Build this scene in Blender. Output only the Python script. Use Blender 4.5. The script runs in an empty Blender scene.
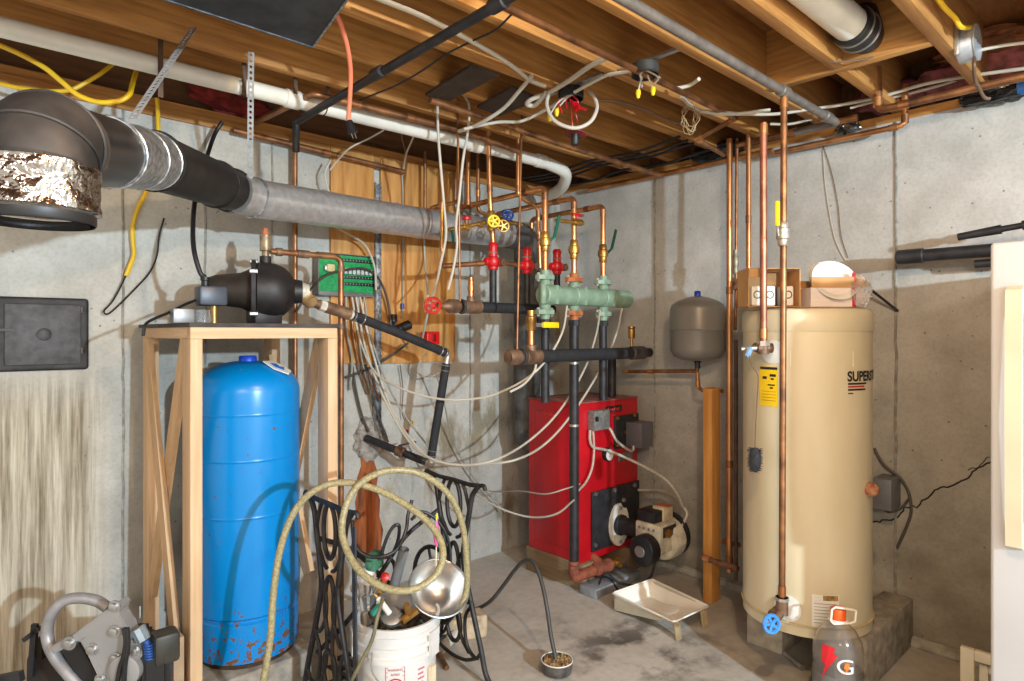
import bpy, bmesh, math, random
from mathutils import Vector, Matrix
random.seed(7)
SC = bpy.context.scene
COL = SC.collection
# ------------------------------------------------------------------ camera calibration
F_PX = 635.0; CX = 512.0; HY = 333.0
YAW = math.radians(47.3)
CAM = Vector((-3.169, -2.953, 1.36))
FW = Vector((math.cos(YAW), math.sin(YAW), 0)); RT = Vector((math.sin(YAW), -math.cos(YAW), 0)); UP = Vector((0, 0, 1))
def ray(px, py): return FW + RT*((px-CX)/F_PX) + UP*((HY-py)/F_PX)
def Dp(px, py, d): return CAM + ray(px, py)*d
def Yp(px, py, y):
    r = ray(px, py); return CAM + r*((y-CAM.y)/r.y)
def Xp(px, py, x):
    r = ray(px, py); return CAM + r*((x-CAM.x)/r.x)
def Zp(px, py, z):
    r = ray(px, py); return CAM + r*((z-CAM.z)/r.z)
cd = bpy.data.cameras.new('camera'); cam = bpy.data.objects.new('camera', cd); COL.objects.link(cam)
cam.location = CAM; cam.rotation_euler = (math.pi/2, 0, YAW-math.pi/2)
cd.sensor_width = 36.0; cd.lens = F_PX/1024*36; cd.shift_y = (HY-340.5)/1024; cd.clip_start = 0.05
SC.camera = cam
# ------------------------------------------------------------------ materials
def lin(c):
    return tuple(((v/255)/12.92 if v/255 <= .04045 else ((v/255+.055)/1.055)**2.4) for v in c)
def N(nt, t, **k):
    n = nt.nodes.new(t)
    for a, b in k.items(): setattr(n, a, b)
    return n
def base_mat(name, rough=.5, metal=0.0, spec=.5):
    m = bpy.data.materials.new(name); m.use_nodes = True
    b = m.node_tree.nodes['Principled BSDF']
    b.inputs['Roughness'].default_value = rough; b.inputs['Metallic'].default_value = metal
    b.inputs['Specular IOR Level'].default_value = spec
    return m, m.node_tree, b
def ramp(nt, fac, stops):
    r = N(nt, 'ShaderNodeValToRGB'); e = r.color_ramp.elements
    while len(e) < len(stops): e.new(.5)
    for i, (p, c) in enumerate(stops):
        e[i].position = p; e[i].color = (*c, 1) if len(c) == 3 else c
    nt.links.new(fac, r.inputs[0]); return r.outputs[0]
def noise(nt, scale, detail=4, rough=.55, sc=(1, 1, 1), off=(0, 0, 0)):
    tc = N(nt, 'ShaderNodeTexCoord'); mp = N(nt, 'ShaderNodeMapping')
    mp.inputs['Scale'].default_value = sc; mp.inputs['Location'].default_value = off
    nz = N(nt, 'ShaderNodeTexNoise'); nz.inputs['Scale'].default_value = scale; nz.inputs['Detail'].default_value = detail; nz.inputs['Roughness'].default_value = rough
    nt.links.new(tc.outputs['Object'], mp.inputs[0]); nt.links.new(mp.outputs[0], nz.inputs['Vector'])
    return nz.outputs['Fac']
def mixc(nt, fac, a, b, mode='MIX'):
    m = N(nt, 'ShaderNodeMix', data_type='RGBA', blend_type=mode)
    for sock, v in ((m.inputs[0], fac), (m.inputs[6], a), (m.inputs[7], b)):
        if hasattr(v, 'links'): nt.links.new(v, sock)
        else: sock.default_value = v if isinstance(v, (int, float)) else (*v, 1)
    return m.outputs[2]
def bump(nt, b, h, s=.3, dist=.01):
    n = N(nt, 'ShaderNodeBump'); n.inputs['Strength'].default_value = s; n.inputs['Distance'].default_value = dist
    nt.links.new(h, n.inputs['Height']); nt.links.new(n.outputs[0], b.inputs['Normal'])
MATS = {}
def mat(name, col, rough=.5, metal=0.0, var=.12, scale=14, bmp=0.0, sc=(1, 1, 1), col2=None, lo=.35, hi=.65, spec=.5):
    """plain mottled surface; col/col2 are sRGB 0-255"""
    if name in MATS: return MATS[name]
    m, nt, b = base_mat(name, rough, metal, spec)
    c = lin(col)
    d = lin(col2) if col2 else tuple(v*(1-var*1.6) for v in c)
    e = c if col2 else tuple(min(1, v*(1+var)) for v in c)
    nz = noise(nt, scale, sc=sc)
    nt.links.new(ramp(nt, nz, [(lo, d), (hi, e)]), b.inputs['Base Color'])
    if bmp: bump(nt, b, nz, bmp)
    MATS[name] = m; return m
# ------------------------------------------------------------------ mesh helpers
def new(): return bmesh.new()
def merge(bm, other):
    me = bpy.data.meshes.new('tmp'); other.to_mesh(me); bm.from_mesh(me); bpy.data.meshes.remove(me); other.free()
def box(bm, lo, hi, bev=0.0, rot=None, seg=2):
    lo = Vector(lo); hi = Vector(hi); c = (lo+hi)/2; s = hi-lo
    t = bmesh.new(); bmesh.ops.create_cube(t, size=1)
    bmesh.ops.scale(t, vec=s, verts=t.verts)
    if bev: bmesh.ops.bevel(t, geom=list(t.edges), offset=bev, segments=seg, profile=.5, affect='EDGES')
    if rot is not None: bmesh.ops.rotate(t, cent=(0, 0, 0), matrix=rot.to_3x3(), verts=t.verts)
    bmesh.ops.translate(t, vec=c, verts=t.verts)
    merge(bm, t); return bm
def rz(deg): return Matrix.Rotation(math.radians(deg), 3, 'Z')
def frame_of(a, up=Vector((0, 0, 1))):
    a = a.normalized()
    if abs(a.dot(up)) > .98: up = Vector((1, 0, 0))
    u = a.cross(up).normalized(); return u, u.cross(a).normalized()   # right, up'
def bar(bm, p0, p1, w, h, up=Vector((0, 0, 1)), bev=0.0):
    """rectangular bar: w sideways, h along 'up'"""
    p0 = Vector(p0); p1 = Vector(p1); a = p1-p0; u, v = frame_of(a, Vector(up))
    t = bmesh.new(); bmesh.ops.create_cube(t, size=1)
    bmesh.ops.scale(t, vec=(w, a.length, h), verts=t.verts)
    if bev: bmesh.ops.bevel(t, geom=list(t.edges), offset=bev, segments=1, affect='EDGES')
    M = Matrix((u, a.normalized(), v)).transposed().to_4x4(); M.translation = (p0+p1)/2
    bmesh.ops.transform(t, matrix=M, verts=t.verts); merge(bm, t); return bm
def ring_verts(bm, c, u, v, r, seg):
    return [bm.verts.new(c+u*(r*math.cos(2*math.pi*i/seg))+v*(r*math.sin(2*math.pi*i/seg))) for i in range(seg)]
def bridge(bm, a, b):
    n = len(a)
    for i in range(n): bm.faces.new((a[i], a[(i+1) % n], b[(i+1) % n], b[i]))
def lathe(bm, prof, o, axis=(0, 0, 1), seg=24, caps=(True, True)):
    """prof: list of (radius, distance along axis)"""
    o = Vector(o); a = Vector(axis).normalized(); u, v = frame_of(a); prev = None
    rings = []
    for r, h in prof:
        rings.append(ring_verts(bm, o+a*h, v, u, max(r, 1e-4), seg))
    for p, q in zip(rings, rings[1:]): bridge(bm, p, q)
    if caps[0]: bm.faces.new(rings[0][::-1])
    if caps[1]: bm.faces.new(rings[-1])
    return bm
def cyl(bm, p0, p1, r, r2=None, seg=20, bev=0.0):
    p0 = Vector(p0); p1 = Vector(p1); L = (p1-p0).length; r2 = r if r2 is None else r2
    if bev: pr = [(r-bev, 0), (r, bev), (r2, L-bev), (r2-bev, L)]
    else: pr = [(r, 0), (r2, L)]
    return lathe(bm, pr, p0, p1-p0, seg)
def sweep(bm, pts, r, seg=10, caps=True, radii=None):
    pts = [Vector(p) for p in pts]; n = len(pts)
    tan = []
    for i in range(n):
        t = pts[min(i+1, n-1)]-pts[max(i-1, 0)]
        tan.append(t.normalized() if t.length > 1e-9 else Vector((0, 0, 1)))
    u, v = frame_of(tan[0]); rings = []
    for i in range(n):
        u = (u-tan[i]*u.dot(tan[i])).normalized(); v = u.cross(tan[i])
        rings.append(ring_verts(bm, pts[i], u, v, radii[i] if radii else r, seg))
    for p, q in zip(rings, rings[1:]):
        nn = len(p)
        for i in range(nn): bm.faces.new((p[i], q[i], q[(i+1) % nn], p[(i+1) % nn]))
    if caps: bm.faces.new(rings[0]); bm.faces.new(rings[-1][::-1])
    bmesh.ops.recalc_face_normals(bm, faces=bm.faces)
    return bm
def spline(pts, n=8, closed=False):
    P = [Vector(p) for p in pts]; out = []
    m = len(P)
    for i in range(m if closed else m-1):
        if closed: a, b, c, d = P[(i-1) % m], P[i], P[(i+1) % m], P[(i+2) % m]
        else:
            b, c = P[i], P[i+1]; a = P[i-1] if i else b*2-c; d = P[i+2] if i+2 < m else c*2-b
        for k in range(n):
            t = k/n; t2 = t*t; t3 = t2*t
            out.append(.5*((2*b)+(c-a)*t+(2*a-5*b+4*c-d)*t2+(3*b-a-3*c+d)*t3))
    out.append(P[0] if closed else P[-1]); return out
def wire(bm, pts, r, seg=6, n=8): return sweep(bm, spline(pts, n), r, seg)
def fillet(pts, rad, n=6):
    P = [Vector(p) for p in pts]; out = [P[0]]
    for i in range(1, len(P)-1):
        a, b, c = P[i-1], P[i], P[i+1]; d0 = (a-b); d1 = (c-b)
        k = min(rad, d0.length*.45, d1.length*.45); s = b+d0.normalized()*k; e = b+d1.normalized()*k
        for j in range(n+1):
            t = j/n; out.append(s*(1-t)**2+b*2*t*(1-t)+e*t*t)
    out.append(P[-1]); return out
def pipe(bm, pts, r, rad=None, seg=14): return sweep(bm, fillet(pts, rad or r*2.2), r, seg)
def prism(bm, outline, o, u, v, depth):
    """outline in (u,v) plane at o, extruded along u x v by depth"""
    o = Vector(o); u = Vector(u); v = Vector(v); w = u.cross(v).normalized()*depth
    a = [bm.verts.new(o+u*x+v*y) for x, y in outline]; b = [bm.verts.new(o+u*x+v*y+w) for x, y in outline]
    bm.faces.new(a[::-1]); bm.faces.new(b); n = len(a)
    for i in range(n): bm.faces.new((a[i], a[(i+1) % n], b[(i+1) % n], b[i]))
    return bm
def ball(bm, c, r, seg=16, sc=(1, 1, 1)):
    t = bmesh.new(); bmesh.ops.create_uvsphere(t, u_segments=seg, v_segments=max(6, seg//2), radius=r)
    bmesh.ops.scale(t, vec=sc, verts=t.verts); bmesh.ops.translate(t, vec=Vector(c), verts=t.verts); merge(bm, t); return bm
def ring(bm, c, axis, R, r, seg=24, s2=8):
    u, v = frame_of(Vector(axis)); c = Vector(c)
    pts = [c+u*(R*math.cos(2*math.pi*i/seg))+v*(R*math.sin(2*math.pi*i/seg)) for i in range(seg+1)]
    return sweep(bm, pts, r, s2, caps=False)
def hexnut(bm, c, axis, r, h):
    c = Vector(c); a = Vector(axis).normalized(); return lathe(bm, [(r, -h/2), (r, h/2)], c, a, 6)
# ------------------------------------------------------------------ objects
def wloc(o):
    p = Vector((0, 0, 0))
    while o: p += o.location; o = o.parent
    return p
def obj(name, bm, m, parent=None, label=None, smooth=40, origin=None):
    bmesh.ops.remove_doubles(bm, verts=bm.verts, dist=1e-6)
    if origin is None: origin = wloc(parent) if parent else Vector((0, 0, 0))
    bmesh.ops.translate(bm, vec=-origin, verts=bm.verts)
    me = bpy.data.meshes.new(name); bm.to_mesh(me); bm.free()
    me.materials.append(m)
    if smooth:
        me.polygons.foreach_set('use_smooth', [True]*len(me.polygons)); me.set_sharp_from_angle(angle=math.radians(smooth))
    o = bpy.data.objects.new(name, me); COL.objects.link(o)
    if parent: o.parent = parent
    else: o.location = origin
    if label: o['label'] = label
    return o
def tag(o, label, cat, group=None):
    o['label'] = label; o['category'] = cat
    if group: o['group'] = group
    return o
def thing(name, label, cat, loc, group=None):
    o = bpy.data.objects.new(name, None); COL.objects.link(o); o.location = Vector(loc); o.empty_display_size = .05
    return tag(o, label, cat, group)
def single(name, bm, m, label, cat, group=None, smooth=40):
    """one-mesh thing, origin at the centre of its base"""
    xs = [v.co for v in bm.verts]
    lo = Vector([min(v[i] for v in xs) for i in range(3)]); hi = Vector([max(v[i] for v in xs) for i in range(3)])
    return tag(obj(name, bm, m, None, None, smooth, Vector(((lo.x+hi.x)/2, (lo.y+hi.y)/2, lo.z))), label, cat, group)
def struct(name, bm, m, parent=None, smooth=0):
    o = obj(name, bm, m, parent, None, smooth)
    if not parent: o['kind'] = 'structure'
    return o
def text_mesh(s, size, o, u, v, ext=.0006, align='CENTER', bold=0.0):
    """lettering as a bmesh in the plane (u,v) at o"""
    cu = bpy.data.curves.new('lettering', 'FONT'); cu.body = s; cu.size = size; cu.extrude = ext; cu.offset = bold; cu.align_x = align; cu.align_y = 'CENTER'
    ob = bpy.data.objects.new('lettering', cu); COL.objects.link(ob)
    dg = bpy.context.evaluated_depsgraph_get(); me = bpy.data.meshes.new_from_object(ob.evaluated_get(dg))
    bm = bmesh.new(); bm.from_mesh(me); bpy.data.objects.remove(ob); bpy.data.curves.remove(cu); bpy.data.meshes.remove(me)
    u = Vector(u).normalized(); v = Vector(v).normalized(); M = Matrix((u, v, u.cross(v))).transposed().to_4x4(); M.translation = Vector(o)
    bmesh.ops.transform(bm, matrix=M, verts=bm.verts); return bm
# ------------------------------------------------------------------ palette
copper = mat('copper', (226, 164, 108), .32, .8, .18, 9, sc=(1, 1, .4), col2=(172, 112, 70))
copper_old = mat('aged_copper', (176, 122, 80), .42, .65, .2, 12, col2=(112, 76, 52))
brass = mat('brass', (214, 168, 88), .35, .8, .15, 12, col2=(150, 108, 60))
bronze = mat('weathered_bronze', (150, 118, 92), .55, .5, .2, 18, col2=(100, 76, 60))
solder = mat('solder', (190, 182, 170), .4, .7, .12, 30)
strap_steel = mat('strap_steel', (176, 178, 180), .5, .3, .12, 40)
galv = mat('galvanised_steel', (186, 188, 190), .36, .75, .18, 60, col2=(128, 131, 134), lo=.4, hi=.6)
steel = mat('steel', (180, 180, 180), .35, .85, .1, 20)
black_pipe = mat('black_iron', (48, 47, 50), .5, .25, .25, 20)
black_foam = mat('black_foam_insulation', (38, 38, 41), .8, 0, .2, 30, bmp=.1)
black_plastic = mat('black_plastic', (28, 28, 30), .45, 0, .15, 20)
white_plastic = mat('white_plastic', (226, 224, 216), .4, 0, .05, 8)
white_cable = mat('white_cable_jacket', (192, 184, 168), .5, 0, .06, 8)
grey_cable = mat('grey_cable_jacket', (156, 150, 138), .5, 0, .08, 8)
brown_cable = mat('brown_cable_jacket', (110, 84, 64), .55, 0, .1, 8)
yellow_cable = mat('yellow_cable_jacket', (226, 184, 32), .45, 0, .06, 8)
red_paint = mat('red_enamel', (196, 22, 30), .35, 0, .12, 10)
green_paint = mat('green_enamel', (134, 160, 136), .45, 0, .1, 16)
yellow_plastic = mat('yellow_plastic', (240, 208, 20), .4, 0, .05, 8)
blue_plastic = mat('blue_plastic', (40, 110, 200), .4, 0, .05, 8)
def wood(name, a, b, sc=(1, 14, 14), scale=3.2, rough=.65):
    if name in MATS: return MATS[name]
    m, nt, bs = base_mat(name, rough)
    nz = noise(nt, scale, 5, .6, sc); big = noise(nt, 1.4, 2)
    c = ramp(nt, nz, [(.3, lin(a)), (.7, lin(b))])
    tint = ramp(nt, big, [(.3, (.8, .76, .72)), (.7, (1, 1, 1))])
    nt.links.new(mixc(nt, 1.0, c, tint, 'MULTIPLY'), bs.inputs['Base Color']); bump(nt, bs, nz, .12)
    MATS[name] = m; return m
wood_x = wood('pine_along_x', (150, 98, 44), (204, 148, 78), (1, 16, 16))
wood_y = wood('pine_along_y', (158, 106, 50), (208, 154, 84), (16, 1, 16))
wood_z = wood('pine_upright', (206, 170, 130), (230, 198, 160), (16, 16, 1))
wood_sub = wood('subfloor_sheathing', (124, 80, 40), (158, 108, 58), (3, 12, 12))
wood_dark = wood('dark_timber', (92, 62, 38), (132, 92, 56), (1, 14, 14))
# ================================================================== SETTING
XL, YF = -6.5, -7.0       # how far floor, ceiling and walls run behind the camera
WALL_T = 2.30
def concrete(name, base, dark, streak=False):
    m, nt, b = base_mat(name, .85, 0, .25)
    big = noise(nt, 1.3, 5, .6); mid = noise(nt, 6, 6, .65); fine = noise(nt, 70, 3, .6)
    c = ramp(nt, big, [(.3, lin(dark)), (.62, lin(base))])
    c = mixc(nt, .45, c, ramp(nt, mid, [(.3, (.55, .53, .5)), (.6, (1, 1, 1))]), 'MULTIPLY')
    c = mixc(nt, .25, c, ramp(nt, fine, [(.35, (.6, .58, .55)), (.55, (1, 1, 1))]), 'MULTIPLY')
    # bug holes
    tc = N(nt, 'ShaderNodeTexCoord'); vo = N(nt, 'ShaderNodeTexVoronoi'); vo.inputs['Scale'].default_value = 16
    nt.links.new(tc.outputs['Object'], vo.inputs['Vector'])
    holes = ramp(nt, vo.outputs['Distance'], [(.05, (.32, .3, .28)), (.085, (1, 1, 1))])
    c = mixc(nt, .8, c, holes, 'MULTIPLY')
    sx = N(nt, 'ShaderNodeSeparateXYZ'); nt.links.new(tc.outputs['Object'], sx.inputs[0])
    if streak:
        st = noise(nt, 11.0, 5, .6, (2.6, 1, .08)); st2 = noise(nt, 16, 6, .7, (2.4, 1, .10), (3, 0, 0))
        sc_ = ramp(nt, st2, [(.38, lin((150, 136, 114))), (.58, (1, 1, 1))])
        sc2 = ramp(nt, st, [(.36, lin((164, 154, 132))), (.62, lin((206, 200, 182)))])
        run = mixc(nt, 1.0, sc2, sc_, 'MULTIPLY')
        # the run-off lies below the clean-out door
        zr = N(nt, 'ShaderNodeMapRange'); zr.inputs[1].default_value = 1.28; zr.inputs[2].default_value = 1.02; zr.interpolation_type = 'SMOOTHSTEP'
        nt.links.new(sx.outputs[2], zr.inputs[0])
        xr = N(nt, 'ShaderNodeMapRange'); xr.inputs[1].default_value = -2.62; xr.inputs[2].default_value = -2.74; xr.interpolation_type = 'SMOOTHSTEP'
        nt.links.new(sx.outputs[0], xr.inputs[0])
        mm = N(nt, 'ShaderNodeMath', operation='MULTIPLY'); nt.links.new(zr.outputs[0], mm.inputs[0]); nt.links.new(xr.outputs[0], mm.inputs[1])
        m2 = N(nt, 'ShaderNodeMath', operation='MULTIPLY'); nt.links.new(mm.outputs[0], m2.inputs[0]); m2.inputs[1].default_value = .85
        c = mixc(nt, m2.outputs[0], c, run)
        # damp patches by the manifold
        dn = noise(nt, 3.2, 5, .6, (1.4, 1, .55), (1.7, 0, .4))
        damp = ramp(nt, dn, [(.54, (1, 1, 1)), (.62, lin((206, 194, 172)))])
        xr2 = N(nt, 'ShaderNodeMapRange'); xr2.inputs[1].default_value = -1.5; xr2.inputs[2].default_value = -1.2; nt.links.new(sx.outputs[0], xr2.inputs[0])
        c = mixc(nt, xr2.outputs[0], c, mixc(nt, 1.0, c, damp, 'MULTIPLY'))
    else:
        # darker, damper pour low on this wall
        zr = N(nt, 'ShaderNodeMapRange'); zr.inputs[1].default_value = 1.75; zr.inputs[2].default_value = .2
        nt.links.new(sx.outputs[2], zr.inputs[0])
        low = noise(nt, 2.4, 6, .65, (1, 1, 1.6)); lowc = ramp(nt, low, [(.35, lin((176, 168, 152))), (.65, lin((228, 222, 208)))])
        f = N(nt, 'ShaderNodeMath', operation='MULTIPLY'); nt.links.new(zr.outputs[0], f.inputs[0]); f.inputs[1].default_value = .85
        c = mixc(nt, f.outputs[0], c, mixc(nt, 1.0, c, lowc, 'MULTIPLY'))
    nt.links.new(c, b.inputs['Base Color']); bump(nt, b, mid, .25)
    return m
conc_l = concrete('poured_concrete_streaked', (202, 200, 192), (160, 157, 148), True)
conc_r = concrete('poured_concrete', (204, 201, 194), (178, 174, 166), False)
def floor_mat():
    m, nt, b = base_mat('floor_concrete', .75, 0, .3)
    big = noise(nt, 1.1, 6, .65); fine = noise(nt, 24, 4, .6)
    c = ramp(nt, big, [(.3, lin((168, 160, 148))), (.62, lin((204, 198, 188)))])
    c = mixc(nt, .35, c, ramp(nt, fine, [(.3, (.6, .58, .55)), (.6, (1, 1, 1))]), 'MULTIPLY')
    # grey scuffs and soot around the paint tray
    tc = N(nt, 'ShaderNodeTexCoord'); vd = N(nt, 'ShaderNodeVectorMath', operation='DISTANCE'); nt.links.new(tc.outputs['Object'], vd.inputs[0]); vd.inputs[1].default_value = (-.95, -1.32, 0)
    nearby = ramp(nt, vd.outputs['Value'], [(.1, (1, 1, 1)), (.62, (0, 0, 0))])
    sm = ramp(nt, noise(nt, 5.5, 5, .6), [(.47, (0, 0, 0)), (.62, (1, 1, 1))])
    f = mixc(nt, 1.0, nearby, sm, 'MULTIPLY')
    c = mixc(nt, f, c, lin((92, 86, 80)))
    v2 = N(nt, 'ShaderNodeVectorMath', operation='DISTANCE'); nt.links.new(tc.outputs['Object'], v2.inputs[0]); v2.inputs[1].default_value = (-.83, -1.93, 0)
    wet = ramp(nt, v2.outputs['Value'], [(.03, (1, 1, 1)), (.10, (0, 0, 0))])
    c = mixc(nt, mixc(nt, 1.0, wet, ramp(nt, noise(nt, 14, 4, .6), [(.4, (0, 0, 0)), (.55, (.8, .8, .8))]), 'MULTIPLY'), c, lin((70, 58, 44)))
    nt.links.new(c, b.inputs['Base Color']); bump(nt, b, fine, .15)
    return m
bm = new(); box(bm, (XL, YF, -.1), (.25, .25, 0)); struct('floor', bm, floor_mat())
bm = new(); box(bm, (XL, 0, -.1), (.25, .25, 2.262)); wall_l = struct('wall_left', bm, conc_l)
bm = new(); box(bm, (0, YF, -.1), (.25, 0, WALL_T)); wall_r = struct('wall_right', bm, conc_r)
bm = new(); box(bm, (XL, YF, 2.575), (.25, .25, 2.60)); struct('ceiling', bm, wood_sub)
# sill plates and rim boards on top of the concrete
bm = new(); box(bm, (XL, -.012, 2.2625), (.14, .14, WALL_T)); box(bm, (XL, .0, WALL_T+.001), (.14, .14, WALL_T+.038)); struct('trim_1', bm, wood_x)
bm = new(); box(bm, (.0, YF, WALL_T), (.14, -.0005, WALL_T+.038)); struct('trim_2', bm, wood_y)
bm = new(); box(bm, (XL, .12, WALL_T+.038), (.20, .16, 2.575)); struct('trim_3', bm, wood_dark)
bm = new(); box(bm, (.12, YF, WALL_T+.038), (.16, .12, 2.575)); struct('trim_4', bm, wood_dark)
# form seams and cracks of the pour
seam_m = mat('seam_cement', (150, 146, 136), .9, 0, .2, 30)
for x in (Yp(123, 300, 0).x, Yp(205, 240, 0).x, Yp(272, 200, 0).x, Yp(470, 300, 0).x):
    bm = new()
    zs = [2.262*i/40 for i in range(41)]
    sweep(bm, [Vector((x+random.uniform(-.002, .002), -.0015, z)) for z in zs], .005, 6); struct('seam', bm, seam_m, wall_l, 40)
for px in (655, 896):
    y = Xp(px, 300, 0).y; bm = new()
    sweep(bm, [Vector((-.0015, y+random.uniform(-.003, .003), WALL_T*i/40)) for i in range(41)], .006, 6); struct('seam', bm, seam_m, wall_r, 40)
crack_m = mat('crack', (44, 40, 36), .95, 0, .2, 30)
def crack(pts, r):
    bm = new(); P = [Xp(a, b, -.0008) for a, b in pts]; out = []
    for a, b in zip(P, P[1:]):
        for k in range(4): out.append(a.lerp(b, k/4)+Vector((0, random.uniform(-.004, .004), random.uniform(-.006, .006))))
    out.append(P[-1]); sweep(bm, out, r, 5); struct('crack', bm, crack_m, wall_r, 0)
crack([(1000, 455), (989, 462), (975, 470), (965, 480), (950, 487), (938, 489), (927, 497), (917, 507), (905, 508), (896, 518), (886, 521), (872, 522)], .0035)
crack([(989, 456), (980, 466), (968, 470)], .002)
# mortar strip along the foot of the right wall
bm = new()
sweep(bm, [Vector((-.012, -3.2+i*.1+random.uniform(-.01, .01), .012)) for i in range(31)], .03, 8)
struct('trim_5', bm, mat('foot_mortar', (168, 162, 150), .9, 0, .2, 20, bmp=.3), None, 40)
# ------------------------------------------------------------------ joists
JB = 2.34; JT = 2.575; JW = .04
edges = [-.30, -.60, -.885, -1.165, -1.43, -1.725, -2.02, -2.335, -2.63, -2.93, -3.23, -3.53, -3.83, -4.13]
ordn = ['nearest the left wall', 'second out from the left wall', 'third out from the left wall', 'fourth out, along the metal duct', 'fifth out, holding the first round ceiling box',
        'sixth out, with the second round ceiling box', 'cut short against the cross beam', 'carrying the grey metal box with a yellow cable', 'just past the grey metal box']
HX = -.64
for i, y in enumerate(edges):
    bm = new()
    if i == 6:
        box(bm, (XL, y-JW, JB), (HX-.042, y, JT), .002)
    else: box(bm, (XL, y-JW, JB), (.12, y, JT), .002)
    lab = 'rough pine floor joist overhead, ' + (ordn[i] if i < 9 else 'above and behind the viewer')
    single('floor_joist', bm, wood_x, lab, 'joist', 'pine floor joists' if i < 9 else 'joists behind the viewer')
bm = new(); box(bm, (HX-.04, edges[7]+.0005, JB), (HX, edges[5]-JW-.0005, JT), .002)
single('header_beam', bm, wood_y, 'short pine cross beam between two joists beside the white waste pipe', 'beam')
bm = new(); box(bm, (HX+.0005, edges[6]-JW, JB), (.12, edges[6], JT), .002)
single('stub_joist', bm, wood_x, 'short joist stub from the cross beam to the right wall', 'joist')
# ================================================================== LIGHT
def point(name, loc, power, col, r):
    l = bpy.data.lights.new(name, 'POINT'); l.energy = power; l.color = col; l.shadow_soft_size = r
    o = bpy.data.objects.new(name, l); COL.objects.link(o); o.location = loc; return o
point('ceiling_bulb', (-2.25, -2.7, 2.2), 68, (1.0, .72, .43), .04)
point('strobe', (-2.32, -6.0, 1.88), 1000, (.68, .86, 1.0), .05)
al = bpy.data.lights.new('fill_light', 'AREA'); al.shape = 'RECTANGLE'; al.size = 1.25; al.size_y = .3; al.energy = 62; al.color = (1.0, .92, .80)  # soft area fill added behind the camera to lift the shadows, no real fixture
ao = bpy.data.objects.new('fill_light', al); COL.objects.link(ao); ao.location = (-4.6, -4.3, 2.28); ao.rotation_euler = (math.radians(38), 0, math.radians(-45))
W = bpy.data.worlds.new('world'); SC.world = W; W.use_nodes = True
W.node_tree.nodes['Background'].inputs[0].default_value = (1.0, .91, .80, 1); W.node_tree.nodes['Background'].inputs[1].default_value = 1.25
vs = SC.view_settings; vs.view_transform = 'Standard'; vs.look = 'None'; vs.exposure = 0.0; vs.gamma = 1.0; vs.use_curve_mapping = False
# ================================================================== BIG THINGS
def rot_pts(): pass
# ---- flue pipe
FR = .076
Pa = Yp(256, 198.5, -.42); Pb = Yp(441, 226, -.26); dirp = (Pb-Pa).normalized()
zf = 0
flue = thing('flue_pipe', 'round metal flue pipe from the boiler, turned down at its foil-wrapped end', 'pipe', (Pa.x, Pa.y, 1.0))
flue_galv = mat('dull_galvanised_flue', (214, 214, 214), .3, .65, .1, 40, col2=(186, 186, 186), lo=.3, hi=.7)
flue_dark = mat('sooty_flue_steel', (46, 43, 42), .5, .3, .3, 14, col2=(27, 26, 27))
flue_new = mat('black_stove_pipe', (26, 27, 31), .32, .2, .1, 10)
A0 = Dp(222, 188, 2.36)               # bend where the run turns to the room
A1 = Dp(154, 161, 1.77); A2 = Dp(106, 152, 1.39); A3 = Dp(57, 145, 1.11); A4 = Dp(37, 141, 1.03)
El_end = Vector((A4.x, A4.y, 1.36))
# long run
run_end = Yp(520, 236, -.24)
pts = [A0+(Pa-A0)*.5, Pa, Pb, run_end]
bm = new(); sweep(bm, [Pa-(Pa-A0)*.55, Pa, Pb, run_end-dirp*.09], FR, 32, True); obj('long_run', bm, flue_galv, flue)
for px, py, yy in ((322, 208, -.36), (378, 217, -.31), (420, 223, -.28), (395, 219, -.3)):
    c = Yp(px, py, yy); bm = new(); ring(bm, c, dirp, FR+.001, .003, 32, 6); obj('seam_band', bm, flue_galv, flue)
# rear elbow and drop behind the boiler
bm = new(); drop_x = run_end.x+.06
sweep(bm, fillet([run_end-dirp*.12, Vector((drop_x, -.24, run_end.z-.005)), Vector((drop_x, -.235, .74)), Vector((drop_x, -.342, .74))], .14, 5), FR+.004, 28); obj('rear_drop', bm, mat('grey_flue_steel', (104, 101, 98), .6, .35, .25, 12, col2=(66, 64, 62)), flue)
# adjustable elbow
bm = new()
mid = A0+(Pa-A0)*.30
sweep(bm, spline([A1, A0+Vector((.0, -.02, 0)), mid], 5), FR+.004, 32); obj('adjustable_elbow', bm, flue_dark, flue)
for t in (.02, .5, .98):
    p = spline([A1, A0+Vector((.0, -.02, 0)), mid], 5); k = int(t*(len(p)-2)); bm = new()
    ring(bm, p[k], p[k+1]-p[k], FR+.006, .004, 32, 6); obj('elbow_rib', bm, flue_dark, flue)
bm = new(); sweep(bm, [A1, A2], FR+.001, 32); obj('galvanised_section', bm, galv, flue)
for t in (.08, .45, .97):
    bm = new(); ring(bm, A1.lerp(A2, t), A2-A1, FR+.002, .003, 32, 6); obj('seam_band', bm, galv, flue)
bm = new(); sweep(bm, [A2, A3+(A3-A2)*.15], FR-.001, 32); obj('black_section', bm, flue_new, flue)
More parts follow.
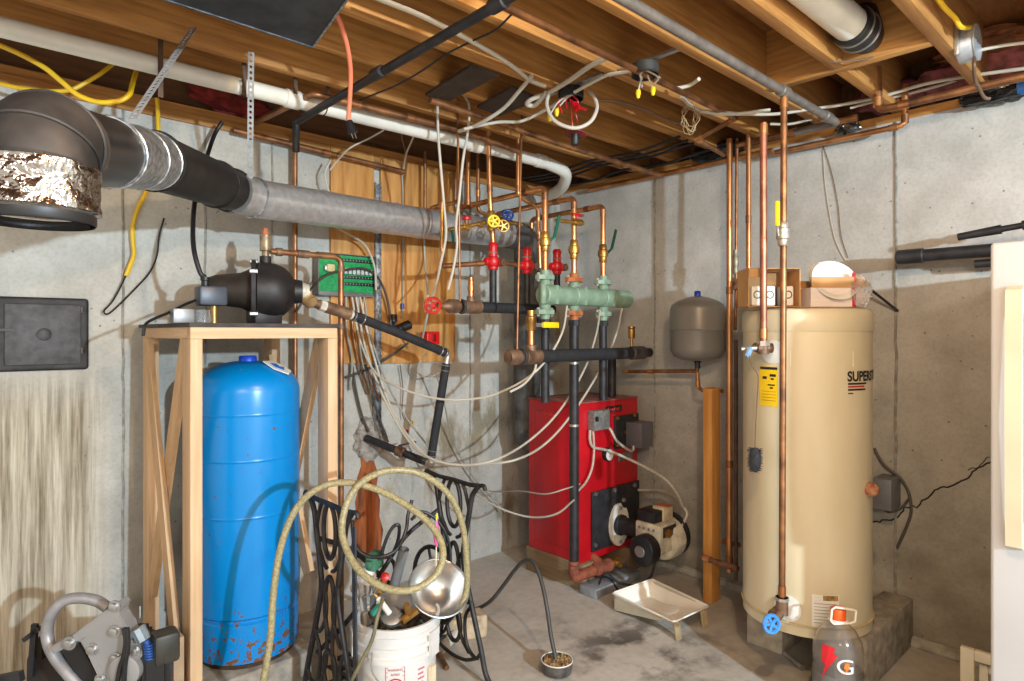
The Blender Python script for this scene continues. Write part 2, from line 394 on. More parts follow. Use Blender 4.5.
# down-turned elbow of three gores
d0 = (A4-A3).normalized(); ctr = A4
elpts = [A3, A3.lerp(A4, .45)] + [A3.lerp(A4, .45).lerp(A4, math.sin(t)).lerp(Vector((A4.x, A4.y, A4.z-.06)), 1-math.cos(t)) for t in (.4, .8, 1.2)] + [Vector((A4.x, A4.y, A4.z-.06))]
elb_m = mat('rusty_sooty_elbow', (72, 65, 60), .62, .15, .3, 7, col2=(34, 32, 32), lo=.4, hi=.62)
bm = new(); sweep(bm, spline(elpts, 4), FR+.006, 36); obj('down_elbow', bm, elb_m, flue)
pp = spline(elpts, 4)
for k in (4, 12, 17):
    bm = new(); ring(bm, pp[k], pp[k+1]-pp[k-1], FR+.0075, .0035, 36, 6); obj('elbow_rib', bm, elb_m, flue)
foil, nt, b_ = base_mat('crinkled_foil', .22, 1.0); b_.inputs['Base Color'].default_value = (*lin((172, 166, 160)), 1)
nz = noise(nt, 34, 3, .5, (1, 1, .8)); bump(nt, b_, nz, .7, .022)
bm = new()
rings = []
for k in range(9):
    z = A4.z-.040-k*.0092; rr = FR+.010+random.uniform(-.001, .003)
    rings.append([bm.verts.new((A4.x+(rr+random.uniform(-.003, .003))*math.cos(6.2832*i/48), A4.y+(rr+random.uniform(-.003, .003))*math.sin(6.2832*i/48), z)) for i in range(48)])
for a, b in zip(rings, rings[1:]): bridge(bm, b, a)
bm.faces.new(rings[-1][::-1]); bm.faces.new(rings[0])
obj('foil_wrap', bm, foil, flue, 'crinkled silver foil tape', 50)
bm = new(); lathe(bm, [(FR+.004, 0), (FR+.006, .003), (FR+.006, .016), (FR-.002, .016), (FR-.004, 0)], (A4.x, A4.y, A4.z-.134), (0, 0, 1), 36, (False, False)); obj('end_collar', bm, black_plastic, flue)
# ---- blue pressure tank
TX, TY, TR = -2.230, -.39, .195
tank = thing('pressure_tank', 'tall bright blue well pressure tank inside the pine stand', 'tank', (TX, TY, .115))
m, nt, b_ = base_mat('blue_enamel', .28, 0); zc = N(nt, 'ShaderNodeTexCoord'); sx = N(nt, 'ShaderNodeSeparateXYZ'); nt.links.new(zc.outputs['Object'], sx.inputs[0])
zr = N(nt, 'ShaderNodeMapRange'); zr.inputs[1].default_value = .30; zr.inputs[2].default_value = .02; nt.links.new(sx.outputs[2], zr.inputs[0])
ns = noise(nt, 38, 5, .65); add = N(nt, 'ShaderNodeMath', operation='MULTIPLY_ADD'); nt.links.new(zr.outputs[0], add.inputs[0]); add.inputs[1].default_value = .16; nt.links.new(ns, add.inputs[2])
fr = ramp(nt, add.outputs[0], [(.66, (0, 0, 0)), (.69, (1, 1, 1))])
nt.links.new(mixc(nt, fr, lin((0, 130, 204)), lin((112, 74, 40))), b_.inputs['Base Color']); blue_tank = m
prof = [(TR-.03, .02), (TR-.004, .024), (TR-.004, .165), (TR-.012, .172), (TR-.012, .18), (TR, .19), (TR, .195), (TR, .55), (TR, .556), (TR+.0016, .558), (TR, .560), (TR, .566), (TR, .76), (TR, .766), (TR+.0016, .768), (TR, .770), (TR, .776), (TR, .93), (TR, .936), (TR+.0014, .938), (TR, .940), (TR, .946), (TR, 1.02)]
for k in range(1, 9):
    a = k/8*math.pi/2; prof.append((TR*(.12+.88*math.cos(a)) if k < 8 else .03, 1.02+.115*math.sin(a)))
bm = new(); lathe(bm, [(r, h) for r, h in prof], (TX, TY, .115), (0, 0, 1), 48); obj('tank_shell', bm, blue_tank, tank)
bm = new(); lathe(bm, [(TR-.02, 0), (TR-.02, .03)], (TX, TY, .115), (0, 0, 1), 40); obj('base_ring', bm, mat('rusty_base', (70, 50, 36), .8, .2, .3, 20), tank)
bm = new(); lathe(bm, [(.034, 0), (.034, .02), (.03, .025)], (TX+.0, TY, 1.245), (0, 0, 1), 20); obj('air_valve_cap', bm, mat('blue_cap', (20, 70, 190), .35, 0, .05), tank)
ld = Vector((.05, -.10, 0)).normalized()
bm = new()
def dome(px, py):
    r = ray(px, py); k = Vector((1/TR, 1/TR, 1/.115)); c_ = Vector((TX, TY, 1.135)); o_ = CAM-c_
    o2 = Vector((o_.x*k.x, o_.y*k.y, o_.z*k.z)); r2 = Vector((r.x*k.x, r.y*k.y, r.z*k.z))
    a = r2.dot(r2); b = o2.dot(r2); c = o2.dot(o2)-1; t = (-b-math.sqrt(max(b*b-a*c, 0)))/a; p = CAM+r*t; n = Vector(((p.x-c_.x)*k.x**2, (p.y-c_.y)*k.y**2, (p.z-c_.z)*k.z**2)).normalized(); return p, n
lc, nrm = dome(276, 369); lc = lc+nrm*.006; uu = RT-nrm*RT.dot(nrm); uu.normalize(); vv = nrm.cross(uu)
prism(bm, [(-.055, -.01), (-.04, .03), (.0, .045), (.05, .03), (.055, -.012), (.0, -.03)], lc, uu, vv, .004); lb = obj('tag', bm, white_plastic, tank, 'white label with a blue emblem')
bm = new(); prism(bm, [(-.03, 0), (-.012, .022), (.005, .012), (.02, .026), (.03, 0), (0, -.012)], lc+nrm*.0042, uu, vv, .002); obj('emblem', bm, blue_plastic, lb)
# block the tank stands on
bm = new(); box(bm, (TX-.21, TY-.2, .0), (TX+.2, TY+.2, .115), .006); single('concrete_block', bm, mat('block_concrete', (150, 142, 130), .9, 0, .2, 20, bmp=.3), 'flat concrete pad block under the blue tank', 'block')
# ---- timber stand
SX0, SX1, SY0, SY1, SZ = -2.53, -2.005, -.70, -.075, 1.38
stand = thing('pump_stand', 'tall raw pine stand framing the blue tank and carrying the pump', 'stand', ((SX0+SX1)/2, (SY0+SY1)/2, 0))
for x in (SX0, SX1-.038):
    for y in (SY0, SY1-.089):
        bm = new(); box(bm, (x, y, 0), (x+.038, y+.089, SZ-.04), .002); obj('post', bm, wood_z, stand)
for y in (SY0, SY1-.038):
    bm = new(); box(bm, (SX0, y, SZ-.0395), (SX1, y+.038, SZ), .002); obj('rail', bm, wood('pine_rail', (206, 170, 130), (230, 198, 160), (1, 16, 16)), stand)
for x in (SX0, SX1-.038):
    bm = new(); box(bm, (x, SY0+.0385, SZ-.0395), (x+.038, SY1-.0385, SZ), .002); obj('rail', bm, wood('pine_rail_side', (206, 170, 130), (230, 198, 160), (16, 1, 16)), stand)
bm = new(); box(bm, (SX0-.006, SY0-.01, SZ), (SX1+.006, SY1+.04, SZ+.014), .001); obj('top_board', bm, mat('dark_plywood_top', (84, 76, 70), .8, 0, .3, 9, col2=(48, 44, 44)), stand, 'dark stained top board')
wood_br = wood('pine_brace', (198, 160, 116), (226, 190, 148), (14, 6, 2))
for x in (SX0+.012, SX1-.026):
    bm = new(); bar(bm, (x, SY0+.09, SZ-.045), (x, SY1-.10, .35), .019, .07, (0, 1, 0)); obj('diagonal_brace', bm, wood_br, stand)
bm = new(); bar(bm, (SX0+.012-.02, SY1-.12, SZ-.06), (SX0+.012-.02, SY0+.12, .25), .018, .07, (0, 1, 0)); obj('diagonal_brace', bm, wood_br, stand)
bm = new(); bar(bm, (SX1-.06, SY0+.12, .42), (SX1-.06, SY1-.10, 1.25), .018, .07, (0, 1, 0)); obj('diagonal_brace', bm, wood_br, stand)
# ---- water heater
HXc, HYc, HR, HB = -.502, -1.848, .242, .205
heater = thing('water_heater', 'tall cream water heater standing on concrete blocks by the right wall', 'water heater', (HXc, HYc, HB))
m, nt, b_ = base_mat('cream_enamel', .35, 0)
nt.links.new(ramp(nt, noise(nt, 3, 4, .6, (1, 1, .4)), [(.3, lin((204, 190, 156))), (.65, lin((220, 207, 176)))]), b_.inputs['Base Color']); cream = m
bm = new(); lathe(bm, [(HR-.012, 0), (HR, .004), (HR, 1.16)], (HXc, HYc, HB), (0, 0, 1), 64); obj('jacket', bm, cream, heater)
bm = new(); lathe(bm, [(HR+.002, 1.16), (HR+.005, 1.165), (HR+.005, 1.225), (HR-.004, 1.245), (HR-.03, 1.252), (.02, 1.255)], (HXc, HYc, HB), (0, 0, 1), 64); obj('lid', bm, cream, heater)
bm = new(); ring(bm, (HXc, HYc, HB+.045), (0, 0, 1), HR+.002, .005, 64, 8); obj('bottom_band', bm, mat('cream_edge', (196, 178, 138), .5, 0, .1), heater)
def on_heater(px, py, out=0.0):
    """point of the heater's jacket on the sight line, pushed outwards"""
    r = ray(px, py); o = CAM; R = HR+out
    a = r.x**2+r.y**2; bx = o.x-HXc; by = o.y-HYc; b2 = bx*r.x+by*r.y; c = bx*bx+by*by-R*R
    disc = b2*b2-a*c; t = (-b2-math.sqrt(max(disc, 0)))/a
    p = o+r*t; n = Vector((p.x-HXc, p.y-HYc, 0)).normalized(); return p, n
def decal(px0, py0, px1, py1, name, m, parent, out=.0015, nseg=6, **k):
    p0, n0 = on_heater(px0, py0); p1, n1 = on_heater(px1, py1)
    a0 = math.atan2(n0.y, n0.x); a1 = math.atan2(n1.y, n1.x)
    bm = new(); ra, rb = HR+.0004, HR+out; cols = []
    for i in range(nseg+1):
        a = a0+(a1-a0)*i/nseg; c, s = math.cos(a), math.sin(a)
        cols.append([bm.verts.new((HXc+r*c, HYc+r*s, z)) for r in (ra, rb) for z in (p0.z, p1.z)])
    for p, q in zip(cols, cols[1:]):
        bm.faces.new((p[2], p[3], q[3], q[2])); bm.faces.new((p[0], q[0], q[1], p[1])); bm.faces.new((p[0], p[2], q[2], q[0])); bm.faces.new((p[1], q[1], q[3], p[3]))
    bm.faces.new(cols[0][:1]+[cols[0][1], cols[0][3], cols[0][2]]); bm.faces.new((cols[-1][0], cols[-1][2], cols[-1][3], cols[-1][1]))
    bmesh.ops.recalc_face_normals(bm, faces=bm.faces)
    return obj(name, bm, m, parent, **k)
def heater_text(s, px, py, size, m, parent, squeeze=1.0, out=.0022, name='lettering', bold=0.0):
    """lettering wrapped around the jacket"""
    p, n = on_heater(px, py); a0 = math.atan2(n.y, n.x)
    t = text_mesh(s, size, (0, 0, 0), (1, 0, 0), (0, 1, 0), .0002, 'LEFT', bold)
    bmesh.ops.subdivide_edges(t, edges=[e for e in t.edges if e.calc_length() > size*.2], cuts=1)
    for v in t.verts:
        a = a0+v.co.x*squeeze/HR; r = HR+out+v.co.z; v.co = Vector((HXc+r*math.cos(a), HYc+r*math.sin(a), p.z+v.co.y))
    return obj(name, t, m, parent, smooth=0)
ink = mat('black_ink', (28, 27, 28), .6, 0, .05); red_ink = mat('red_ink', (190, 40, 40), .6, 0, .05)
paper = mat('white_paper', (232, 228, 218), .7, 0, .04, 6)
heater_text('SUPERSTOR', 847, 377, .052, ink, heater, .9, bold=.0016)
for yy, w in ((383, 18), (386, 16), (389, 17), (393, 5)):
    decal(848, yy, 848+w, yy+1.0, 'small_print', ink if yy != 386 else red_ink, heater, .001)
# ---- plinth
blk = mat('plinth_concrete', (160, 152, 138), .9, 0, .22, 18, bmp=.3)
bm = new(); box(bm, (-.70, -2.105, 0), (-.002, -1.985, .203), .008); single('concrete_block', bm, blk, 'long concrete block under the right side of the cream heater', 'block')
bm = new(); box(bm, (-.52, -1.76, 0), (-.22, -1.60, .203), .008); single('concrete_block', bm, mat('plinth_concrete_2', (176, 164, 146), .9, 0, .22, 14, bmp=.3), 'concrete block under the left side of the cream heater', 'block')
# ---- boiler
BX0, BX1, BY0, BY1, BZ0, BZ1 = -.634, -.126, -.734, -.345, .14, .985
boiler = thing('boiler', 'red steel boiler standing on a timber skid', 'boiler', ((BX0+BX1)/2, (BY0+BY1)/2, BZ0))
m, nt, b_ = base_mat('boiler_red', .38, 0); 
nt.links.new(mixc(nt, ramp(nt, noise(nt, 9, 6, .7, (1, 1, .7)), [(.62, (0, 0, 0)), (.75, (.6, .6, .6))]), ramp(nt, noise(nt, 3, 3), [(.3, lin((164, 8, 22))), (.7, lin((200, 14, 30)))]), lin((96, 40, 30))), b_.inputs['Base Color']); bred = m
bm = new(); box(bm, (BX0, BY0, BZ0), (BX1, BY1, BZ1), .006); obj('jacket', bm, bred, boiler)
bm = new(); box(bm, (BX0-.004, BY0+.05, BZ0+.06), (BX0-.0002, BY1-.06, BZ1-.06), .003); obj('side_panel', bm, bred, boiler)
bm = new(); box(bm, (BX0-.003, BY0-.003, BZ1+.0003), (BX1+.003, BY1+.003, BZ1+.006), .002); obj('top_panel', bm, mat('dusty_red_top', (150, 92, 84), .7, 0, .25, 12), boiler, 'dusty faded top panel')
# timber skid
for x in (BX0+.0, BX1-.12):
    bm = new(); box(bm, (x, BY0-.02, 0), (x+.10, BY1+.02, BZ0-.0005), .004); single('timber_skid', bm, wood('grey_skid', (120, 98, 72), (152, 128, 96), (16, 1, 16)), 'worn timber skid under the ' + ('near' if x < -.4 else 'far') + ' side of the red boiler', 'timber')
bm = new(); box(bm, (BX0-.03, BY0-.13, 0), (BX0+.36, BY0-.022, .05), .006); single('concrete_pad', bm, mat('pad_concrete', (128, 132, 136), .9, 0, .2, 12, bmp=.2), 'low grey concrete pad in front of the red boiler', 'pad')
# ---- upright freezer
FX, FY0, FY1, FZ = -.975, -2.553, -3.255, 1.613
fz = thing('upright_freezer', 'white upright freezer with a long cream handle', 'freezer', ((FX-.04)/2, (FY0+FY1)/2, 0))
fw = mat('freezer_white', (198, 199, 201), .3, 0, .03, 4)
bm = new(); box(bm, (FX+.065, FY1, .0), (-.04, FY0, FZ-.01), .006); obj('cabinet', bm, mat('freezer_side', (206, 204, 198), .4, 0, .05, 4), fz)
bm = new(); box(bm, (FX, FY1, .06), (FX+.06, FY0, FZ), .010, seg=3); door = obj('door', bm, fw, fz)
hy = Xp(1016, 400, FX).y; hz0 = Xp(1012, 548, FX).z; hz1 = Xp(1012, 286, FX).z
bm = new()
pts = [(FX-.004, hz1), (FX-.034, hz1-.012), (FX-.040, hz1-.10), (FX-.044, (hz0+hz1)/2), (FX-.040, hz0+.10), (FX-.034, hz0+.012), (FX-.004, hz0)]
inner = [(FX-.004, hz0+.06), (FX-.018, hz0+.085), (FX-.022, (hz0+hz1)/2), (FX-.018, hz1-.085), (FX-.004, hz1-.06)]
prism(bm, [(a, b) for a, b in pts+inner], (0, hy+.018, 0), (1, 0, 0), (0, 0, 1), .036)
bmesh.ops.recalc_face_normals(bm, faces=bm.faces)
obj('handle', bm, mat('cream_handle', (206, 194, 164), .4, 0, .06, 6), door, 'cream moulded handle')
# ================================================================== LEFT WALL, PUMP, PIPING
TZ = SZ+.014
# ---- clean-out door
cl = thing('cleanout_door', 'black cast iron clean-out door set in the streaked concrete wall', 'door', Yp(42, 372, -.02))
iron = mat('cast_iron', (78, 76, 78), .6, .3, .2, 30, bmp=.15); ironm = mat('cast_iron_rim', (62, 60, 60), .65, .3, .2, 20, bmp=.2)
p0 = Yp(-6, 372, 0); p1 = Yp(88, 299, 0)
bm = new(); box(bm, (p0.x, -.016, p0.z), (p1.x, -.0005, p1.z), .012, seg=3); obj('frame', bm, ironm, cl)
q0 = Yp(4, 366, -.02); q1 = Yp(81, 305, -.02)
bm = new(); box(bm, (q0.x, -.026, q0.z), (q1.x, -.0165, q1.z), .005); cd_ = obj('leaf', bm, iron, cl)
bm = new(); lathe(bm, [(.024, 0), (.02, .004), (.005, .006)], ((q0.x+q1.x)/2, -.026, (q0.z+q1.z)/2), (0, -1, 0), 24); obj('boss', bm, iron, cd_)
for zz in (.06, .30):
    bm = new(); cyl(bm, (q1.x+.002, -.024, q0.z+zz*(q1.z-q0.z)/.35), (q1.x+.002, -.024, q0.z+zz*(q1.z-q0.z)/.35+.024), .006, seg=10); obj('hinge_pin', bm, iron, cl)
lp = Yp(4, 330, -.03); bm = new(); bar(bm, (lp.x-.02, -.032, lp.z), (lp.x+.03, -.032, lp.z), .006, .01); obj('latch', bm, iron, cl)
# ---- pump
C = Yp(268, 291, -.42); ax = Vector((.93, -.36, 0)).normalized()
pump = thing('water_pump', 'black cast iron jet pump on top of the pine stand', 'pump', (C.x, C.y, TZ))
iron_b = mat('black_pump_iron', (44, 40, 40), .5, .2, .25, 16, bmp=.1)
R = .112
bm = new(); lathe(bm, [(R*.9, -.045), (R*1.0, -.04), (R*1.0, .0), (R*.97, .03), (R*.86, .06), (R*.66, .085), (.05, .10), (.046, .13), (.03, .131)], C, ax, 40); cas = obj('casing', bm, iron_b, pump)
bm = new(); lathe(bm, [(R*1.0, -.062), (R*1.09, -.06), (R*1.09, -.045), (R*1.0, -.043)], C, ax, 40); obj('clamp_ring', bm, ironm, pump)
ml = .15
bm = new(); lathe(bm, [(.03, -.062-ml-.02), (.05, -.062-ml), (.058, -.062-ml+.02), (.07, -.10), (.088, -.063)], C, ax, 32); obj('motor', bm, mat('motor_housing', (62, 54, 48), .5, .2, .25, 10), pump)
bm = new(); box(bm, (C.x-.07, C.y-.05, TZ), (C.x+.04, C.y+.05, C.z-.07), .008); obj('foot', bm, iron_b, pump)
for a in (.6, 1.8, 3.0, 4.2, 5.4):
    u, v = frame_of(ax); p = C-ax*.052+(u*math.cos(a)+v*math.sin(a))*R*1.08
    bm = new(); hexnut(bm, p, ax, .010, .028); obj('bolt', bm, steel, pump)
u, v = frame_of(ax)
bm = new(); lathe(bm, [(.012, .0), (.012, .02), (.008, .026)], C+ax*.03-v*.06-u*(-.065), -ax.cross(Vector((0,0,1))), 8); obj('drain_plug', bm, ironm, pump)
nz_ = C+ax*.131
bm = new(); lathe(bm, [(.036, 0), (.036, .012), (.032, .014), (.032, .026)], nz_, ax, 24); obj('outlet_collar', bm, mat('pale_thread_tape', (206, 200, 186), .6, .2, .1, 30), pump)
pb = Vector((C.x-.01, C.y, C.z+R-.004))
bm = new(); lathe(bm, [(.032, -.012), (.03, .0), (.022, .004), (.022, .03)], pb, (0, 0, 1), 16); obj('priming_boss', bm, iron_b, pump)
# pressure switch
ps = Yp(211, 297, -.52)
psw = thing('pressure_switch', 'small grey pressure switch box beside the black pump', 'switch', (ps.x, ps.y, TZ))
bm = new(); box(bm, (ps.x-.048, ps.y-.035, ps.z-.032), (ps.x+.048, ps.y+.035, ps.z+.038), .008); obj('cover', bm, mat('switch_grey', (74, 80, 92), .4, .2, .1, 8), psw)
bm = new(); cyl(bm, (ps.x+.01, ps.y, TZ), (ps.x+.01, ps.y, ps.z-.031), .012); obj('stem', bm, brass, psw)
bm = new(); lathe(bm, [(.013, 0), (.013, .02), (.016, .022), (.016, .034)], (ps.x-.02, ps.y, ps.z+.037), (0, 0, 1), 14); obj('cable_gland', bm, black_plastic, psw)
bm = new(); wire(bm, [Yp(222, 122, -.10), Yp(214, 136, -.10), Yp(206, 160, -.18), Yp(196, 195, -.36), Yp(193, 225, -.44), Yp(194, 250, -.50), Yp(200, 272, -.52), Vector((ps.x-.02, ps.y, ps.z+.07))], .0085, 10)
single('black_hose', bm, black_plastic, 'black flexible conduit dropping behind the flue to the pressure switch', 'hose')
bm = new(); wire(bm, [Yp(199, 299, -.5), Yp(186, 304, -.52), Yp(170, 312, -.6), Yp(156, 318, -.66), Yp(146, 324, -.71), Yp(143, 336, -.715)], .005, 8)
single('electrical_cable', bm, black_plastic, 'thin dark cord from the pressure switch over the stand edge', 'cord')
# jar and small metal box
gj = Yp(203, 315, -.62); bm = new()
glass, nt, b_ = base_mat('clear_plastic', .08, 0); b_.inputs['Transmission Weight'].default_value = .9; b_.inputs['Base Color'].default_value = (.8, .82, .84, 1); b_.inputs['IOR'].default_value = 1.35
lathe(bm, [(.026, 0), (.028, .002), (.028, .038), (.022, .046), (.020, .046), (.025, .037), (.025, .004), (.002, .003)], (gj.x, gj.y, TZ), (0, 0, 1), 24); single('small_jar', bm, glass, 'small empty clear jar at the corner of the pump stand', 'jar')
gb = Yp(183, 315, -.63); bm = new()
box(bm, (gb.x-.035, gb.y-.02, TZ), (gb.x+.03, gb.y+.025, TZ+.048), .003); single('electrical_box', bm, mat('box_grey', (140, 142, 146), .4, .5, .1, 12), 'little grey metal box at the corner of the pump stand', 'box')
# top outlet: tee and the copper leg going down behind the stand
rise = thing('pump_riser', 'bronze tee and aged pipe rising from the pump and turning down behind the stand', 'pipe', (pb.x, pb.y, pb.z))
tz = Yp(268, 251, C.y).z
bm = new(); lathe(bm, [(.014, .030), (.014, .05), (.022, .052), (.022, .115), (.019, .117)], pb, (0, 0, 1), 16); obj('tee', bm, mat('tarnished_brass', (176, 160, 132), .45, .5, .2, 26, col2=(120, 100, 78)), rise)
bm = new(); lathe(bm, [(.016, .117), (.016, .128), (.011, .129), (.011, .142)], pb, (0, 0, 1), 8); obj('plug', bm, mat('rusty_plug', (176, 104, 66), .7, .2, .2, 30), rise)
eb = Yp(341, 262, C.y)
bm = new(); pipe(bm, [Vector((pb.x+.02, pb.y, tz)), Vector((eb.x, C.y, tz)), Vector((eb.x, C.y, .12))], .0125, .035); obj('drop_pipe', bm, copper_old, rise)
for px_, w in ((279, .012), (303, .026)):
    p = Yp(px_, 252, C.y); bm = new(); cyl(bm, (p.x-w, C.y, tz), (p.x+w, C.y, tz), .017, seg=14); obj('coupling', bm, bronze, rise)
for zz in (tz-.05, tz-.30):
    bm = new(); cyl(bm, (eb.x, C.y, zz-.012), (eb.x, C.y, zz+.012), .016, seg=14); obj('coupling', bm, bronze, rise)
# discharge line
dis = thing('discharge_line', 'brass elbow and black hose running down from the pump to the wall inlet', 'pipe', nz_)
j0 = nz_+ax*.026
e1 = Yp(311, 302, C.y-.02); e2 = Yp(352, 315, -.44); e3 = Yp(446, 353, -.40); e4 = Yp(431, 458, -.36); w0 = Yp(366, 438, -.03)
tape = MATS['pale_thread_tape']
bm = new(); sweep(bm, fillet([j0, Yp(303, 296, C.y-.05), e1], .03, 5), .029, 16); obj('elbow', bm, mat('elbow_bronze', (186, 150, 104), .45, .4, .15, 18), dis)
bm = new(); cyl(bm, e1, e1.lerp(e2, .22), .020); obj('nipple', bm, bronze, dis)
bm = new(); cyl(bm, e1.lerp(e2, .20), e1.lerp(e2, .34), .025, seg=8); obj('union_nut', bm, tape, dis)
bm = new(); cyl(bm, e1.lerp(e2, .34), e1.lerp(e2, .95), .026, bev=.004); obj('check_valve', bm, bronze, dis)
bm = new(); cyl(bm, e1.lerp(e2, .92), e2.lerp(e3, .04), .021); obj('barb', bm, tape, dis)
bm = new(); sweep(bm, [e2, e2.lerp(e3, .4)+Vector((0, 0, .004)), e3], .0215, 16); obj('hose', bm, black_foam, dis)
for t in (.02, .10, .93, .985):
    p = e2.lerp(e3, t); bm = new(); ring(bm, p, e3-e2, .0225, .003, 20, 6); obj('hose_clamp', bm, steel, dis)
k3 = e3+Vector((.01, 0, -.012))
bm = new(); sweep(bm, fillet([e3, k3, k3.lerp(e4, .10)], .03, 5), .017, 14); obj('elbow', bm, solder, dis)
bm = new(); cyl(bm, k3.lerp(e4, .08), e4, .021); obj('drop_hose', bm, black_foam, dis)
for t in (.10, .15, .93, .98):
    bm = new(); ring(bm, k3.lerp(e4, t), e4-k3, .0225, .003, 20, 6); obj('hose_clamp', bm, steel, dis)
k4 = e4+Vector((0, 0, -.03)); m4 = k4.lerp(w0, .38)
bm = new(); sweep(bm, fillet([e4, k4, k4.lerp(w0, .12)], .03, 5), .019, 14); obj('elbow', bm, solder, dis)
bm = new(); cyl(bm, k4.lerp(w0, .06), w0, .019); obj('inlet_pipe', bm, black_pipe, dis)
bm = new(); cyl(bm, k4.lerp(w0, .40), k4.lerp(w0, .53), .027, bev=.006); vb = obj('valve_body', bm, bronze, dis)
bm = new(); a_ = k4.lerp(w0, .46); bar(bm, a_+Vector((0, 0, .034)), a_+Vector((.075, -.03, .046)), .022, .006, bev=.002); bar(bm, a_, a_+Vector((0, 0, .036)), .012, .012, (1, 0, 0)); obj('lever', bm, mat('dark_blue_grip', (36, 46, 66), .5, 0, .1), vb, 'dark blue lever')
# mortar patch, rust stain
bm = new(); rr = random.Random(3)
pc = Yp(366, 436, 0)
t_ = bmesh.new(); bmesh.ops.create_icosphere(t_, subdivisions=4, radius=1)
from mathutils import noise as mn
for v_ in t_.verts:
    n_ = 1+.35*mn.noise(v_.co*2.6)+.12*mn.noise(v_.co*9); v_.co = Vector((v_.co.x*.095*n_, v_.co.y*.026*n_, v_.co.z*.11*n_))+Vector((pc.x+.02, -.0, pc.z-.02))
merge(bm, t_); struct('mortar_patch', bm, mat('mortar', (150, 142, 132), .95, 0, .3, 26, bmp=.6), wall_l, 60)
out_ = [(364, 444), (360, 455), (361, 466), (357, 478), (358, 490), (355, 502), (356, 515), (352, 528), (353, 540), (347, 556), (351, 560), (360, 557), (368, 561), (378, 557), (386, 560), (381, 545), (383, 530), (379, 516), (380, 500), (376, 488), (378, 474), (374, 462), (375, 444)]
bm = new(); P = [Yp(a, b, 0) for a, b in out_]
prism(bm, [(p.x, p.z) for p in P], (0, 0, 0), (1, 0, 0), (0, 0, 1), .003)
bmesh.ops.recalc_face_normals(bm, faces=bm.faces)
rust = mat('rust_run', (178, 98, 46), .85, 0, .3, 7, sc=(4, 1, .5), col2=(96, 52, 28), bmp=.2); struct('rust_run', bm, rust, wall_l)
# ---- plywood backing boards
ply = wood('backing_plywood', (170, 108, 44), (230, 174, 100), (9, 9, 1.0), 2.4)
for a, b, lab in ((331, 374, 'orange plywood board behind the green circuit board'), (381, 455, 'orange plywood board behind the red wheel valve')):
    a0 = Yp(a, 364, -.02); a1 = Yp(b, 364, -.02); zt = Yp(a, 130, -.02).z if a < 350 else Yp(a, 140, -.02).z
    bm = new(); box(bm, (a0.x, -.020, a0.z), (a1.x, -.0055, min(zt, 2.295)), .001); single('plywood_board', bm, ply, lab, 'board')
a0 = Yp(378, 364, -.03); bm = new()
prism(bm, [(-.018, 0), (.018, 0), (.018, .03), (.014, .03), (.014, .004), (-.014, .004), (-.014, .03), (-.018, .03)], (a0.x, -.0055, a0.z-.35), (1, 0, 0), (0, -1, 0), -1.3+0)
bmesh.ops.recalc_face_normals(bm, faces=bm.faces)
single('strut_channel', bm, galv, 'galvanised strut channel upright between the two plywood boards', 'channel')
# timber battens along the wall head
for (a, b, pz) in ((258, 330, 140),):
    pass
# ---- zone controller with its circuit board
z0 = Yp(317, 295, -.06); z1 = Yp(375, 257, -.06)
zc_ = thing('zone_controller', 'open zone control box with a green circuit board on plywood', 'controller', ((z0.x+z1.x)/2, -.05, z0.z))
bm = new(); box(bm, (z0.x, -.045, z0.z), (z1.x, -.0205, z1.z), .003); box(bm, (z0.x, -.075, z0.z), (z0.x+.003, -.044, z1.z)); box(bm, (z1.x-.003, -.075, z0.z), (z1.x, -.044, z1.z)); box(bm, (z0.x, -.075, z0.z), (z1.x, -.044, z0.z+.003)); box(bm, (z0.x, -.075, z1.z-.003), (z1.x, -.044, z1.z))
obj('enclosure', bm, mat('controller_grey', (126, 124, 120), .45, .3, .1, 10), zc_)
bm = new(); box(bm, (z0.x+.006, -.052, z0.z+.022), (z1.x-.006, -.0455, z1.z-.006)); pcb = obj('circuit_board', bm, mat('pcb_green', (28, 150, 84), .35, 0, .2, 60), zc_)
wz, hz_ = z1.x-z0.x, z1.z-z0.z
def onz(fx, fz): return Vector((z0.x+fx*wz, -.052, z0.z+fz*hz_))
bm = new(); p = onz(.20, .64); box(bm, p+Vector((-.020, -.03, -.018)), p+Vector((.020, 0, .018)), .002); tr = obj('transformer', bm, mat('transformer_paper', (206, 190, 140), .6, 0, .1, 30), pcb)
bm = new(); box(bm, p+Vector((-.028, -.022, -.011)), p+Vector((.028, -.002, .011)), .002); obj('core', bm, steel, tr)
for i in range(7):
    p = onz(.47+i*.073, .60); bm = new(); box(bm, p+Vector((-.0075, -.018, -.014)), p+Vector((.0075, 0, .014)), .001); obj('relay', bm, mat('relay_clear', (190, 196, 200), .3, 0, .1), pcb)
for fz in (.86, .46, .30):
    bm = new(); p = onz(.70, fz); box(bm, p+Vector((-.30*wz, -.012, -.007)), p+Vector((.28*wz, 0, .007)), .001); sb_ = obj('terminal_strip', bm, black_plastic, pcb)
    for i in range(10):
        q = onz(.44+i*.054, fz); bm = new(); cyl(bm, q+Vector((0, -.0122, 0)), q+Vector((0, -.0138, 0)), .0035, seg=8); obj('screw', bm, steel, sb_)
# boiler-room conductors under it
for i, (a, b, c) in enumerate(((346, 352, 350), (352, 358, 368), (358, 362, 372), (363, 366, 380))):
    bm = new(); wire(bm, [Yp(a, 296, -.05), Yp(a+1, 330, -.05), Yp(b, 360, -.045), Yp(c, 390+i*4, -.03)], .0055, 8)
    single('low_voltage_cable', bm, copper_old if i % 2 else grey_cable, ['brown', 'pale', 'russet', 'cream'][i]+' low-voltage cable hanging under the green circuit board, '+['nearest the stand', 'second from the stand', 'third from the stand', 'farthest from the stand'][i], 'cable')
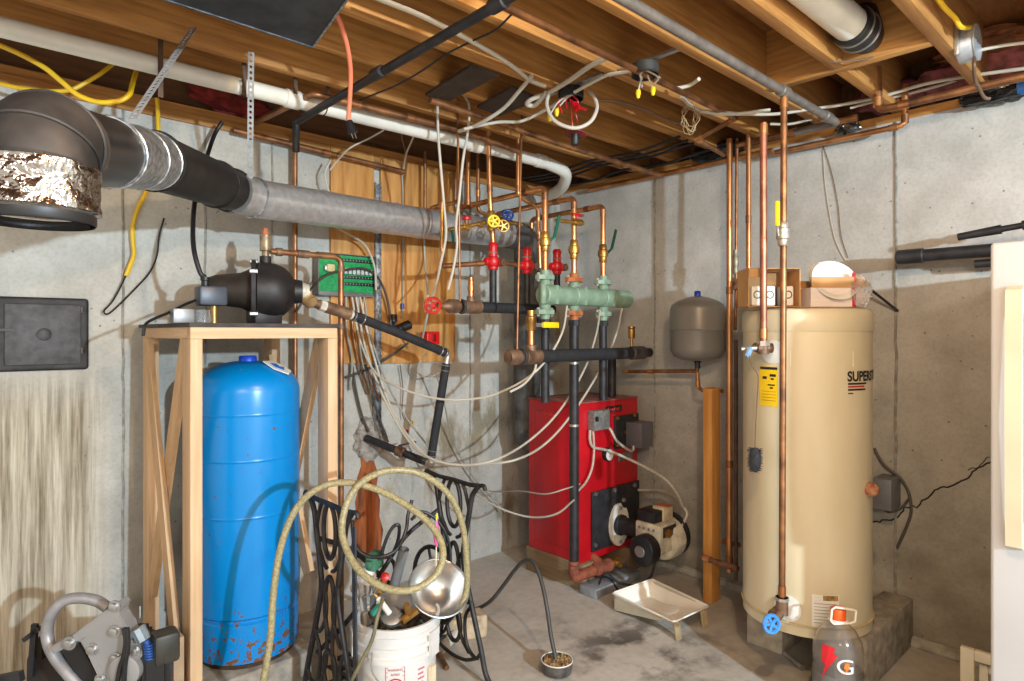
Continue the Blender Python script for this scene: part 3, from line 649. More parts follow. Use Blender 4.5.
# ---- circulators
GY = -.77
GZ = Yp(574, 296.5, GY).z
grust = mat('rusty_flange', (176, 104, 58), .7, .2, .25, 22)
def circulator(px, lab, rusty, mlen):
    x = Yp(px, 296, GY).x; t = thing('circulator_pump', lab, 'circulator', (x, GY, GZ-.11))
    bm = new(); lathe(bm, [(.024, -.075), (.030, -.05), (.036, -.02), (.036, .02), (.030, .05), (.024, .075)], (x, GY, GZ), (0, 0, 1), 24)
    cyl(bm, (x-.03, GY-.012, GZ), (x+.032, GY-.012, GZ), .052, seg=28, bev=.006)
    obj('volute', bm, green_paint, t)
    bm = new(); tp = [Vector((x-.034, GY-.02, GZ-.04)), Vector((x-.042, GY-.03, GZ)), Vector((x-.034, GY-.02, GZ+.045))]; sweep(bm, spline(tp, 5), .016, 10); obj('cast_rib', bm, green_paint, t)
    bm = new(); cyl(bm, (x+.033, GY-.012, GZ), (x+mlen, GY-.012, GZ), .049, seg=36, bev=.004); mo = obj('motor', bm, green_paint, t)
    bm = new(); box(bm, (x+.02, GY-.06, GZ-.047), (x+.038, GY+.035, GZ+.047), .004); obj('motor_bracket', bm, green_paint, t)
    for s in (-1, 1):
        fm = grust if rusty else green_paint
        bm = new(); z = GZ+s*.085
        prism(bm, [(-.055, -.012), (-.03, -.035), (.03, -.035), (.055, -.012), (.055, .012), (.03, .035), (-.03, .035), (-.055, .012)], (x, GY, z-.011), (1, 0, 0), (0, 1, 0), .022)
        cyl(bm, (x, GY, z), (x, GY, z+s*.035), .026, .022); fl = obj('flange', bm, fm, t, 'rusted flange' if rusty else None)
        for b_x in (-.045, .045):
            bm = new(); cyl(bm, (x+b_x, GY, z-.022), (x+b_x, GY, z+.022), .005, seg=8); hexnut(bm, (x+b_x, GY, z+.016), (0, 0, 1), .010, .009); hexnut(bm, (x+b_x, GY, z-.016), (0, 0, 1), .010, .009); obj('bolt', bm, solder, fl)
    return x
cxs = [circulator(545, 'green circulator pump nearest the plywood wall, first of three in line', False, .185),
       circulator(574, 'middle green circulator pump with rusty orange flanges', True, .20),
       circulator(603, 'green circulator pump closest to the right wall, its motor end showing', False, .195)]
# black drop pipes under them
CO = .0175
hd_y, hd_z = -.835, 1.25
for x, zb, lab in ((cxs[0], 1.02, 'black iron drop pipe under the circulator nearest the plywood'), (cxs[1], .165, 'tall black iron pipe from the rusty flanged pump down past the boiler'), (cxs[2], 1.0, 'black iron drop pipe under the circulator closest to the right wall')):
    t = thing('drop_pipe', lab, 'pipe', (x, GY, zb))
    bm = new(); cyl(bm, (x, GY, zb), (x, GY, GZ-.1205), .0245 if zb < .5 else .0215); obj('pipe', bm, black_pipe, t)
    bm = new(); cyl(bm, (x, GY, GZ-.15), (x, GY, GZ-.122), .029, seg=8); obj('union_nut', bm, black_pipe, t)
    if zb < .5:
        for zz in (1.2, .88): bm = new(); cyl(bm, (x, GY, zz), (x, GY, zz+.012), .0255); obj('pipe_joint', bm, solder, t)
# supply header above the boiler
hx0 = Yp(508, 357, hd_y).x; hx1 = Yp(650, 350, hd_y).x
hdr = thing('boiler_header', 'black iron header crossing above the boiler with a bronze capped end', 'pipe', ((hx0+hx1)/2, hd_y, hd_z))
tb = Yp(637, 352, hd_y).x
bm = new(); cyl(bm, (hx0+.16, hd_y, hd_z), (tb-.03, hd_y, hd_z), .031, seg=24); obj('header_pipe', bm, black_foam, hdr)
bm = new(); cyl(bm, (hx0+.10, hd_y, hd_z), (hx0+.20, hd_y, hd_z), .036, bev=.004); cyl(bm, (hx0+.145, hd_y, hd_z), (hx0+.145, hd_y, hd_z+.055), .024, bev=.003); obj('tee', bm, bronze, hdr)
bm = new(); lathe(bm, [(.03, 0), (.036, .012), (.036, .06), (.030, .062), (.027, .11)], (hx0, hd_y, hd_z), (1, 0, 0), 24); obj('end_cap', bm, bronze, hdr)
bm = new(); ring(bm, (hx0+.085, hd_y, hd_z), (1, 0, 0), .033, .008, 24, 8); obj('clamp', bm, ironm, hdr)
bm = new(); cyl(bm, (tb-.06, hd_y, hd_z), (tb+.06, hd_y, hd_z), .037, bev=.006); cyl(bm, (tb, hd_y, hd_z), (tb, hd_y+.05, hd_z), .030); obj('riser_tee', bm, mat('grey_iron_fitting', (84, 80, 78), .6, .3, .2, 20), hdr)
bm = new(); cyl(bm, (tb+.05, hd_y, hd_z), (min(hx1, -.03), hd_y, hd_z), .027, bev=.006); obj('end_nipple', bm, black_pipe, hdr)
bm = new(); pipe(bm, [Vector((tb, hd_y+.045, hd_z)), Vector((tb, -.66, hd_z)), Vector((tb, -.66, BZ1+.008))], .024, .05); obj('riser', bm, black_pipe, hdr)
# brass stop with a yellow tag and its copper stub (on the header tee)
sx_ = hx0+.145; st = thing('ball_valve', 'brass ball valve with a yellow-sleeved lever on the boiler header', 'valve', (sx_, hd_y, hd_z+.056))
bm = new(); cyl(bm, (sx_, hd_y, hd_z+.056), (sx_, hd_y, hd_z+.125), .016); obj('stub', bm, copper, st)
bm = new(); lathe(bm, [(.018, .12), (.021, .125), (.021, .15), (.025, .155), (.025, .185), (.019, .19), (.019, .215)], (sx_, hd_y, hd_z), (0, 0, 1), 16); obj('body', bm, brass, st)
bm = new(); bar(bm, (sx_+.02, hd_y-.012, hd_z+.148), (sx_+.15, hd_y-.02, hd_z+.146), .004, .018); lv = obj('lever', bm, steel, st)
bm = new(); box(bm, (sx_+.06, hd_y-.027, hd_z+.134), (sx_+.165, hd_y-.010, hd_z+.162), .004); obj('grip', bm, yellow_plastic, lv, 'yellow grip')
# air vent over the riser tee
av = thing('air_vent', 'small brass air vent standing on the riser tee above the boiler', 'vent', (tb-.05, hd_y, hd_z+.037))
bm = new(); cyl(bm, (tb-.05, hd_y, hd_z+.0375), (tb-.05, hd_y, hd_z+.08), .008); obj('stem', bm, brass, av)
bm = new(); lathe(bm, [(.017, 0), (.019, .004), (.019, .05), (.015, .054), (.021, .056), (.021, .066)], (tb-.05, hd_y, hd_z+.08), (0, 0, 1), 20); obj('chamber', bm, brass, av)
# ---- return header (upper, with the red valves)
ry, rz_ = -.60, Yp(500, 308, -.60).z
a0 = Yp(447, 308, ry).x; a1 = Yp(545, 308, ry).x
rh = thing('return_header', 'black insulated header with a bronze tee behind the green circulators', 'pipe', ((a0+a1)/2, ry, rz_))
bm = new(); cyl(bm, (Yp(480, 308, ry).x, ry, rz_), (a1+.06, ry, rz_), .026); obj('header_pipe', bm, black_foam, rh)
bm = new(); lathe(bm, [(.014, -.03), (.02, 0), (.033, .012), (.033, .055), (.026, .07)], (a0, ry, rz_), (1, 0, 0), 20); obj('end_reducer', bm, bronze, rh)
p = Yp(471, 308, ry).x
bm = new(); cyl(bm, (p-.045, ry, rz_), (p+.055, ry, rz_), .032, bev=.004); cyl(bm, (p, ry, rz_), (p, ry, rz_+.05), .02); obj('tee', bm, bronze, rh)
bm = new(); ring(bm, (p-.055, ry, rz_), (1, 0, 0), .028, .008, 20, 8); obj('clamp', bm, ironm, rh)
bm = new(); lathe(bm, [(.013, .05), (.013, .075), (.017, .077), (.017, .10), (.014, .101), (.014, .125), (.011, .128), (.011, .14)], (p, ry, rz_), (0, 0, 1), 14); obj('capped_stub', bm, copper, rh)
# red wheel valve at its end
def wheel(bm, c, axis, R, r=.004):
    c = Vector(c); ring(bm, c, axis, R, r, 20, 6); u, v = frame_of(Vector(axis))
    for k in range(5):
        a = k*2*math.pi/5; cyl(bm, c, c+(u*math.cos(a)+v*math.sin(a))*R, r*.9, seg=6)
    lathe(bm, [(R*.3, -.006), (R*.3, .008)], c, axis, 10)
gv = thing('gate_valve', 'small bronze gate valve with a red wheel at the end of the insulated header', 'valve', (a0-.06, ry, rz_-.03))
bm = new(); cyl(bm, (a0-.075, ry, rz_), (a0-.0305, ry, rz_), .015); obj('body', bm, brass, gv)
bm = new(); wheel(bm, (a0-.095, ry-.02, rz_), Vector((-.7, -.7, 0)), .034, .006); obj('hand_wheel', bm, red_paint, gv)
# ---- flow check valves (red bodies)
def flow_check(px, py, y, lab, top_of):
    c = Yp(px, py, y); t = thing('flow_valve', lab, 'valve', (c.x, y, rz_+.027))
    bm = new(); cyl(bm, (c.x, y, rz_+.0265), (c.x, y, c.z-.04), .018); obj('nipple', bm, black_pipe, t)
    bm = new(); lathe(bm, [(.022, -.04), (.024, -.035), (.024, -.025), (.030, -.02), (.034, 0), (.030, .02), (.022, .026), (.022, .07), (.024, .072), (.024, .085), (.018, .095)], c, (0, 0, 1), 20)
    cyl(bm, c+Vector((-.052, 0, 0)), c+Vector((.052, 0, 0)), .020, seg=16, bev=.004); b1 = obj('body', bm, red_paint, t)
    bm = new(); lathe(bm, [(.018, 0), (.020, .004), (.020, .014), (.010, .015), (.010, .02)], c+Vector((.045, -.012, 0)), (.3, -.95, 0), 8); obj('port_plug', bm, bronze, b1)
    bm = new(); ring(bm, c+Vector((0, 0, .045)), (0, 0, 1), .0225, .003, 18, 6); obj('collar', bm, solder, b1)
    return c
r1 = flow_check(493, 262, ry, 'red flow valve directly under the yellow wheel handle', None)
r2 = flow_check(527, 266, ry, 'red flow valve between the yellow wheel handle and the nearest green pump', None)
r3 = flow_check(557, 267, ry, 'red flow valve partly behind the nearest green circulator pump', None)
# copper above them
def copper_run(lab, pts, r, m=copper, joints=(), cat='pipe', rad=None, name='copper_pipe'):
    P = [Vector(p) for p in pts]; t = thing(name, lab, cat, P[-1])
    bm = new(); pipe(bm, P, r, rad); obj('tube', bm, m, t)
    for (i, f) in joints:
        d = (P[i+1]-P[i]).normalized(); c = P[i].lerp(P[i+1], f); bm = new(); cyl(bm, c-d*.018, c+d*.018, r+.0025, seg=14); obj('coupling', bm, copper if m is not copper else MATS['aged_copper'], t)
    return t
t = copper_run('bright copper riser rising from the red flow valve to the joists, with a yellow wheel', [r1+Vector((0, 0, .0955)), Yp(490, 200, ry), Yp(488, 124, ry)], .0125, copper, ((0, .3), (1, .15), (1, .85)))
yw = Yp(491, 221, ry)
bm = new(); lathe(bm, [(.016, -.05), (.019, -.045), (.019, -.015), (.022, 0), (.019, .02), (.019, .045), (.016, .05)], yw, (0, 0, 1), 14); vb = obj('valve_body', bm, brass, t)
bm = new(); wheel(bm, yw+Vector((-.025, -.05, -.01)), (-.5, -.85, 0), .026, .006); obj('hand_wheel', bm, yellow_plastic, vb, 'yellow hand wheel')
# brass side line with a small red-knobbed purge valve
y0_, y1_ = Yp(448, 230, ry+.02), Yp(488, 223, ry)
t = thing('purge_line', 'short brass line with a small red handle beside the yellow wheel', 'pipe', y0_)
bm = new(); cyl(bm, y0_, y1_-Vector((.02, 0, 0)), .010); obj('tube', bm, brass, t)
for f, s in ((.45, .017), (.8, .014)):
    c = y0_.lerp(y1_, f); bm = new(); cyl(bm, c+Vector((-s, 0, 0)), c+Vector((s, 0, 0)), s, seg=8); obj('fitting', bm, brass, t)
c = y0_.lerp(y1_, .45); bm = new(); cyl(bm, c, c+Vector((0, 0, .035)), .010); lv = obj('valve_stem', bm, bronze, t)
bm = new(); lathe(bm, [(.022, 0), (.022, .01), (.012, .016)], c+Vector((0, 0, .034)), (0, 0, 1), 12); obj('knob', bm, red_paint, lv, 'red knob')
bm = new(); bar(bm, y0_+Vector((.01, -.02, .0)), y0_+Vector((.012, -.025, -.06)), .014, .006); obj('lever', bm, mat('green_grip', (24, 92, 74), .5, 0, .1), t, 'dark green lever')
# blue wheel and brass valve right of the yellow one
t = thing('drain_valve', 'brass drain valve with a blue wheel behind the yellow wheel', 'valve', Yp(505, 226, ry+.1))
bm = new(); c = Yp(505, 222, ry+.1); cyl(bm, c+Vector((-.05, 0, 0)), c+Vector((.12, 0, 0)), .009); cyl(bm, c+Vector((-.02, 0, 0)), c+Vector((.02, 0, 0)), .017, seg=8); obj('body', bm, brass, t)
bm = new(); wheel(bm, Yp(508, 215, ry+.04), (-.5, -.8, .3), .026, .006); obj('hand_wheel', bm, mat('navy_wheel', (36, 66, 130), .4, 0, .1), t, 'blue wheel')
bm = new(); wheel(bm, Yp(503, 226, ry+.03), (-.5, -.85, 0), .028, .0055); obj('hand_wheel', bm, brass, t)
# pump discharge risers and their horizontals to the back wall
tops = [(545, 188, 'copper riser from the nearest circulator turning back to the wall'), (574, 198, 'copper riser with a red-handled valve above the rusty flanged circulator'), (603, 206, 'copper riser from the circulator closest to the right wall, turning back')]
risers = []
for (px, py, lab), x, yend in zip(tops, cxs, (-.09, -.16, -.22)):
    zt = Dp(px, py, (Vector((x, GY, 0))-CAM).dot(FW)).z
    t = copper_run(lab, [(x, GY, GZ+.1205), (x, GY, zt), (x, yend, zt), (x, yend, 2.33 if px == 545 else zt-.10)], .0145, copper, ((0, .35), (0, .9), (1, .2), (1, .85)))
    vz = GZ+.22 if px != 545 else GZ+.24
    bm = new(); lathe(bm, [(.017, -.05), (.021, -.045), (.021, -.022), (.027, -.018), (.029, 0), (.027, .018), (.021, .022), (.021, .045), (.017, .05)], (x, GY, vz+.02), (0, 0, 1), 16); vb = obj('valve_body', bm, brass, t)
    if px != 574:
        side = 1
        bm = new(); bar(bm, (x+.03, GY-.035, vz+.045), (x+.055, GY-.045, vz+.15), .018, .005, (0, 1, 0)); bar(bm, (x+.01, GY-.02, vz+.02), (x+.035, GY-.035, vz+.05), .012, .005, (0, 1, 0)); obj('lever', bm, MATS['green_grip'], vb, 'dark green lever')
    else:
        c = Vector((x+.0, GY-.02, vz+.16)); bm = new(); cyl(bm, c+Vector((-.16, 0, -.01)), c+Vector((.05, 0, 0)), .009); cyl(bm, c+Vector((-.02, 0, 0)), c+Vector((.03, 0, 0)), .018, seg=8); sb_ = obj('side_valve', bm, brass, t)
        bm = new(); cyl(bm, c+Vector((.0, 0, .01)), c+Vector((0, 0, .035)), .008); bar(bm, c+Vector((-.035, -.0, .038)), c+Vector((.045, 0, .038)), .024, .010, bev=.003); obj('handle', bm, red_paint, sb_, 'red tee handle')
    risers.append((x, zt))
# secondary tube left of the first riser
xx = Yp(538, 210, -.62).x
copper_run('slim copper branch beside the nearest circulator riser', [Yp(518, 125, -.62), Yp(518, 196, -.62), Yp(538, 208, -.62), Yp(540, 268, -.62)], .0105, copper, ((0, .1), (0, .9), (2, .1), (2, .5)), rad=.03)
copper_run('long thin aged tube dropping in front of the manifold to the header cap', [Yp(522, 108, -.80), Yp(520, 200, -.815), Yp(517, 349, -.83)], .0052, copper_old)
copper_run('thin aged tube from the dark joist plate down to the insulated header', [Yp(457, 89, -.64), Yp(459, 200, -.64), Yp(460, 301, -.635)], .0055, copper_old)
copper_run('copper pipe beside the wall, hidden below by the flue', [Yp(425, 152, -.09), Yp(425, 235, -.09)], .009, copper_old)
t = copper_run('pale brass tube standing in front of the flue end', [Yp(442, 204, -.50), Yp(442, 228, -.50), Yp(442, 250, -.50)], .0095, brass, ((0, .1), (1, .9)))
copper_run('copper elbow pipe over the flue end leading to the pale brass tube', [Yp(431, 208, -.20), Yp(458, 202, -.20), Yp(458, 150, -.20)], .0105, copper, ((0, .2),))
copper_run('copper riser right of the thin tube, stopping above the flue', [Yp(468, 205, -.30), Yp(468, 135, -.30)], .0125, copper, ((0, .06), (0, .9)))
copper_run('copper riser bent toward the manifold behind the yellow wheel', [Yp(478, 150, -.22), Yp(478, 212, -.22), Yp(512, 222, -.22)], .0105, copper_old, ((0, .7),), rad=.04)
copper_run('low copper cross pipe running into the red flow valve under the yellow wheel', [Yp(443, 266, ry+.05), Yp(487, 263, ry+.01)], .0125, copper_old, ((0, .82),))
copper_run('short copper link between two red flow valves', [r1+Vector((.053, 0, 0)), r2+Vector((-.053, 0, 0))], .0115, copper_old)
# wall-head copper
copper_run('copper pipe along the head of the left wall under the sill', [Yp(233, 130, -.05), Yp(404, 172, -.05)], .0135, copper_old, ((0, .5),))
copper_run('copper pipe beneath the joists with an elbow back toward the left wall', [Yp(256, 122, -.063), Vector((-2.075, -.64, 2.28)), Yp(463, 131, -.64), Yp(520, 152, -.64)], .0135, copper_old, ((1, .25), (1, .6)))
copper_run('upright aged pipe on the left wall behind the pump', [Yp(295, 134, -.06), Yp(295, 420, -.06), Yp(295, 560, -.06)], .012, copper_old, ((0, .3),))
copper_run('copper cross pipe below the joists toward the right wall', [Yp(430, 100, -.84), Yp(560, 144, -.84), Vector((-.065, -.84, 2.27))], .0135, copper_old, ((1, .1),))
# red control and wiring harness on the plywood
rc = Yp(433, 338, -.14)
t = thing('relay_box', 'small bright red switch box below the red wheel valve', 'switch', (rc.x, -.1, rc.z-.04))
bm = new(); box(bm, (rc.x-.045, -.15, rc.z-.035), (rc.x+.04, -.085, rc.z+.035), .006); obj('housing', bm, mat('bright_red_plastic', (222, 24, 24), .35, 0, .06, 6), t)
bm = new(); box(bm, (rc.x-.01, -.156, rc.z-.02), (rc.x+.01, -.1505, rc.z+.02), .002); obj('rocker', bm, mat('dark_red', (120, 10, 16), .4, 0, .1), t)
bm = new(); box(bm, (rc.x-.03, -.0848, rc.z-.03), (rc.x+.03, -.0205, rc.z+.03)); obj('bracket', bm, steel, t)
bx_ = Yp(405, 326, -.08)
t = thing('cable_splice', 'black splice block fixed on the plywood near the hose', 'connector', (bx_.x, -.05, bx_.z-.03))
bm = new(); cyl(bm, (bx_.x-.035, -.06, bx_.z-.02), (bx_.x+.04, -.07, bx_.z+.01), .026, bev=.006); obj('body', bm, black_plastic, t)
bm = new(); cyl(bm, (bx_.x-.055, -.055, bx_.z+.02), (bx_.x-.055, -.055, bx_.z+.062), .018, bev=.004); box(bm, (bx_.x-.06, -.05, bx_.z-.02), (bx_.x-.04, -.0205, bx_.z+.03)); obj('gland', bm, black_plastic, t)
# ================================================================== BOILER DETAILS
def onb(px, py, out=0.0): return Yp(px, py, BY0-out)
def fbox(px0, py0, px1, py1, d0, d1, bev=.002):
    a = Yp(px0, py1, BY0); b = Yp(px1, py0, BY0); bm = new(); box(bm, (a.x, BY0-d1, a.z), (b.x, BY0-d0, b.z), bev); return bm
lowp = obj('burner_plate', fbox(590.5, 480, 637.5, 552, .0005, .014), black_pipe, boiler, 'black burner mounting plate')
for px, py in ((595, 494), (634, 485), (614, 490), (595, 545), (633, 538)):
    c = onb(px, py, .014); bm = new(); hexnut(bm, c+Vector((0, -.004, 0)), (0, 1, 0), .011, .012); obj('bolt', bm, steel, lowp)
c = onb(624, 500, .014); bm = new(); lathe(bm, [(.042, 0), (.042, .012), (.03, .018)], c, (0, -1, 0), 24); pd = obj('peephole_cover', bm, black_pipe, lowp)
bm = new(); lathe(bm, [(.012, .018), (.010, .03)], c+Vector((-.03, 0, .01)), (0, -1, 0), 12); obj('knob', bm, steel, pd)
upp = obj('access_plate', fbox(613.5, 413, 637, 449, .0005, .012), black_pipe, boiler, 'black upper plate')
for px, py in ((617, 418), (634, 415), (625, 432), (617, 445)):
    c = onb(px, py, .012); bm = new(); hexnut(bm, c+Vector((0, -.004, 0)), (0, 1, 0), .010, .010); obj('bolt', bm, brass, upp)
lg = obj('name_plate', fbox(605.5, 404.5, 621.5, 413.5, .0005, .004, .0005), mat('black_plate', (24, 20, 22), .4, 0, .05), boiler, 'small black plate with red script')
c = onb(613.5, 409, .0045); 
bm = new()
for k, (h_, o_) in enumerate(((.016, -.045), (.010, -.024), (.010, -.008), (.014, .010), (.010, .028), (.013, .044))):
    sweep(bm, spline([c+Vector((o_-.006, 0, -.008)), c+Vector((o_, 0, h_-.006)), c+Vector((o_+.007, 0, -.006))], 4), .0022, 5)
sweep(bm, [c+Vector((-.055, 0, -.016)), c+Vector((.05, 0, -.013))], .0018, 5)
obj('script_emblem', bm, mat('script_red', (206, 40, 44), .4, 0, .05), lg)
sp_ = obj('rating_plate', fbox(618, 451, 632, 461.5, .0005, .003, .0005), mat('silver_plate', (150, 148, 150), .4, .5, .15, 50), boiler, 'silver rating plate')
bm = new()
for k in range(4):
    q = onb(625, 453.5+k*2, .0032); box(bm, q+Vector((-.045, -.0006, -.0016)), q+Vector((.04-.02*(k % 2), 0, .0016)))
obj('print_line', bm, ink, sp_)
# aquastat control box
p = onb(637, 450); 
a0 = Yp(627.5, 449, BY0-.10); a1 = Yp(645, 418.5, BY0-.10)
aq = fbox(624, 419.5, 636, 446, .0125, .12, .003); cbx = obj('control_box', aq, mat('aquastat_grey', (104, 102, 106), .4, .2, .08, 8), boiler, 'grey control box')
q = onb(630, 448, .06); bm = new(); cyl(bm, q+Vector((.03, 0, .012)), q+Vector((.03, 0, -.015)), .012); obj('cable_clamp', bm, steel, cbx)
# gauge
c = onb(606, 454, 0.0005); bm = new(); lathe(bm, [(.036, 0), (.036, .022), (.034, .026)], c, (0, -1, 0), 28); gg = obj('gauge', bm, black_plastic, boiler, 'round white-faced gauge')
bm = new(); lathe(bm, [(.031, .0262), (.031, .0275)], c, (0, -1, 0), 28); gf = obj('dial', bm, white_plastic, gg)
bm = new(); bar(bm, c+Vector((-.004, -.0285, -.012)), c+Vector((.006, -.0285, .018)), .003, .0015, (0, 1, 0)); obj('needle', bm, ink, gf)
# metal junction box
jx = fbox(587, 408.5, 602, 430, .0005, .055, .004); jb = obj('junction_box', jx, mat('cast_box', (150, 150, 146), .5, .5, .2, 50, bmp=.2), boiler, 'grey cast junction box with a switch')
c = onb(596, 419, .055); bm = new(); box(bm, c+Vector((-.008, -.014, -.013)), c+Vector((.008, -.0003, .013)), .003); obj('toggle', bm, black_plastic, jb)
# armoured cables on the boiler front
bxc = mat('armoured_cable', (196, 188, 174), .45, .25, .1, 90)
for lab, pts in (('pale cable from the grey junction box down to the boiler gauge', [(590, 430, .03), (590, 440, .03), (593, 447, .03), (601, 449, .03), (606, 450, .035)]),
                 ('pale cable arching from the grey junction box to the grey control box', [(603, 424, .03), (610, 429, .05), (617, 441, .08), (627, 449, .08), (632, 451, .07)]),
                 ('pale cable from the boiler gauge out to the burner', [(607, 450, .04), (622, 456, .08), (645, 467, .18), (666, 480, .30), (678, 495, .34), (683, 507, .34)]),
                 ('thin tan cable hanging straight down the boiler front edge', [(593, 430, .03), (594, 450, .03), (592, 468, .03), (586, 482, .03), (578, 491, .05)])):
    bm = new(); wire(bm, [onb(a, b, o) for a, b, o in pts], .0075 if 'thin' not in lab else .006, 8); single('armoured_cable', bm, bxc, lab, 'cable')
# panel marks on the side
mk = Xp(549, 413, BX0-.0042); bm = new()
for k in range(3):
    ring(bm, mk+Vector((0, .03-.03*k, .0)), (1, 0, 0), .011, .0018, 14, 5)
obj('side_mark', bm, mat('pink_mark', (206, 70, 70), .6, 0, .1), boiler)
# ---- oil burner
bc = Yp(618, 524, BY0-.014)
bn = thing('oil_burner', 'oil burner with a white flange and black motor bolted to the red boiler', 'burner', (bc.x, BY0-.25, 0))
cream_b = mat('burner_white', (214, 206, 184), .5, .1, .2, 16, bmp=.1)
bm = new(); prism(bm, [(.084*math.cos(t), .118*math.sin(t)) for t in [i*2*math.pi/28 for i in range(28)]], bc+Vector((0, -.0005, 0)), (1, 0, 0), (0, 0, 1), .012); bmesh.ops.recalc_face_normals(bm, faces=bm.faces)
fl = obj('flange', bm, mat('flange_white', (224, 220, 208), .5, 0, .12, 20), bn, 'white oval flange')
for s in (-.094, .094):
    bm = new(); hexnut(bm, bc+Vector((.0, -.018, s)), (0, 1, 0), .010, .014); obj('bolt', bm, steel, fl)
bm = new(); lathe(bm, [(.056, .010), (.056, .03), (.046, .034), (.046, .17)], bc, (0, -1, 0), 28); obj('air_tube', bm, black_pipe, bn)
hb = bc+Vector((0, -.17, 0))
bm = new(); box(bm, hb+Vector((-.075, -.16, -.075)), hb+Vector((.075, 0, .075)), .012); obj('housing', bm, cream_b, bn, 'cream burner housing')
bm = new(); lathe(bm, [(.105, 0), (.112, .01), (.112, .08), (.10, .09)], hb+Vector((.03, -.085, -.03)), (1, 0, 0), 32); obj('fan_scroll', bm, cream_b, bn)
bm = new(); lathe(bm, [(.118, 0), (.118, .02), (.09, .03)], hb+Vector((.12, -.085, -.02)), (1, 0, 0), 32); obj('fan_rim', bm, black_pipe, bn)
mc = hb+Vector((-.075, -.085, -.055))
bm = new(); lathe(bm, [(.078, 0), (.078, .05), (.07, .065), (.03, .075)], mc, (-1, 0, 0), 28); mo = obj('motor', bm, black_plastic, bn)
bm = new(); lathe(bm, [(.03, .0752), (.028, .08)], mc, (-1, 0, 0), 20); obj('pump_cap', bm, steel, mo)
bm = new(); box(bm, hb+Vector((-.07, -.12, .0755)), hb+Vector((.05, -.01, .135)), .006); tb_ = obj('ignition_transformer', bm, black_pipe, bn)
bm = new(); box(bm, hb+Vector((.0, -.13, .0755)), hb+Vector((.085, -.06, .15)), .004); obj('primary_control', bm, mat('primary_cover', (206, 190, 160), .5, 0, .15, 16), bn, 'pale control cover')
bm = new(); box(bm, hb+Vector((.02, -.14, .1505)), hb+Vector((.07, -.07, .154))); obj('cover_strip', bm, mat('orange_strip', (184, 104, 56), .6, 0, .1), bn)
for i in range(4):
    q = hb+Vector((-.0755, -.03-.03*i, .045)); bm = new(); hexnut(bm, q, (1, 0, 0), .008, .010); obj('screw', bm, steel, bn)
bm = new(); lathe(bm, [(.022, 0), (.022, .02), (.014, .024)], hb+Vector((-.02, -.16, .03)), (0, -1, 0), 18); obj('nozzle_cap', bm, brass, bn)
bm = new(); box(bm, hb+Vector((-.055, -.166, .01)), hb+Vector((.06, -.1605, .064)), .002); obj('data_plate', bm, mat('plate_dark', (64, 58, 52), .5, .2, .2, 40), bn)
# fuel line loop and wiring loop
bm = new(); wire(bm, [Yp(653, 545, BY0-.30), Yp(655, 560, BY0-.30), Yp(650, 577, BY0-.28), Yp(636, 585, BY0-.22), Yp(618, 582, BY0-.14), Yp(607, 572, BY0-.10)], .0065, 8); single('fuel_hose', bm, black_plastic, 'black hose looping from the burner motor down to the floor', 'hose')
bm = new(); wire(bm, [Yp(599, 584, BY0-.14), Yp(602, 577, BY0-.12), Yp(610, 579, BY0-.12), Yp(618, 590, BY0-.14)], .005, 8); single('fuel_tube', bm, black_plastic, 'short black loop of tubing on the concrete pad', 'tube')
bm = new(); wire(bm, [Yp(638, 490, BY0-.02), Yp(660, 491, BY0-.14), Yp(676, 498, BY0-.26), Yp(682, 508, BY0-.3)], .008, 8); single('armoured_cable', bm, grey_cable, 'grey cable curving from behind the boiler to the burner control', 'cable')
bm = new(); wire(bm, [Yp(684, 507, BY0-.34), Yp(687, 515, BY0-.36), Yp(680, 530, BY0-.34), Yp(676, 540, BY0-.33)], .008, 8); single('armoured_cable', bm, bxc, 'short pale cable dropping into the burner housing', 'cable')
# rusty return tee at the foot of the boiler
rt = thing('return_tee', 'rust red return pipe and tee at the foot of the boiler', 'pipe', (cxs[1], GY, .1))
rusty = mat('rust_pipe', (164, 92, 66), .75, .2, .3, 24, col2=(110, 60, 44), bmp=.2)
zt_ = .10; xm = cxs[1]
bm = new(); pipe(bm, [Vector((xm, GY, .168)), Vector((xm, GY, zt_)), Vector((xm+.24, GY, zt_))], .028, .05); obj('elbow', bm, rusty, rt)
bm = new(); cyl(bm, (xm+.16, GY, zt_), (xm+.29, GY, zt_), .036, bev=.005); cyl(bm, (xm+.22, GY+.01, zt_), (xm+.22, GY+.01, zt_+.01), .03); obj('tee', bm, rusty, rt)
bm = new(); cyl(bm, (xm+.20, GY, zt_+.03), (xm+.20, BY0+.06, .165), .026); obj('boiler_leg', bm, rusty, rt)
bm = new(); lathe(bm, [(.02, 0), (.02, .04), (.028, .042), (.028, .066), (.016, .07)], (xm+.29, GY, zt_), (.9, -.4, .1), 16); dv = obj('drain_cock', bm, brass, rt)
bm = new(); lathe(bm, [(.013, .0705), (.013, .09)], (xm+.29, GY, zt_), (.9, -.4, .1), 6); obj('cock_head', bm, steel, dv)
bm = new(); sweep(bm, [Vector((xm, GY, .172)), Vector((xm, GY, .19))], .0275, 14); obj('collar', bm, rusty, rt)
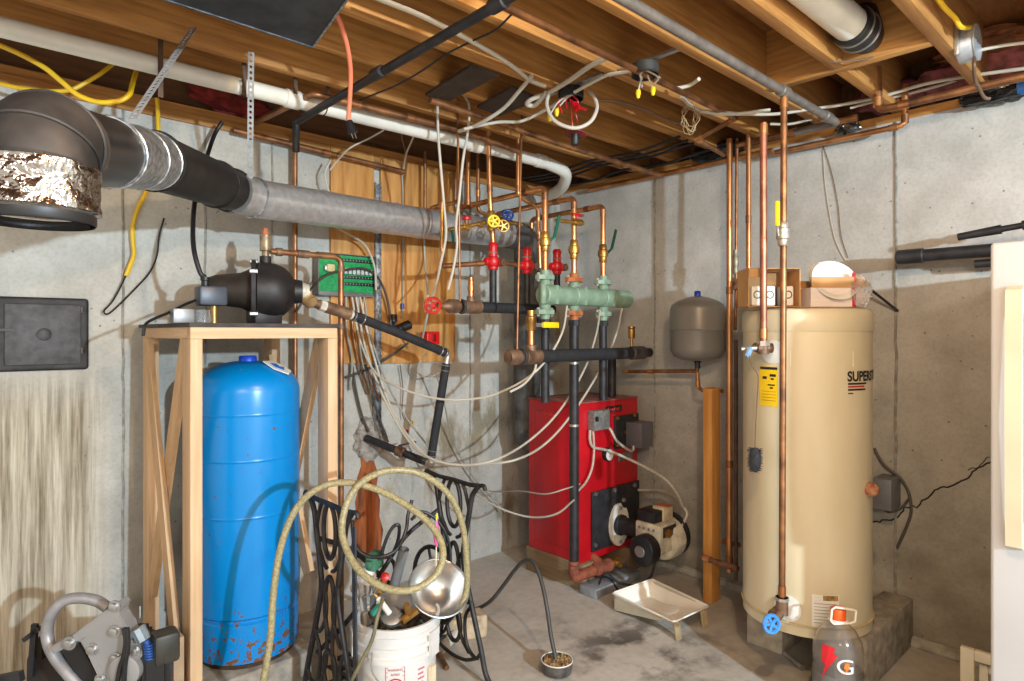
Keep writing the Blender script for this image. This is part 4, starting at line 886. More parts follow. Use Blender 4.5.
# ================================================================== RIGHT WALL
# ---- expansion tank
ec = Xp(697.5, 330, -.165)
et = thing('expansion_tank', 'grey domed expansion tank hanging on the right wall beside the copper pipes', 'tank', (ec.x, ec.y, Xp(697, 361, -.165).z))
m, nt, b_ = base_mat('tank_grey', .32, .15); b_.inputs['Base Color'].default_value = (*lin((128, 124, 118)), 1); tgrey = m
zb = Xp(697, 361, -.165).z; zt = Xp(697, 296, -.165).z; h = zt-zb; r = .142
bm = new(); lathe(bm, [(.03, 0), (.09, .008), (.125, .025), (r-.003, .05), (r, .065), (r, h*.46), (r+.003, h*.475), (r, h*.49), (r, h*.80), (r-.008, h*.86), (r-.035, h*.92), (r-.075, h*.965), (.02, h)], (ec.x, ec.y, zb), (0, 0, 1), 48); obj('shell', bm, tgrey, et)
bm = new(); ring(bm, (ec.x, ec.y, zb+h*.475), (0, 0, 1), r+.001, .003, 48, 6); obj('weld_band', bm, tgrey, et)
bm = new(); lathe(bm, [(.017, 0), (.017, .022), (.012, .028)], (ec.x, ec.y, zt-.001), (0, 0, 1), 14); obj('valve_cap', bm, MATS['blue_cap'], et, 'dark blue cap')
bm = new(); lathe(bm, [(.014, 0), (.014, .03), (.02, .032), (.02, .04)], (ec.x, ec.y, zb-.039), (0, 0, 1), 12); obj('nipple', bm, black_pipe, et)
bm = new(); box(bm, (ec.x+r-.012, ec.y-.03, zb+.06), (-.001, ec.y+.03, zb+.10), .002); obj('wall_bracket', bm, tgrey, et)
exs = ec.x
copper_run('thin copper line under the grey expansion tank running back to the boiler', [Xp(697, 368, exs), Xp(697, 371, exs), Xp(623, 371.5, exs)], .0105, copper_old, ((1, .6), (1, .95)), rad=.01)
copper_run('short copper leg bending from the expansion tank toward the tall copper pipes', [Xp(697.5, 372, exs), Xp(698, 387, exs), Xp(703, 391, exs+.02), Xp(723, 391, exs+.02)], .010, copper_old, ((0, .8),), rad=.02)
# ---- timber upright
wp = Zp(705, 600, 0.0); wx, wy = wp.x-.02, wp.y
bm = new(); box(bm, (wx, wy-.05, 0), (wx+.085, wy+.0, 1.08), .003)
single('timber_upright', bm, wood('orange_pine_upright', (196, 130, 58), (226, 164, 84), (16, 16, 1)), 'orange pine upright standing on the floor by the right wall', 'timber')
# ---- tall copper pipes by the heater
V1 = Dp(730, 140, 3.12); v1x, v1y = V1.x, V1.y
def vert(px, py0, py1, d, r, lab, joints=(), m=copper, extra=None):
    a = Dp(px, py0, d); b = Dp(px, py1, d); a = Vector((b.x, b.y, a.z))
    return copper_run(lab, [a, b] + (extra or []), r, m, joints), a, b
t, a, b = vert(729.5, 139, 572, 3.12, .0145, 'tall bright copper pipe between the grey tank and the cream heater', ((0, .35), (0, .75), (0, .97)))
bm = new(); pipe(bm, [Dp(737, 139, 3.16), Dp(736, 300, 3.16), Dp(735, 330, 3.16)], .008); single('copper_tube', bm, copper_old, 'slim copper tube just behind the tall bright copper pipe', 'pipe')
t2 = thing('shutoff_valve', 'weathered brass shutoff valve on the slim copper tube', 'valve', Dp(735, 285, 3.16))
bm = new(); q = Dp(735.5, 262, 3.16); lathe(bm, [(.012, -.06), (.016, -.05), (.013, -.03), (.017, -.02), (.017, .02), (.012, .03), (.012, .06)], q, (0, 0, 1), 14); obj('body', bm, mat('tin_brass', (160, 150, 130), .5, .6, .2, 30), t2)
bm = new(); q = Dp(734, 284, 3.14); lathe(bm, [(.03, -.02), (.03, .02), (.022, .03)], q, (1, .3, 0), 14); cyl(bm, q+Vector((-.04, 0, 0)), q+Vector((.01, 0, 0)), .014); obj('union', bm, bronze, t2)
vert(748.5, 134, 305, 3.0, .0115, 'copper pipe passing down behind the small cardboard box', ((0, .5),))
# foot of the tall pipe: rusty cross pipe
copper_run('rusty cross pipe low on the wall through the timber upright', [Dp(702, 557, 3.15), Dp(738, 569, 2.98)], .014, mat('rusty_copper', (132, 92, 70), .6, .4, .3, 20), ((0, .15),))
copper_run('short copper stub low beside the cream heater', [Dp(723, 541, 3.2), Dp(739, 545, 3.1)], .012, copper_old)
copper_run('dark pipe standing between the tall copper pipe and the heater', [Dp(736, 580, 3.05), Dp(736, 340, 3.05)], .009, mat('dark_copper', (92, 70, 56), .6, .4, .2))
# pipe into the heater's upper fitting
pA, nA = on_heater(768, 347)
dA = (pA-CAM).dot(FW)-.06
top_z = Dp(761, 120, dA).z
t = copper_run('reddish copper pipe dropping into the upper brass fitting of the cream heater', [Dp(763.5, 345, dA), Dp(763.5, 200, dA), Dp(763.5, 123, dA)], .0135, mat('red_copper', (196, 128, 100), .4, .7, .15, 9, col2=(150, 92, 72)), ((0, .08), (1, .92)))
ft = thing('heater_tee', 'brass tee with a pale blue drain lever in the upper port of the heater', 'fitting', pA)
bm = new(); cyl(bm, pA+nA*.005, pA+nA*.075, .018); cyl(bm, Dp(763.5, 354, dA), Dp(763.5, 344, dA), .021); cyl(bm, Dp(757, 348, dA), Dp(772, 348, dA), .019); obj('tee', bm, bronze, ft)
bm = new(); cyl(bm, Dp(763.5, 346, dA), Dp(763.5, 341, dA), .026, seg=8); obj('union_nut', bm, solder, ft)
bm = new(); cyl(bm, Dp(758, 348, dA), Dp(741, 349, dA), .009); bb = obj('side_spout', bm, solder, ft)
bm = new(); bar(bm, Dp(751, 348, dA-.02), Dp(747, 357, dA-.03), .022, .008, (0, 1, 0)); obj('lever', bm, mat('pale_blue', (130, 170, 210), .4, 0, .06), bb, 'pale blue lever')
pe, ne = on_heater(773, 352); bm = new(); lathe(bm, [(.046, 0), (.046, .004), (.018, .012)], pe, ne, 28); obj('escutcheon', bm, white_plastic, ft, 'white round cover plate')
# pipe into the heater's lower fitting
pB, nB = on_heater(782, 608); dB = (pB-CAM).dot(FW)-.075
tp = copper_run('brown copper pipe in front of the cream heater down to its bottom valve', [Dp(782, 598, dB), Dp(783.5, 240, dB), Dp(784, 96, dB)], .0120, copper_old, ((0, .02), (1, .95)))
# yellow handled valve on it
q = Dp(783, 234, dB)
bm = new(); lathe(bm, [(.015, -.045), (.019, -.04), (.019, -.022), (.024, -.018), (.024, .018), (.019, .022), (.019, .04), (.015, .045)], q, (0, 0, 1), 14); vb = obj('valve_body', bm, solder, tp)
q2 = Dp(778.5, 236, dB-.02); bm = new(); bar(bm, q2, Dp(777, 224, dB-.03), .012, .004, (0, 1, 0)); lv = obj('lever', bm, steel, vb)
bm = new(); a = Dp(777.5, 226, dB-.03); b = Dp(777.5, 201, dB-.03); bar(bm, a, b, .022, .010, (0, 1, 0), .002); obj('grip', bm, yellow_plastic, lv, 'yellow grip')
lf = thing('heater_valve', 'bronze bottom valve with a blue wheel on the cream heater', 'valve', pB-Vector((0, 0, .04)))
bm = new(); cyl(bm, pB+nB*.008, pB+nB*.085, .020); cyl(bm, Dp(782, 614, dB), Dp(782, 597, dB), .022); obj('tee', bm, bronze, lf)
bm = new(); cyl(bm, Dp(782, 597, dB), Dp(782, 600, dB), .026, seg=8); obj('union_nut', bm, solder, lf)
bm = new(); e_ = Dp(774, 621, dB-.04); cyl(bm, Dp(782, 611, dB), e_, .016); obj('spout', bm, bronze, lf)
bm = new(); wheel(bm, Dp(771.5, 624, dB-.055), (-.5, -.85, .15), .030, .007); obj('hand_wheel', bm, mat('blue_wheel', (60, 140, 220), .4, 0, .06), lf, 'blue hand wheel')
pe, ne = on_heater(788, 608); bm = new(); lathe(bm, [(.05, 0), (.05, .004), (.018, .012)], pe, ne, 28); obj('escutcheon', bm, white_plastic, lf, 'white round cover plate')
# heater labels
decal(812, 594, 839, 628, 'paper_label', paper, heater, .0012)
decal(823, 595.5, 838, 601, 'label_picture', mat('label_photo', (196, 150, 70), .6, 0, .3, 60, col2=(110, 96, 50)), heater, .002)
for k in range(9):
    decal(814, 597+k*3.2, 821 if k < 2 else (836 if k % 3 else 828), 597.7+k*3.2, 'print_line', ink if k < 2 else mat('grey_ink', (150, 146, 140), .6, 0, .05), heater, .0018)
yl = mat('warning_yellow', (246, 206, 16), .5, 0, .04)
decal(760, 366, 778, 407, 'warning_label', yl, heater, .0012)
decal(760.5, 366.5, 777.5, 370, 'label_head', ink, heater, .002)
for (a, b, c_, d_) in ((763, 376, 767, 379), (770, 374, 776, 377), (771, 378, 774, 380), (768, 384, 775, 386), (770, 387, 773, 389)):
    decal(a, b, c_, d_, 'label_pictogram', ink, heater, .002, 2)
for k in range(4): decal(762, 391+k*3, 776, 391.8+k*3, 'print_line', mat('amber_ink', (170, 130, 20), .6, 0, .05), heater, .0018)
decal(762, 350, 790, 366, 'cover_label', mat('cream_paper', (224, 214, 190), .6, 0, .06), heater, .001)
# thermostat cover on the side and the grey box
pt, nt_ = on_heater(868, 489); 
bm = new(); ball(bm, pt+nt_*.01, .03, 16, (1, 1, .9)); obj('frayed_insulation', bm, mat('insulation_tuft', (190, 150, 110), .9, 0, .4, 40, col2=(150, 76, 50), bmp=.6), heater, 'ragged tuft of insulation at the side port')
jq = Xp(881, 494, -.10)
bm = new(); p0 = Xp(873, 508, -.12); p1 = Xp(892, 480, -.12)
box(bm, (-.13, p1.y, p0.z), (-.0005, p0.y, p1.z), .004); single('wall_box', bm, mat('wall_box_grey', (122, 122, 126), .45, .2, .08, 8), 'small grey junction box on the right wall beside the heater', 'box')
bm = new(); wire(bm, [Xp(874, 448, -.02), Xp(884, 465, -.014), Xp(900, 478, -.012), Xp(909, 494, -.010), Xp(911, 512, -.010), Xp(906, 528, -.010), Xp(897, 548, -.01)], .006, 8)
single('wall_cable', bm, mat('dark_grey_cable', (84, 78, 72), .6, 0, .1), 'dark cable looping down the right wall past the grey junction box', 'cable')
bm = new(); wire(bm, [Xp(882, 508, -.06), Xp(889, 512, -.03), Xp(900, 509, -.012), Xp(909, 499, -.010)], .005, 8)
single('wall_cable', bm, MATS['dark_grey_cable'], 'short dark cable from the bottom of the grey junction box', 'cable')
# thin cords on the upper wall
for lab, pts, m_ in (('pale thin cord hanging down the upper right wall', [(823, 150), (826, 190), (834, 235), (844, 258), (849, 262)], white_cable), ('dark thin cord beside the pale cord on the upper right wall', [(822, 143), (831, 170), (838, 205), (841, 235), (848, 258)], brown_cable)):
    bm = new(); wire(bm, [Xp(a, b, -.004) for a, b in pts], .0017, 6); single('thin_cord', bm, m_, lab, 'cord')
# rod leaning behind the paper plates
bm = new(); cyl(bm, Xp(856, 278, -.16), Xp(898, 311, -.012), .006, seg=10); single('metal_rod', bm, black_pipe, 'thin dark rod leaning from the heater top to the right wall', 'rod')
# ---- black iron pipes above the freezer
bp = thing('spare_pipe', 'long black iron pipe with a coupling above the white freezer', 'pipe', Xp(940, 260, -.12))
a = Xp(897, 257.5, -.14); b = Vector((-.14, -3.1, a.z))
bm = new(); cyl(bm, a, b, .026, seg=24); obj('pipe', bm, black_pipe, bp)
bm = new(); cyl(bm, a+Vector((0, .0, 0)), a+Vector((0, -.10, 0)), .031, bev=.004, seg=24); obj('coupling', bm, black_pipe, bp)
for yy in (-2.45, -2.95):
    bm = new(); bar(bm, (-.001, yy, a.z-.030), (-.175, yy, a.z-.030), .03, .006); bar(bm, (-.172, yy, a.z-.030), (-.172, yy, a.z), .03, .006, (0, 1, 0)); obj('support_bracket', bm, steel, bp)
s2 = Xp(958, 237, -.16); s3 = Xp(1030, 224, -.16)
bm = new(); cyl(bm, s2, s2.lerp(s3, .62), .014, .018); cyl(bm, s2.lerp(s3, .60), s3, .012); cyl(bm, s2.lerp(s3, .9), s3, .018); single('spare_pipe', bm, black_pipe, 'thin tapered black pipe slanting above the longer iron pipe', 'pipe')
s2 = Xp(975, 264, -.09); bm = new(); cyl(bm, s2, Vector((-.09, -3.0, s2.z+.01)), .017); single('spare_pipe', bm, black_pipe, 'short black pipe end peeking below the long iron pipe', 'pipe')
# ================================================================== ON TOP OF THE HEATER
LZ = HB+1.2565
card = mat('cardboard', (196, 150, 98), .8, 0, .12, 6); card_d = mat('cardboard_dark', (168, 124, 78), .85, 0, .12, 6)
def carton(name, lab, cx, cy, lx, ly, h, rot, mats_, flap=None):
    t = thing(name, lab, 'box', (cx, cy, LZ)); R_ = rz(rot)
    w_ = .004
    for nm, lo, hi, m_ in (('bottom', (-lx/2, -ly/2, 0), (lx/2, ly/2, w_), mats_[1]), ('side', (-lx/2, -ly/2, 0), (lx/2, -ly/2+w_, h), mats_[0]), ('side', (-lx/2, ly/2-w_, 0), (lx/2, ly/2, h), mats_[1]), ('side', (-lx/2, -ly/2, 0), (-lx/2+w_, ly/2, h), mats_[0]), ('side', (lx/2-w_, -ly/2, 0), (lx/2, ly/2, h), mats_[1])):
        b2 = new(); box(b2, lo, hi); bmesh.ops.rotate(b2, cent=(0, 0, 0), matrix=R_, verts=b2.verts); bmesh.ops.translate(b2, vec=(cx, cy, LZ), verts=b2.verts); obj(nm, b2, m_, t)
    if flap:
        b2 = new(); box(b2, (-lx/2, -ly/2-.003, h-flap), (lx/2, -ly/2-.0005, h)); bmesh.ops.rotate(b2, cent=(0, 0, 0), matrix=R_, verts=b2.verts); bmesh.ops.translate(b2, vec=(cx, cy, LZ), verts=b2.verts); obj('flap', b2, card, t, 'folded brown flap')
    return t
# boxes stand with their open front to the room: local -y faces the viewer
bA = Dp(772, 300, 2.52); bB = Dp(829, 300, 2.52)
face = math.degrees(YAW)-90
ca = thing('cardboard_box', 'open brown cardboard box of spools on top of the cream heater', 'box', (bA.x, bA.y, LZ))
def lb(lo, hi, o, rot=face):
    b2 = new(); box(b2, lo, hi); bmesh.ops.rotate(b2, cent=(0, 0, 0), matrix=rz(rot), verts=b2.verts); bmesh.ops.translate(b2, vec=(o.x, o.y, LZ), verts=b2.verts); return b2
obj('bottom', lb((-.105, -.03, 0), (.10, .09, .004), bA), card_d, ca); obj('back', lb((-.105, .086, .0045), (.10, .09, .15), bA), card_d, ca)
obj('side', lb((-.105, -.03, .0045), (-.101, .0855, .15), bA), card, ca); obj('side', lb((.096, -.03, .0045), (.10, .0855, .15), bA), card, ca)
obj('top_flap', lb((-.105, -.03, .118), (-.045, -.026, .15), bA), card, ca); obj('top_flap', lb((-.1005, -.026, .1505), (.0955, .0855, .1535), bA), card, ca)
for ox, m_, lab, rr in ((-.062, paper, 'printed white spool with a green ring at the left of the cardboard box', 'green_ring'), (-.012, paper, 'white spool half hidden behind the reddish copper pipe', 'x'), (.060, paper, 'white spool with brown specks in the brown cardboard box', 'brown')):
    t = thing('spool', lab, 'spool', (bA.x, bA.y, LZ+.005)); 
    o2 = Vector((bA.x, bA.y, 0))+rz(face)@Vector((ox, .02, 0))
    b2 = new(); box(b2, (-.022, -.03, .006), (.022, .03, .085), .006); bmesh.ops.rotate(b2, cent=(0, 0, 0), matrix=rz(face), verts=b2.verts); bmesh.ops.translate(b2, vec=(o2.x, o2.y, LZ), verts=b2.verts); body = obj('body', b2, m_, t)
    nf = rz(face)@Vector((0, -1, 0)); c_ = Vector((o2.x, o2.y, LZ+.05))+nf*.0305
    b2 = new(); ring(b2, c_, nf, .014, .0022, 18, 6); obj('printed_ring', b2, mat('print_green', (60, 120, 80), .6, 0, .1) if rr != 'brown' else mat('print_brown', (90, 70, 50), .6, 0, .1), body)
# white tray box with the paper plates
cb = thing('paper_box', 'white box with a folded brown flap on top of the cream heater', 'box', (bB.x, bB.y, LZ))
obj('body', lb((-.10, -.06, 0), (.107, .09, .075), bB), mat('box_white', (226, 212, 204), .6, 0, .06, 5), cb); obj('flap', lb((-.10, -.066, .076), (.107, -.0605, .115), bB), card, cb, 'brown cardboard flap')
obj('back_flap', lb((-.10, .0905, .02), (.107, .095, .112), bB), card_d, cb)
for k in range(3):
    obj('edge_line', lb((-.099, -.0607, .018+.018*k), (.106, -.0602, .0188+.018*k), bB), mat('box_line', (206, 190, 184), .6, 0, .05), cb)
for k, (lab, tilt, oy) in enumerate((('nearest white foam plate leaning in the white box on the heater', 62, -.03), ('second white foam plate leaning behind the nearest one', 58, -.005), ('farthest white foam plate leaning at the back of the white box', 54, .02))):
    c_ = Vector((bB.x, bB.y, LZ+.098+.004*k))+rz(face)@Vector((.002+.004*k, oy, 0)); nn = rz(face)@Vector((0, -math.sin(math.radians(tilt)), math.cos(math.radians(tilt))))
    bm = new(); lathe(bm, [(.001, 0), (.060, 0), (.068, .010), (.088, .014), (.089, .016), (.067, .013), (.059, .003), (.001, .003)], c_, nn, 32, (False, False)); single('foam_plate', bm, white_plastic, lab, 'plate', smooth=60)
# clear bag scrap beside them
film, nt, b_ = base_mat('clear_film', .12, 0); b_.inputs['Base Color'].default_value = (.92, .92, .92, 1); b_.inputs['Transmission Weight'].default_value = .85; b_.inputs['IOR'].default_value = 1.2
bg = Dp(861, 280, 2.45); bm = new(); bmesh.ops.create_icosphere(bm, subdivisions=4, radius=1)
for v_ in bm.verts:
    n_ = 1+.5*mn.noise(v_.co*2.5); v_.co = Vector((v_.co.x*.035*n_, v_.co.y*.035*n_, .055+v_.co.z*.055*n_))+Vector((bg.x, bg.y, LZ))
single('plastic_bag', bm, film, 'crumpled clear plastic bag at the edge of the heater top', 'bag', smooth=0)
bm = new(); q = Dp(854, 275, 2.46); box(bm, (q.x-.006, q.y-.006, LZ+.0), (q.x+.006, q.y+.006, q.z+.01), .003); single('red_marker', bm, mat('marker_red', (196, 30, 50), .4, 0, .05), 'small red stick beside the white paper box', 'marker')
# brush hanging from the drain lever
h0 = Dp(757.5, 381, dA-.02); h1 = Dp(755, 448, dA-.02)
br = thing('bottle_brush', 'dark bristle brush hanging on a cord in front of the cream heater', 'brush', h1)
bm = new(); wire(bm, [Dp(748, 352, dA-.03), Dp(752, 366, dA-.03), Dp(758, 376, dA-.02), Dp(757, 400, dA-.02), Dp(755.5, 430, dA-.02), h1], .0022, 6); obj('cord', bm, brown_cable, br)
bris = mat('bristles', (44, 44, 48), .8, 0, .25, 40)
bm = new(); top_ = h1; 
lathe(bm, [(.012, .0), (.019, -.008), (.022, -.03), (.021, -.065), (.014, -.085), (.004, -.092)], top_, (0, 0, 1), 20); obj('core', bm, bris, br)
bm = new(); r5 = random.Random(5)
for i in range(420):
    a = r5.uniform(0, 6.2832); z = -r5.uniform(.0, .088); rr = .021*(1 if -.075 < z else .75); p = top_+Vector((math.cos(a)*rr*.8, math.sin(a)*rr*.8, z)); e = top_+Vector((math.cos(a)*(rr+.008), math.sin(a)*(rr+.008), z+r5.uniform(-.006, .003)))
    cyl(bm, p, e, .0008, .0004, seg=3)
ob = obj('bristle_head', bm, bris, br, smooth=0)
# ================================================================== FLOOR
castb = mat('treadle_iron', (46, 44, 44), .55, .25, .25, 22, bmp=.1)
# ---- cast iron treadle base
TXL, TXR, TY0, TY1, TH = -2.13, -1.585, -1.12, -.65, .765
tr_ = thing('treadle_base', 'ornate black cast iron sewing machine treadle base around the white bucket', 'sewing machine base', ((TXL+TXR)/2, (TY0+TY1)/2, 0))
tyc = (TY0+TY1)/2
def tp3(x, h, z): return Vector((x, tyc+h, z))
def side_frame(x):
    bm = new()
    def W_(pts, r=.0072, n=6): wire(bm, [tp3(x, h, z) for h, z in pts], r, 8, n)
    for s in (-1, 1):
        W_([(s*.165, TH), (s*.15, TH-.012), (s*.12, TH-.05), (s*.10, .64), (s*.07, .52), (s*.065, .44), (s*.11, .30), (s*.17, .14), (s*.20, .05), (s*.235, .012)], .0105)
        W_([(s*.06, TH-.01), (s*.085, TH-.06), (s*.10, .63), (s*.05, .55), (s*.02, .53)])
        W_([(s*.075, .50), (s*.03, .44), (s*.028, .36), (s*.075, .29), (s*.12, .30)])
        W_([(s*.12, .29), (s*.075, .22), (s*.085, .12), (s*.14, .085), (s*.175, .12)])
        W_([(s*.03, .36), (s*.02, .24), (s*.05, .14), (s*.10, .09)])
        W_([(s*.165, TH), (s*.19, TH+.004), (s*.20, TH-.012)], .008)
    for cz, rx, rzz in ((.665, .045, .095), (.40, .035, .105), (.175, .045, .07)):
        W_([(rx*math.cos(a), cz+rzz*math.sin(a)) for a in [i*2*math.pi/16 for i in range(17)]], .0085, 3)
    W_([(-.155, .09), (-.08, .055), (0, .045), (.08, .055), (.155, .09)])
    W_([(-.165, TH), (-.10, TH-.006), (0, TH-.004), (.10, TH-.006), (.165, TH)], .009)
    for s in (-1, 1): cyl(bm, tp3(x-.012, s*.235, .014), tp3(x+.012, s*.235, .014), .0135, seg=14)
    return bm
obj('side_frame', side_frame(TXL), castb, tr_); obj('side_frame', side_frame(TXR), castb, tr_)
yb = tyc+.10
bm = new()
for a, b in (((TXL, .62), (TXR, .20)), ((TXL, .20), (TXR, .62))):
    wire(bm, [Vector((a[0], yb, a[1])), Vector((a[0]+.15, yb+.02, a[1]+(b[1]-a[1])*.2)), Vector(((a[0]+b[0])/2, yb+.02, (a[1]+b[1])/2)), Vector((b[0]-.15, yb+.02, a[1]+(b[1]-a[1])*.8)), Vector((b[0], yb, b[1]))], .009, 8)
ring(bm, ((TXL+TXR)/2, yb+.02, .41), (0, 1, 0), .07, .008, 24, 8)
obj('cross_brace', bm, castb, tr_)
bm = new(); bar(bm, (TXL-.002, TY0+.045, .02), (TXL-.002, TY0+.06, .72), .022, .006, (1, 0, 0)); obj('flat_strut', bm, mat('blued_strip', (62, 66, 74), .5, .4, .15), tr_)
bm = new(); cyl(bm, (TXL, tyc+.06, .10), (TXR, tyc+.06, .10), .008); obj('axle_rod', bm, castb, tr_)
bm = new()
for k in range(6): bar(bm, (TXL+.09+k*.075, tyc+.03, .108), (TXL+.09+k*.075, tyc+.22, .085), .016, .008)
for t in (0, .5, 1): bar(bm, (TXL+.08, tyc+.03+.19*t, .106-.02*t), (TXR-.08, tyc+.03+.19*t, .106-.02*t), .02, .009)
obj('foot_pedal', bm, castb, tr_)
bm = new(); ring(bm, (TXR-.05, tyc+.06, .33), (1, 0, 0), .15, .009, 36, 8)
for k in range(5): cyl(bm, (TXR-.05, tyc+.06, .33), (TXR-.05, tyc+.06+.148*math.cos(k*1.2566), .33+.148*math.sin(k*1.2566)), .006, seg=8)
cyl(bm, (TXR-.06, tyc+.06, .33), (TXR, tyc+.06, .33), .012); obj('drive_wheel', bm, castb, tr_)
# ---- bucket
BK = Vector((-1.943, -1.023, 0)); BH = .37; BR = .148
bk = thing('bucket', 'white plastic pail full of plumbing odds and ends', 'bucket', BK)
pail = mat('pail_white', (208, 206, 202), .42, 0, .06, 7)
bm = new(); prof = [(.126, 0), (.130, .004), (.139, .245), (.139, .255), (.150, .258), (.150, .272), (.143, .275), (.143, .292), (.151, .295), (.151, .308), (.144, .311), (.144, .328), (.152, .331), (.152, .345), (.147, .348), (.148, .366), (.152, .368), (.152, .374), (.143, .374), (.140, .35), (.126, .006), (.002, .005)]
lathe(bm, prof, BK, (0, 0, 1), 56, (True, False)); shell = obj('shell', bm, pail, bk)
def on_bucket(az, z, out=.0):
    r = .130+.009*z/.245+out if z < .25 else .152+out
    return BK+Vector((r*math.cos(az), r*math.sin(az), z))
vdir = math.atan2(CAM.y-BK.y, CAM.x-BK.x)
for a in (-1.35, .95):
    bm = new(); p = on_bucket(vdir+a, .30, -.004); q = Vector((math.cos(vdir+a), math.sin(vdir+a), 0)); tg = Vector((-q.y, q.x, 0))
    prism(bm, [(-.022, -.045), (.022, -.045), (.026, .04), (-.026, .04)], p, tg, (0, 0, 1), .012); bmesh.ops.recalc_face_normals(bm, faces=bm.faces); obj('handle_ear', bm, pail, bk)
bm = new(); pa = on_bucket(vdir-.55, .285, .006); pb2 = on_bucket(vdir+.95, .155, .010)
wire(bm, [on_bucket(vdir-.55, .30, .004), on_bucket(vdir-.5, .24, .026), on_bucket(vdir-.2, .185, .022), on_bucket(vdir+.2, .155, .020), on_bucket(vdir+.6, .148, .016), on_bucket(vdir+.95, .165, .010)], .0026, 8); obj('wire_handle', bm, mat('handle_wire', (150, 142, 116), .45, .6, .2), bk)
bm = new(); p = on_bucket(vdir+.95, .165, .004); q = Vector((math.cos(vdir+.95), math.sin(vdir+.95), 0)); prism(bm, [(-.014, -.03), (.014, -.03), (.014, .05), (-.014, .05)], p, Vector((-q.y, q.x, 0)), (0, 0, 1), .014); bmesh.ops.recalc_face_normals(bm, faces=bm.faces); obj('handle_ear', bm, mat('ear_cream', (222, 208, 176), .45, 0, .06), bk)
# warning print
rp = mat('label_red', (176, 40, 62), .6, 0, .08)
def bk_wrap(bm, az0, z0, lift=.0012):
    for v in bm.verts:
        a = az0+v.co.x/.138; v.co = on_bucket(a, z0+v.co.y, lift+v.co.z)
    return bm
def flat_ring(R, w, n=28):
    b2 = new(); a = [b2.verts.new((R*math.cos(t), R*math.sin(t), 0)) for t in [i*2*math.pi/n for i in range(n)]]; b = [b2.verts.new(((R-w)*math.cos(t), (R-w)*math.sin(t), 0)) for t in [i*2*math.pi/n for i in range(n)]]
    bridge(b2, b, a); return b2
def flat_box(x0, y0, x1, y1): b2 = new(); box(b2, (x0, y0, 0), (x1, y1, .0004)); return b2
az_l = vdir-.04
bm = new()
for b2 in (flat_box(-.032, .033, .032, .0345), flat_box(-.032, -.07, -.0305, .0345), flat_box(.0305, -.07, .032, .0345), flat_box(-.032, .017, .032, .0185), flat_box(-.032, .003, .032, .0045)): merge(bm, b2)
obj('label_frame', bk_wrap(bm, az_l, .212), rp, bk, smooth=0)
for zz, s_, sz in ((.026, 'WARNING', .0105), (.0105, 'AVISO', .0105)):
    t_ = text_mesh(s_, sz, (0, zz, 0), (1, 0, 0), (0, 1, 0), .0002); obj('lettering', bk_wrap(t_, az_l, .212), rp, bk, smooth=0)
bm = new(); merge(bm, flat_ring(.028, .005)); 
d_ = new(); bar(d_, (-.019, .019, 0), (.019, -.019, 0), .005, .0005); merge(bm, d_)
for v in bm.verts: v.co.y -= .030
obj('prohibition_sign', bk_wrap(bm, az_l, .212), rp, bk, smooth=0)
bm = new()
for a, b, c_, d2 in ((-.008, -.015, .004, -.006), (-.012, -.032, .010, -.018), (.004, -.03, .018, -.025), (-.01, -.046, -.004, -.032), (.003, -.044, .009, -.032)): merge(bm, flat_box(a, b-.008, c_, d2-.008))
obj('pictogram', bk_wrap(bm, az_l, .215, .0008), mat('label_pink', (196, 110, 120), .6, 0, .1), bk, smooth=0)
bm = new()
for k in range(4): merge(bm, flat_box(-.012, .02-.016*k, .014-.004*(k % 2), .026-.016*k))
obj('side_print', bk_wrap(bm, vdir+.62, .20), MATS['label_pink'], bk, smooth=0)
# ---- things in the bucket
def B(px, py, d): return Dp(px, py, d)
bd = (BK-CAM).dot(FW)
bm = new(); a = B(404, 549, bd-.02); b = B(393, 590, bd+.02)
lathe(bm, [(.018, 0), (.018, (b-a).length), (.0145, (b-a).length), (.0145, .0)], a, b-a, 20, (False, False)); ob = new(); 
single('grey_tube', bm, mat('grey_pvc', (112, 114, 116), .45, 0, .12, 12), 'short open grey tube standing in the white bucket', 'tube')
t = thing('hose_valve', 'small red-knobbed valve lying in the bucket beside the grey tube', 'valve', B(384, 582, bd))
bm = new(); cyl(bm, B(380, 592, bd), B(386, 574, bd), .013, seg=12); obj('body', bm, brass, t)
bm = new(); lathe(bm, [(.008, 0), (.015, .003), (.015, .011), (.008, .014)], B(385, 577, bd-.02), (-.4, -.7, .4), 12); obj('knob', bm, red_paint, t, 'red knob')
bm = new(); c = B(376, 560, bd+.02); box(bm, c+Vector((-.04, -.02, -.03)), c+Vector((.03, .02, .03)), .008, rz(30)); box(bm, c+Vector((-.055, -.012, -.012)), c+Vector((.045, .012, .012)), .004, rz(30)); single('green_clamp', bm, mat('dusty_green', (70, 120, 92), .6, 0, .15), 'dusty green clamp at the back of the bucket', 'clamp')
bm = new(); c = B(368, 573, bd+.01); lathe(bm, [(.024, -.03), (.028, -.02), (.028, .01), (.020, .02), (.020, .045), (.016, .045), (.016, .0)], c, (.3, -.3, .9), 18); single('pipe_fitting', bm, white_plastic, 'white plastic pipe fitting at the back of the bucket', 'fitting')
bm = new(); c = B(366, 603, bd-.06); lathe(bm, [(.05, .085), (.046, .08), (.036, .0), (.030, -.004), (.002, -.004)], c, (-.25, -.35, .85), 28, (False, True)); bmesh.ops.solidify(bm, geom=bm.faces, thickness=.0015); single('clear_cup', bm, film, 'clear plastic cup tipped at the left of the bucket', 'cup')
t = thing('candle_tube', 'white tube with a brass tip leaning out of the bucket', 'tube', B(386, 612, bd-.08))
bm = new(); a = B(378, 598, bd-.09); b = B(390, 614, bd-.12); cyl(bm, a, b, .010, bev=.003); obj('body', bm, white_plastic, t)
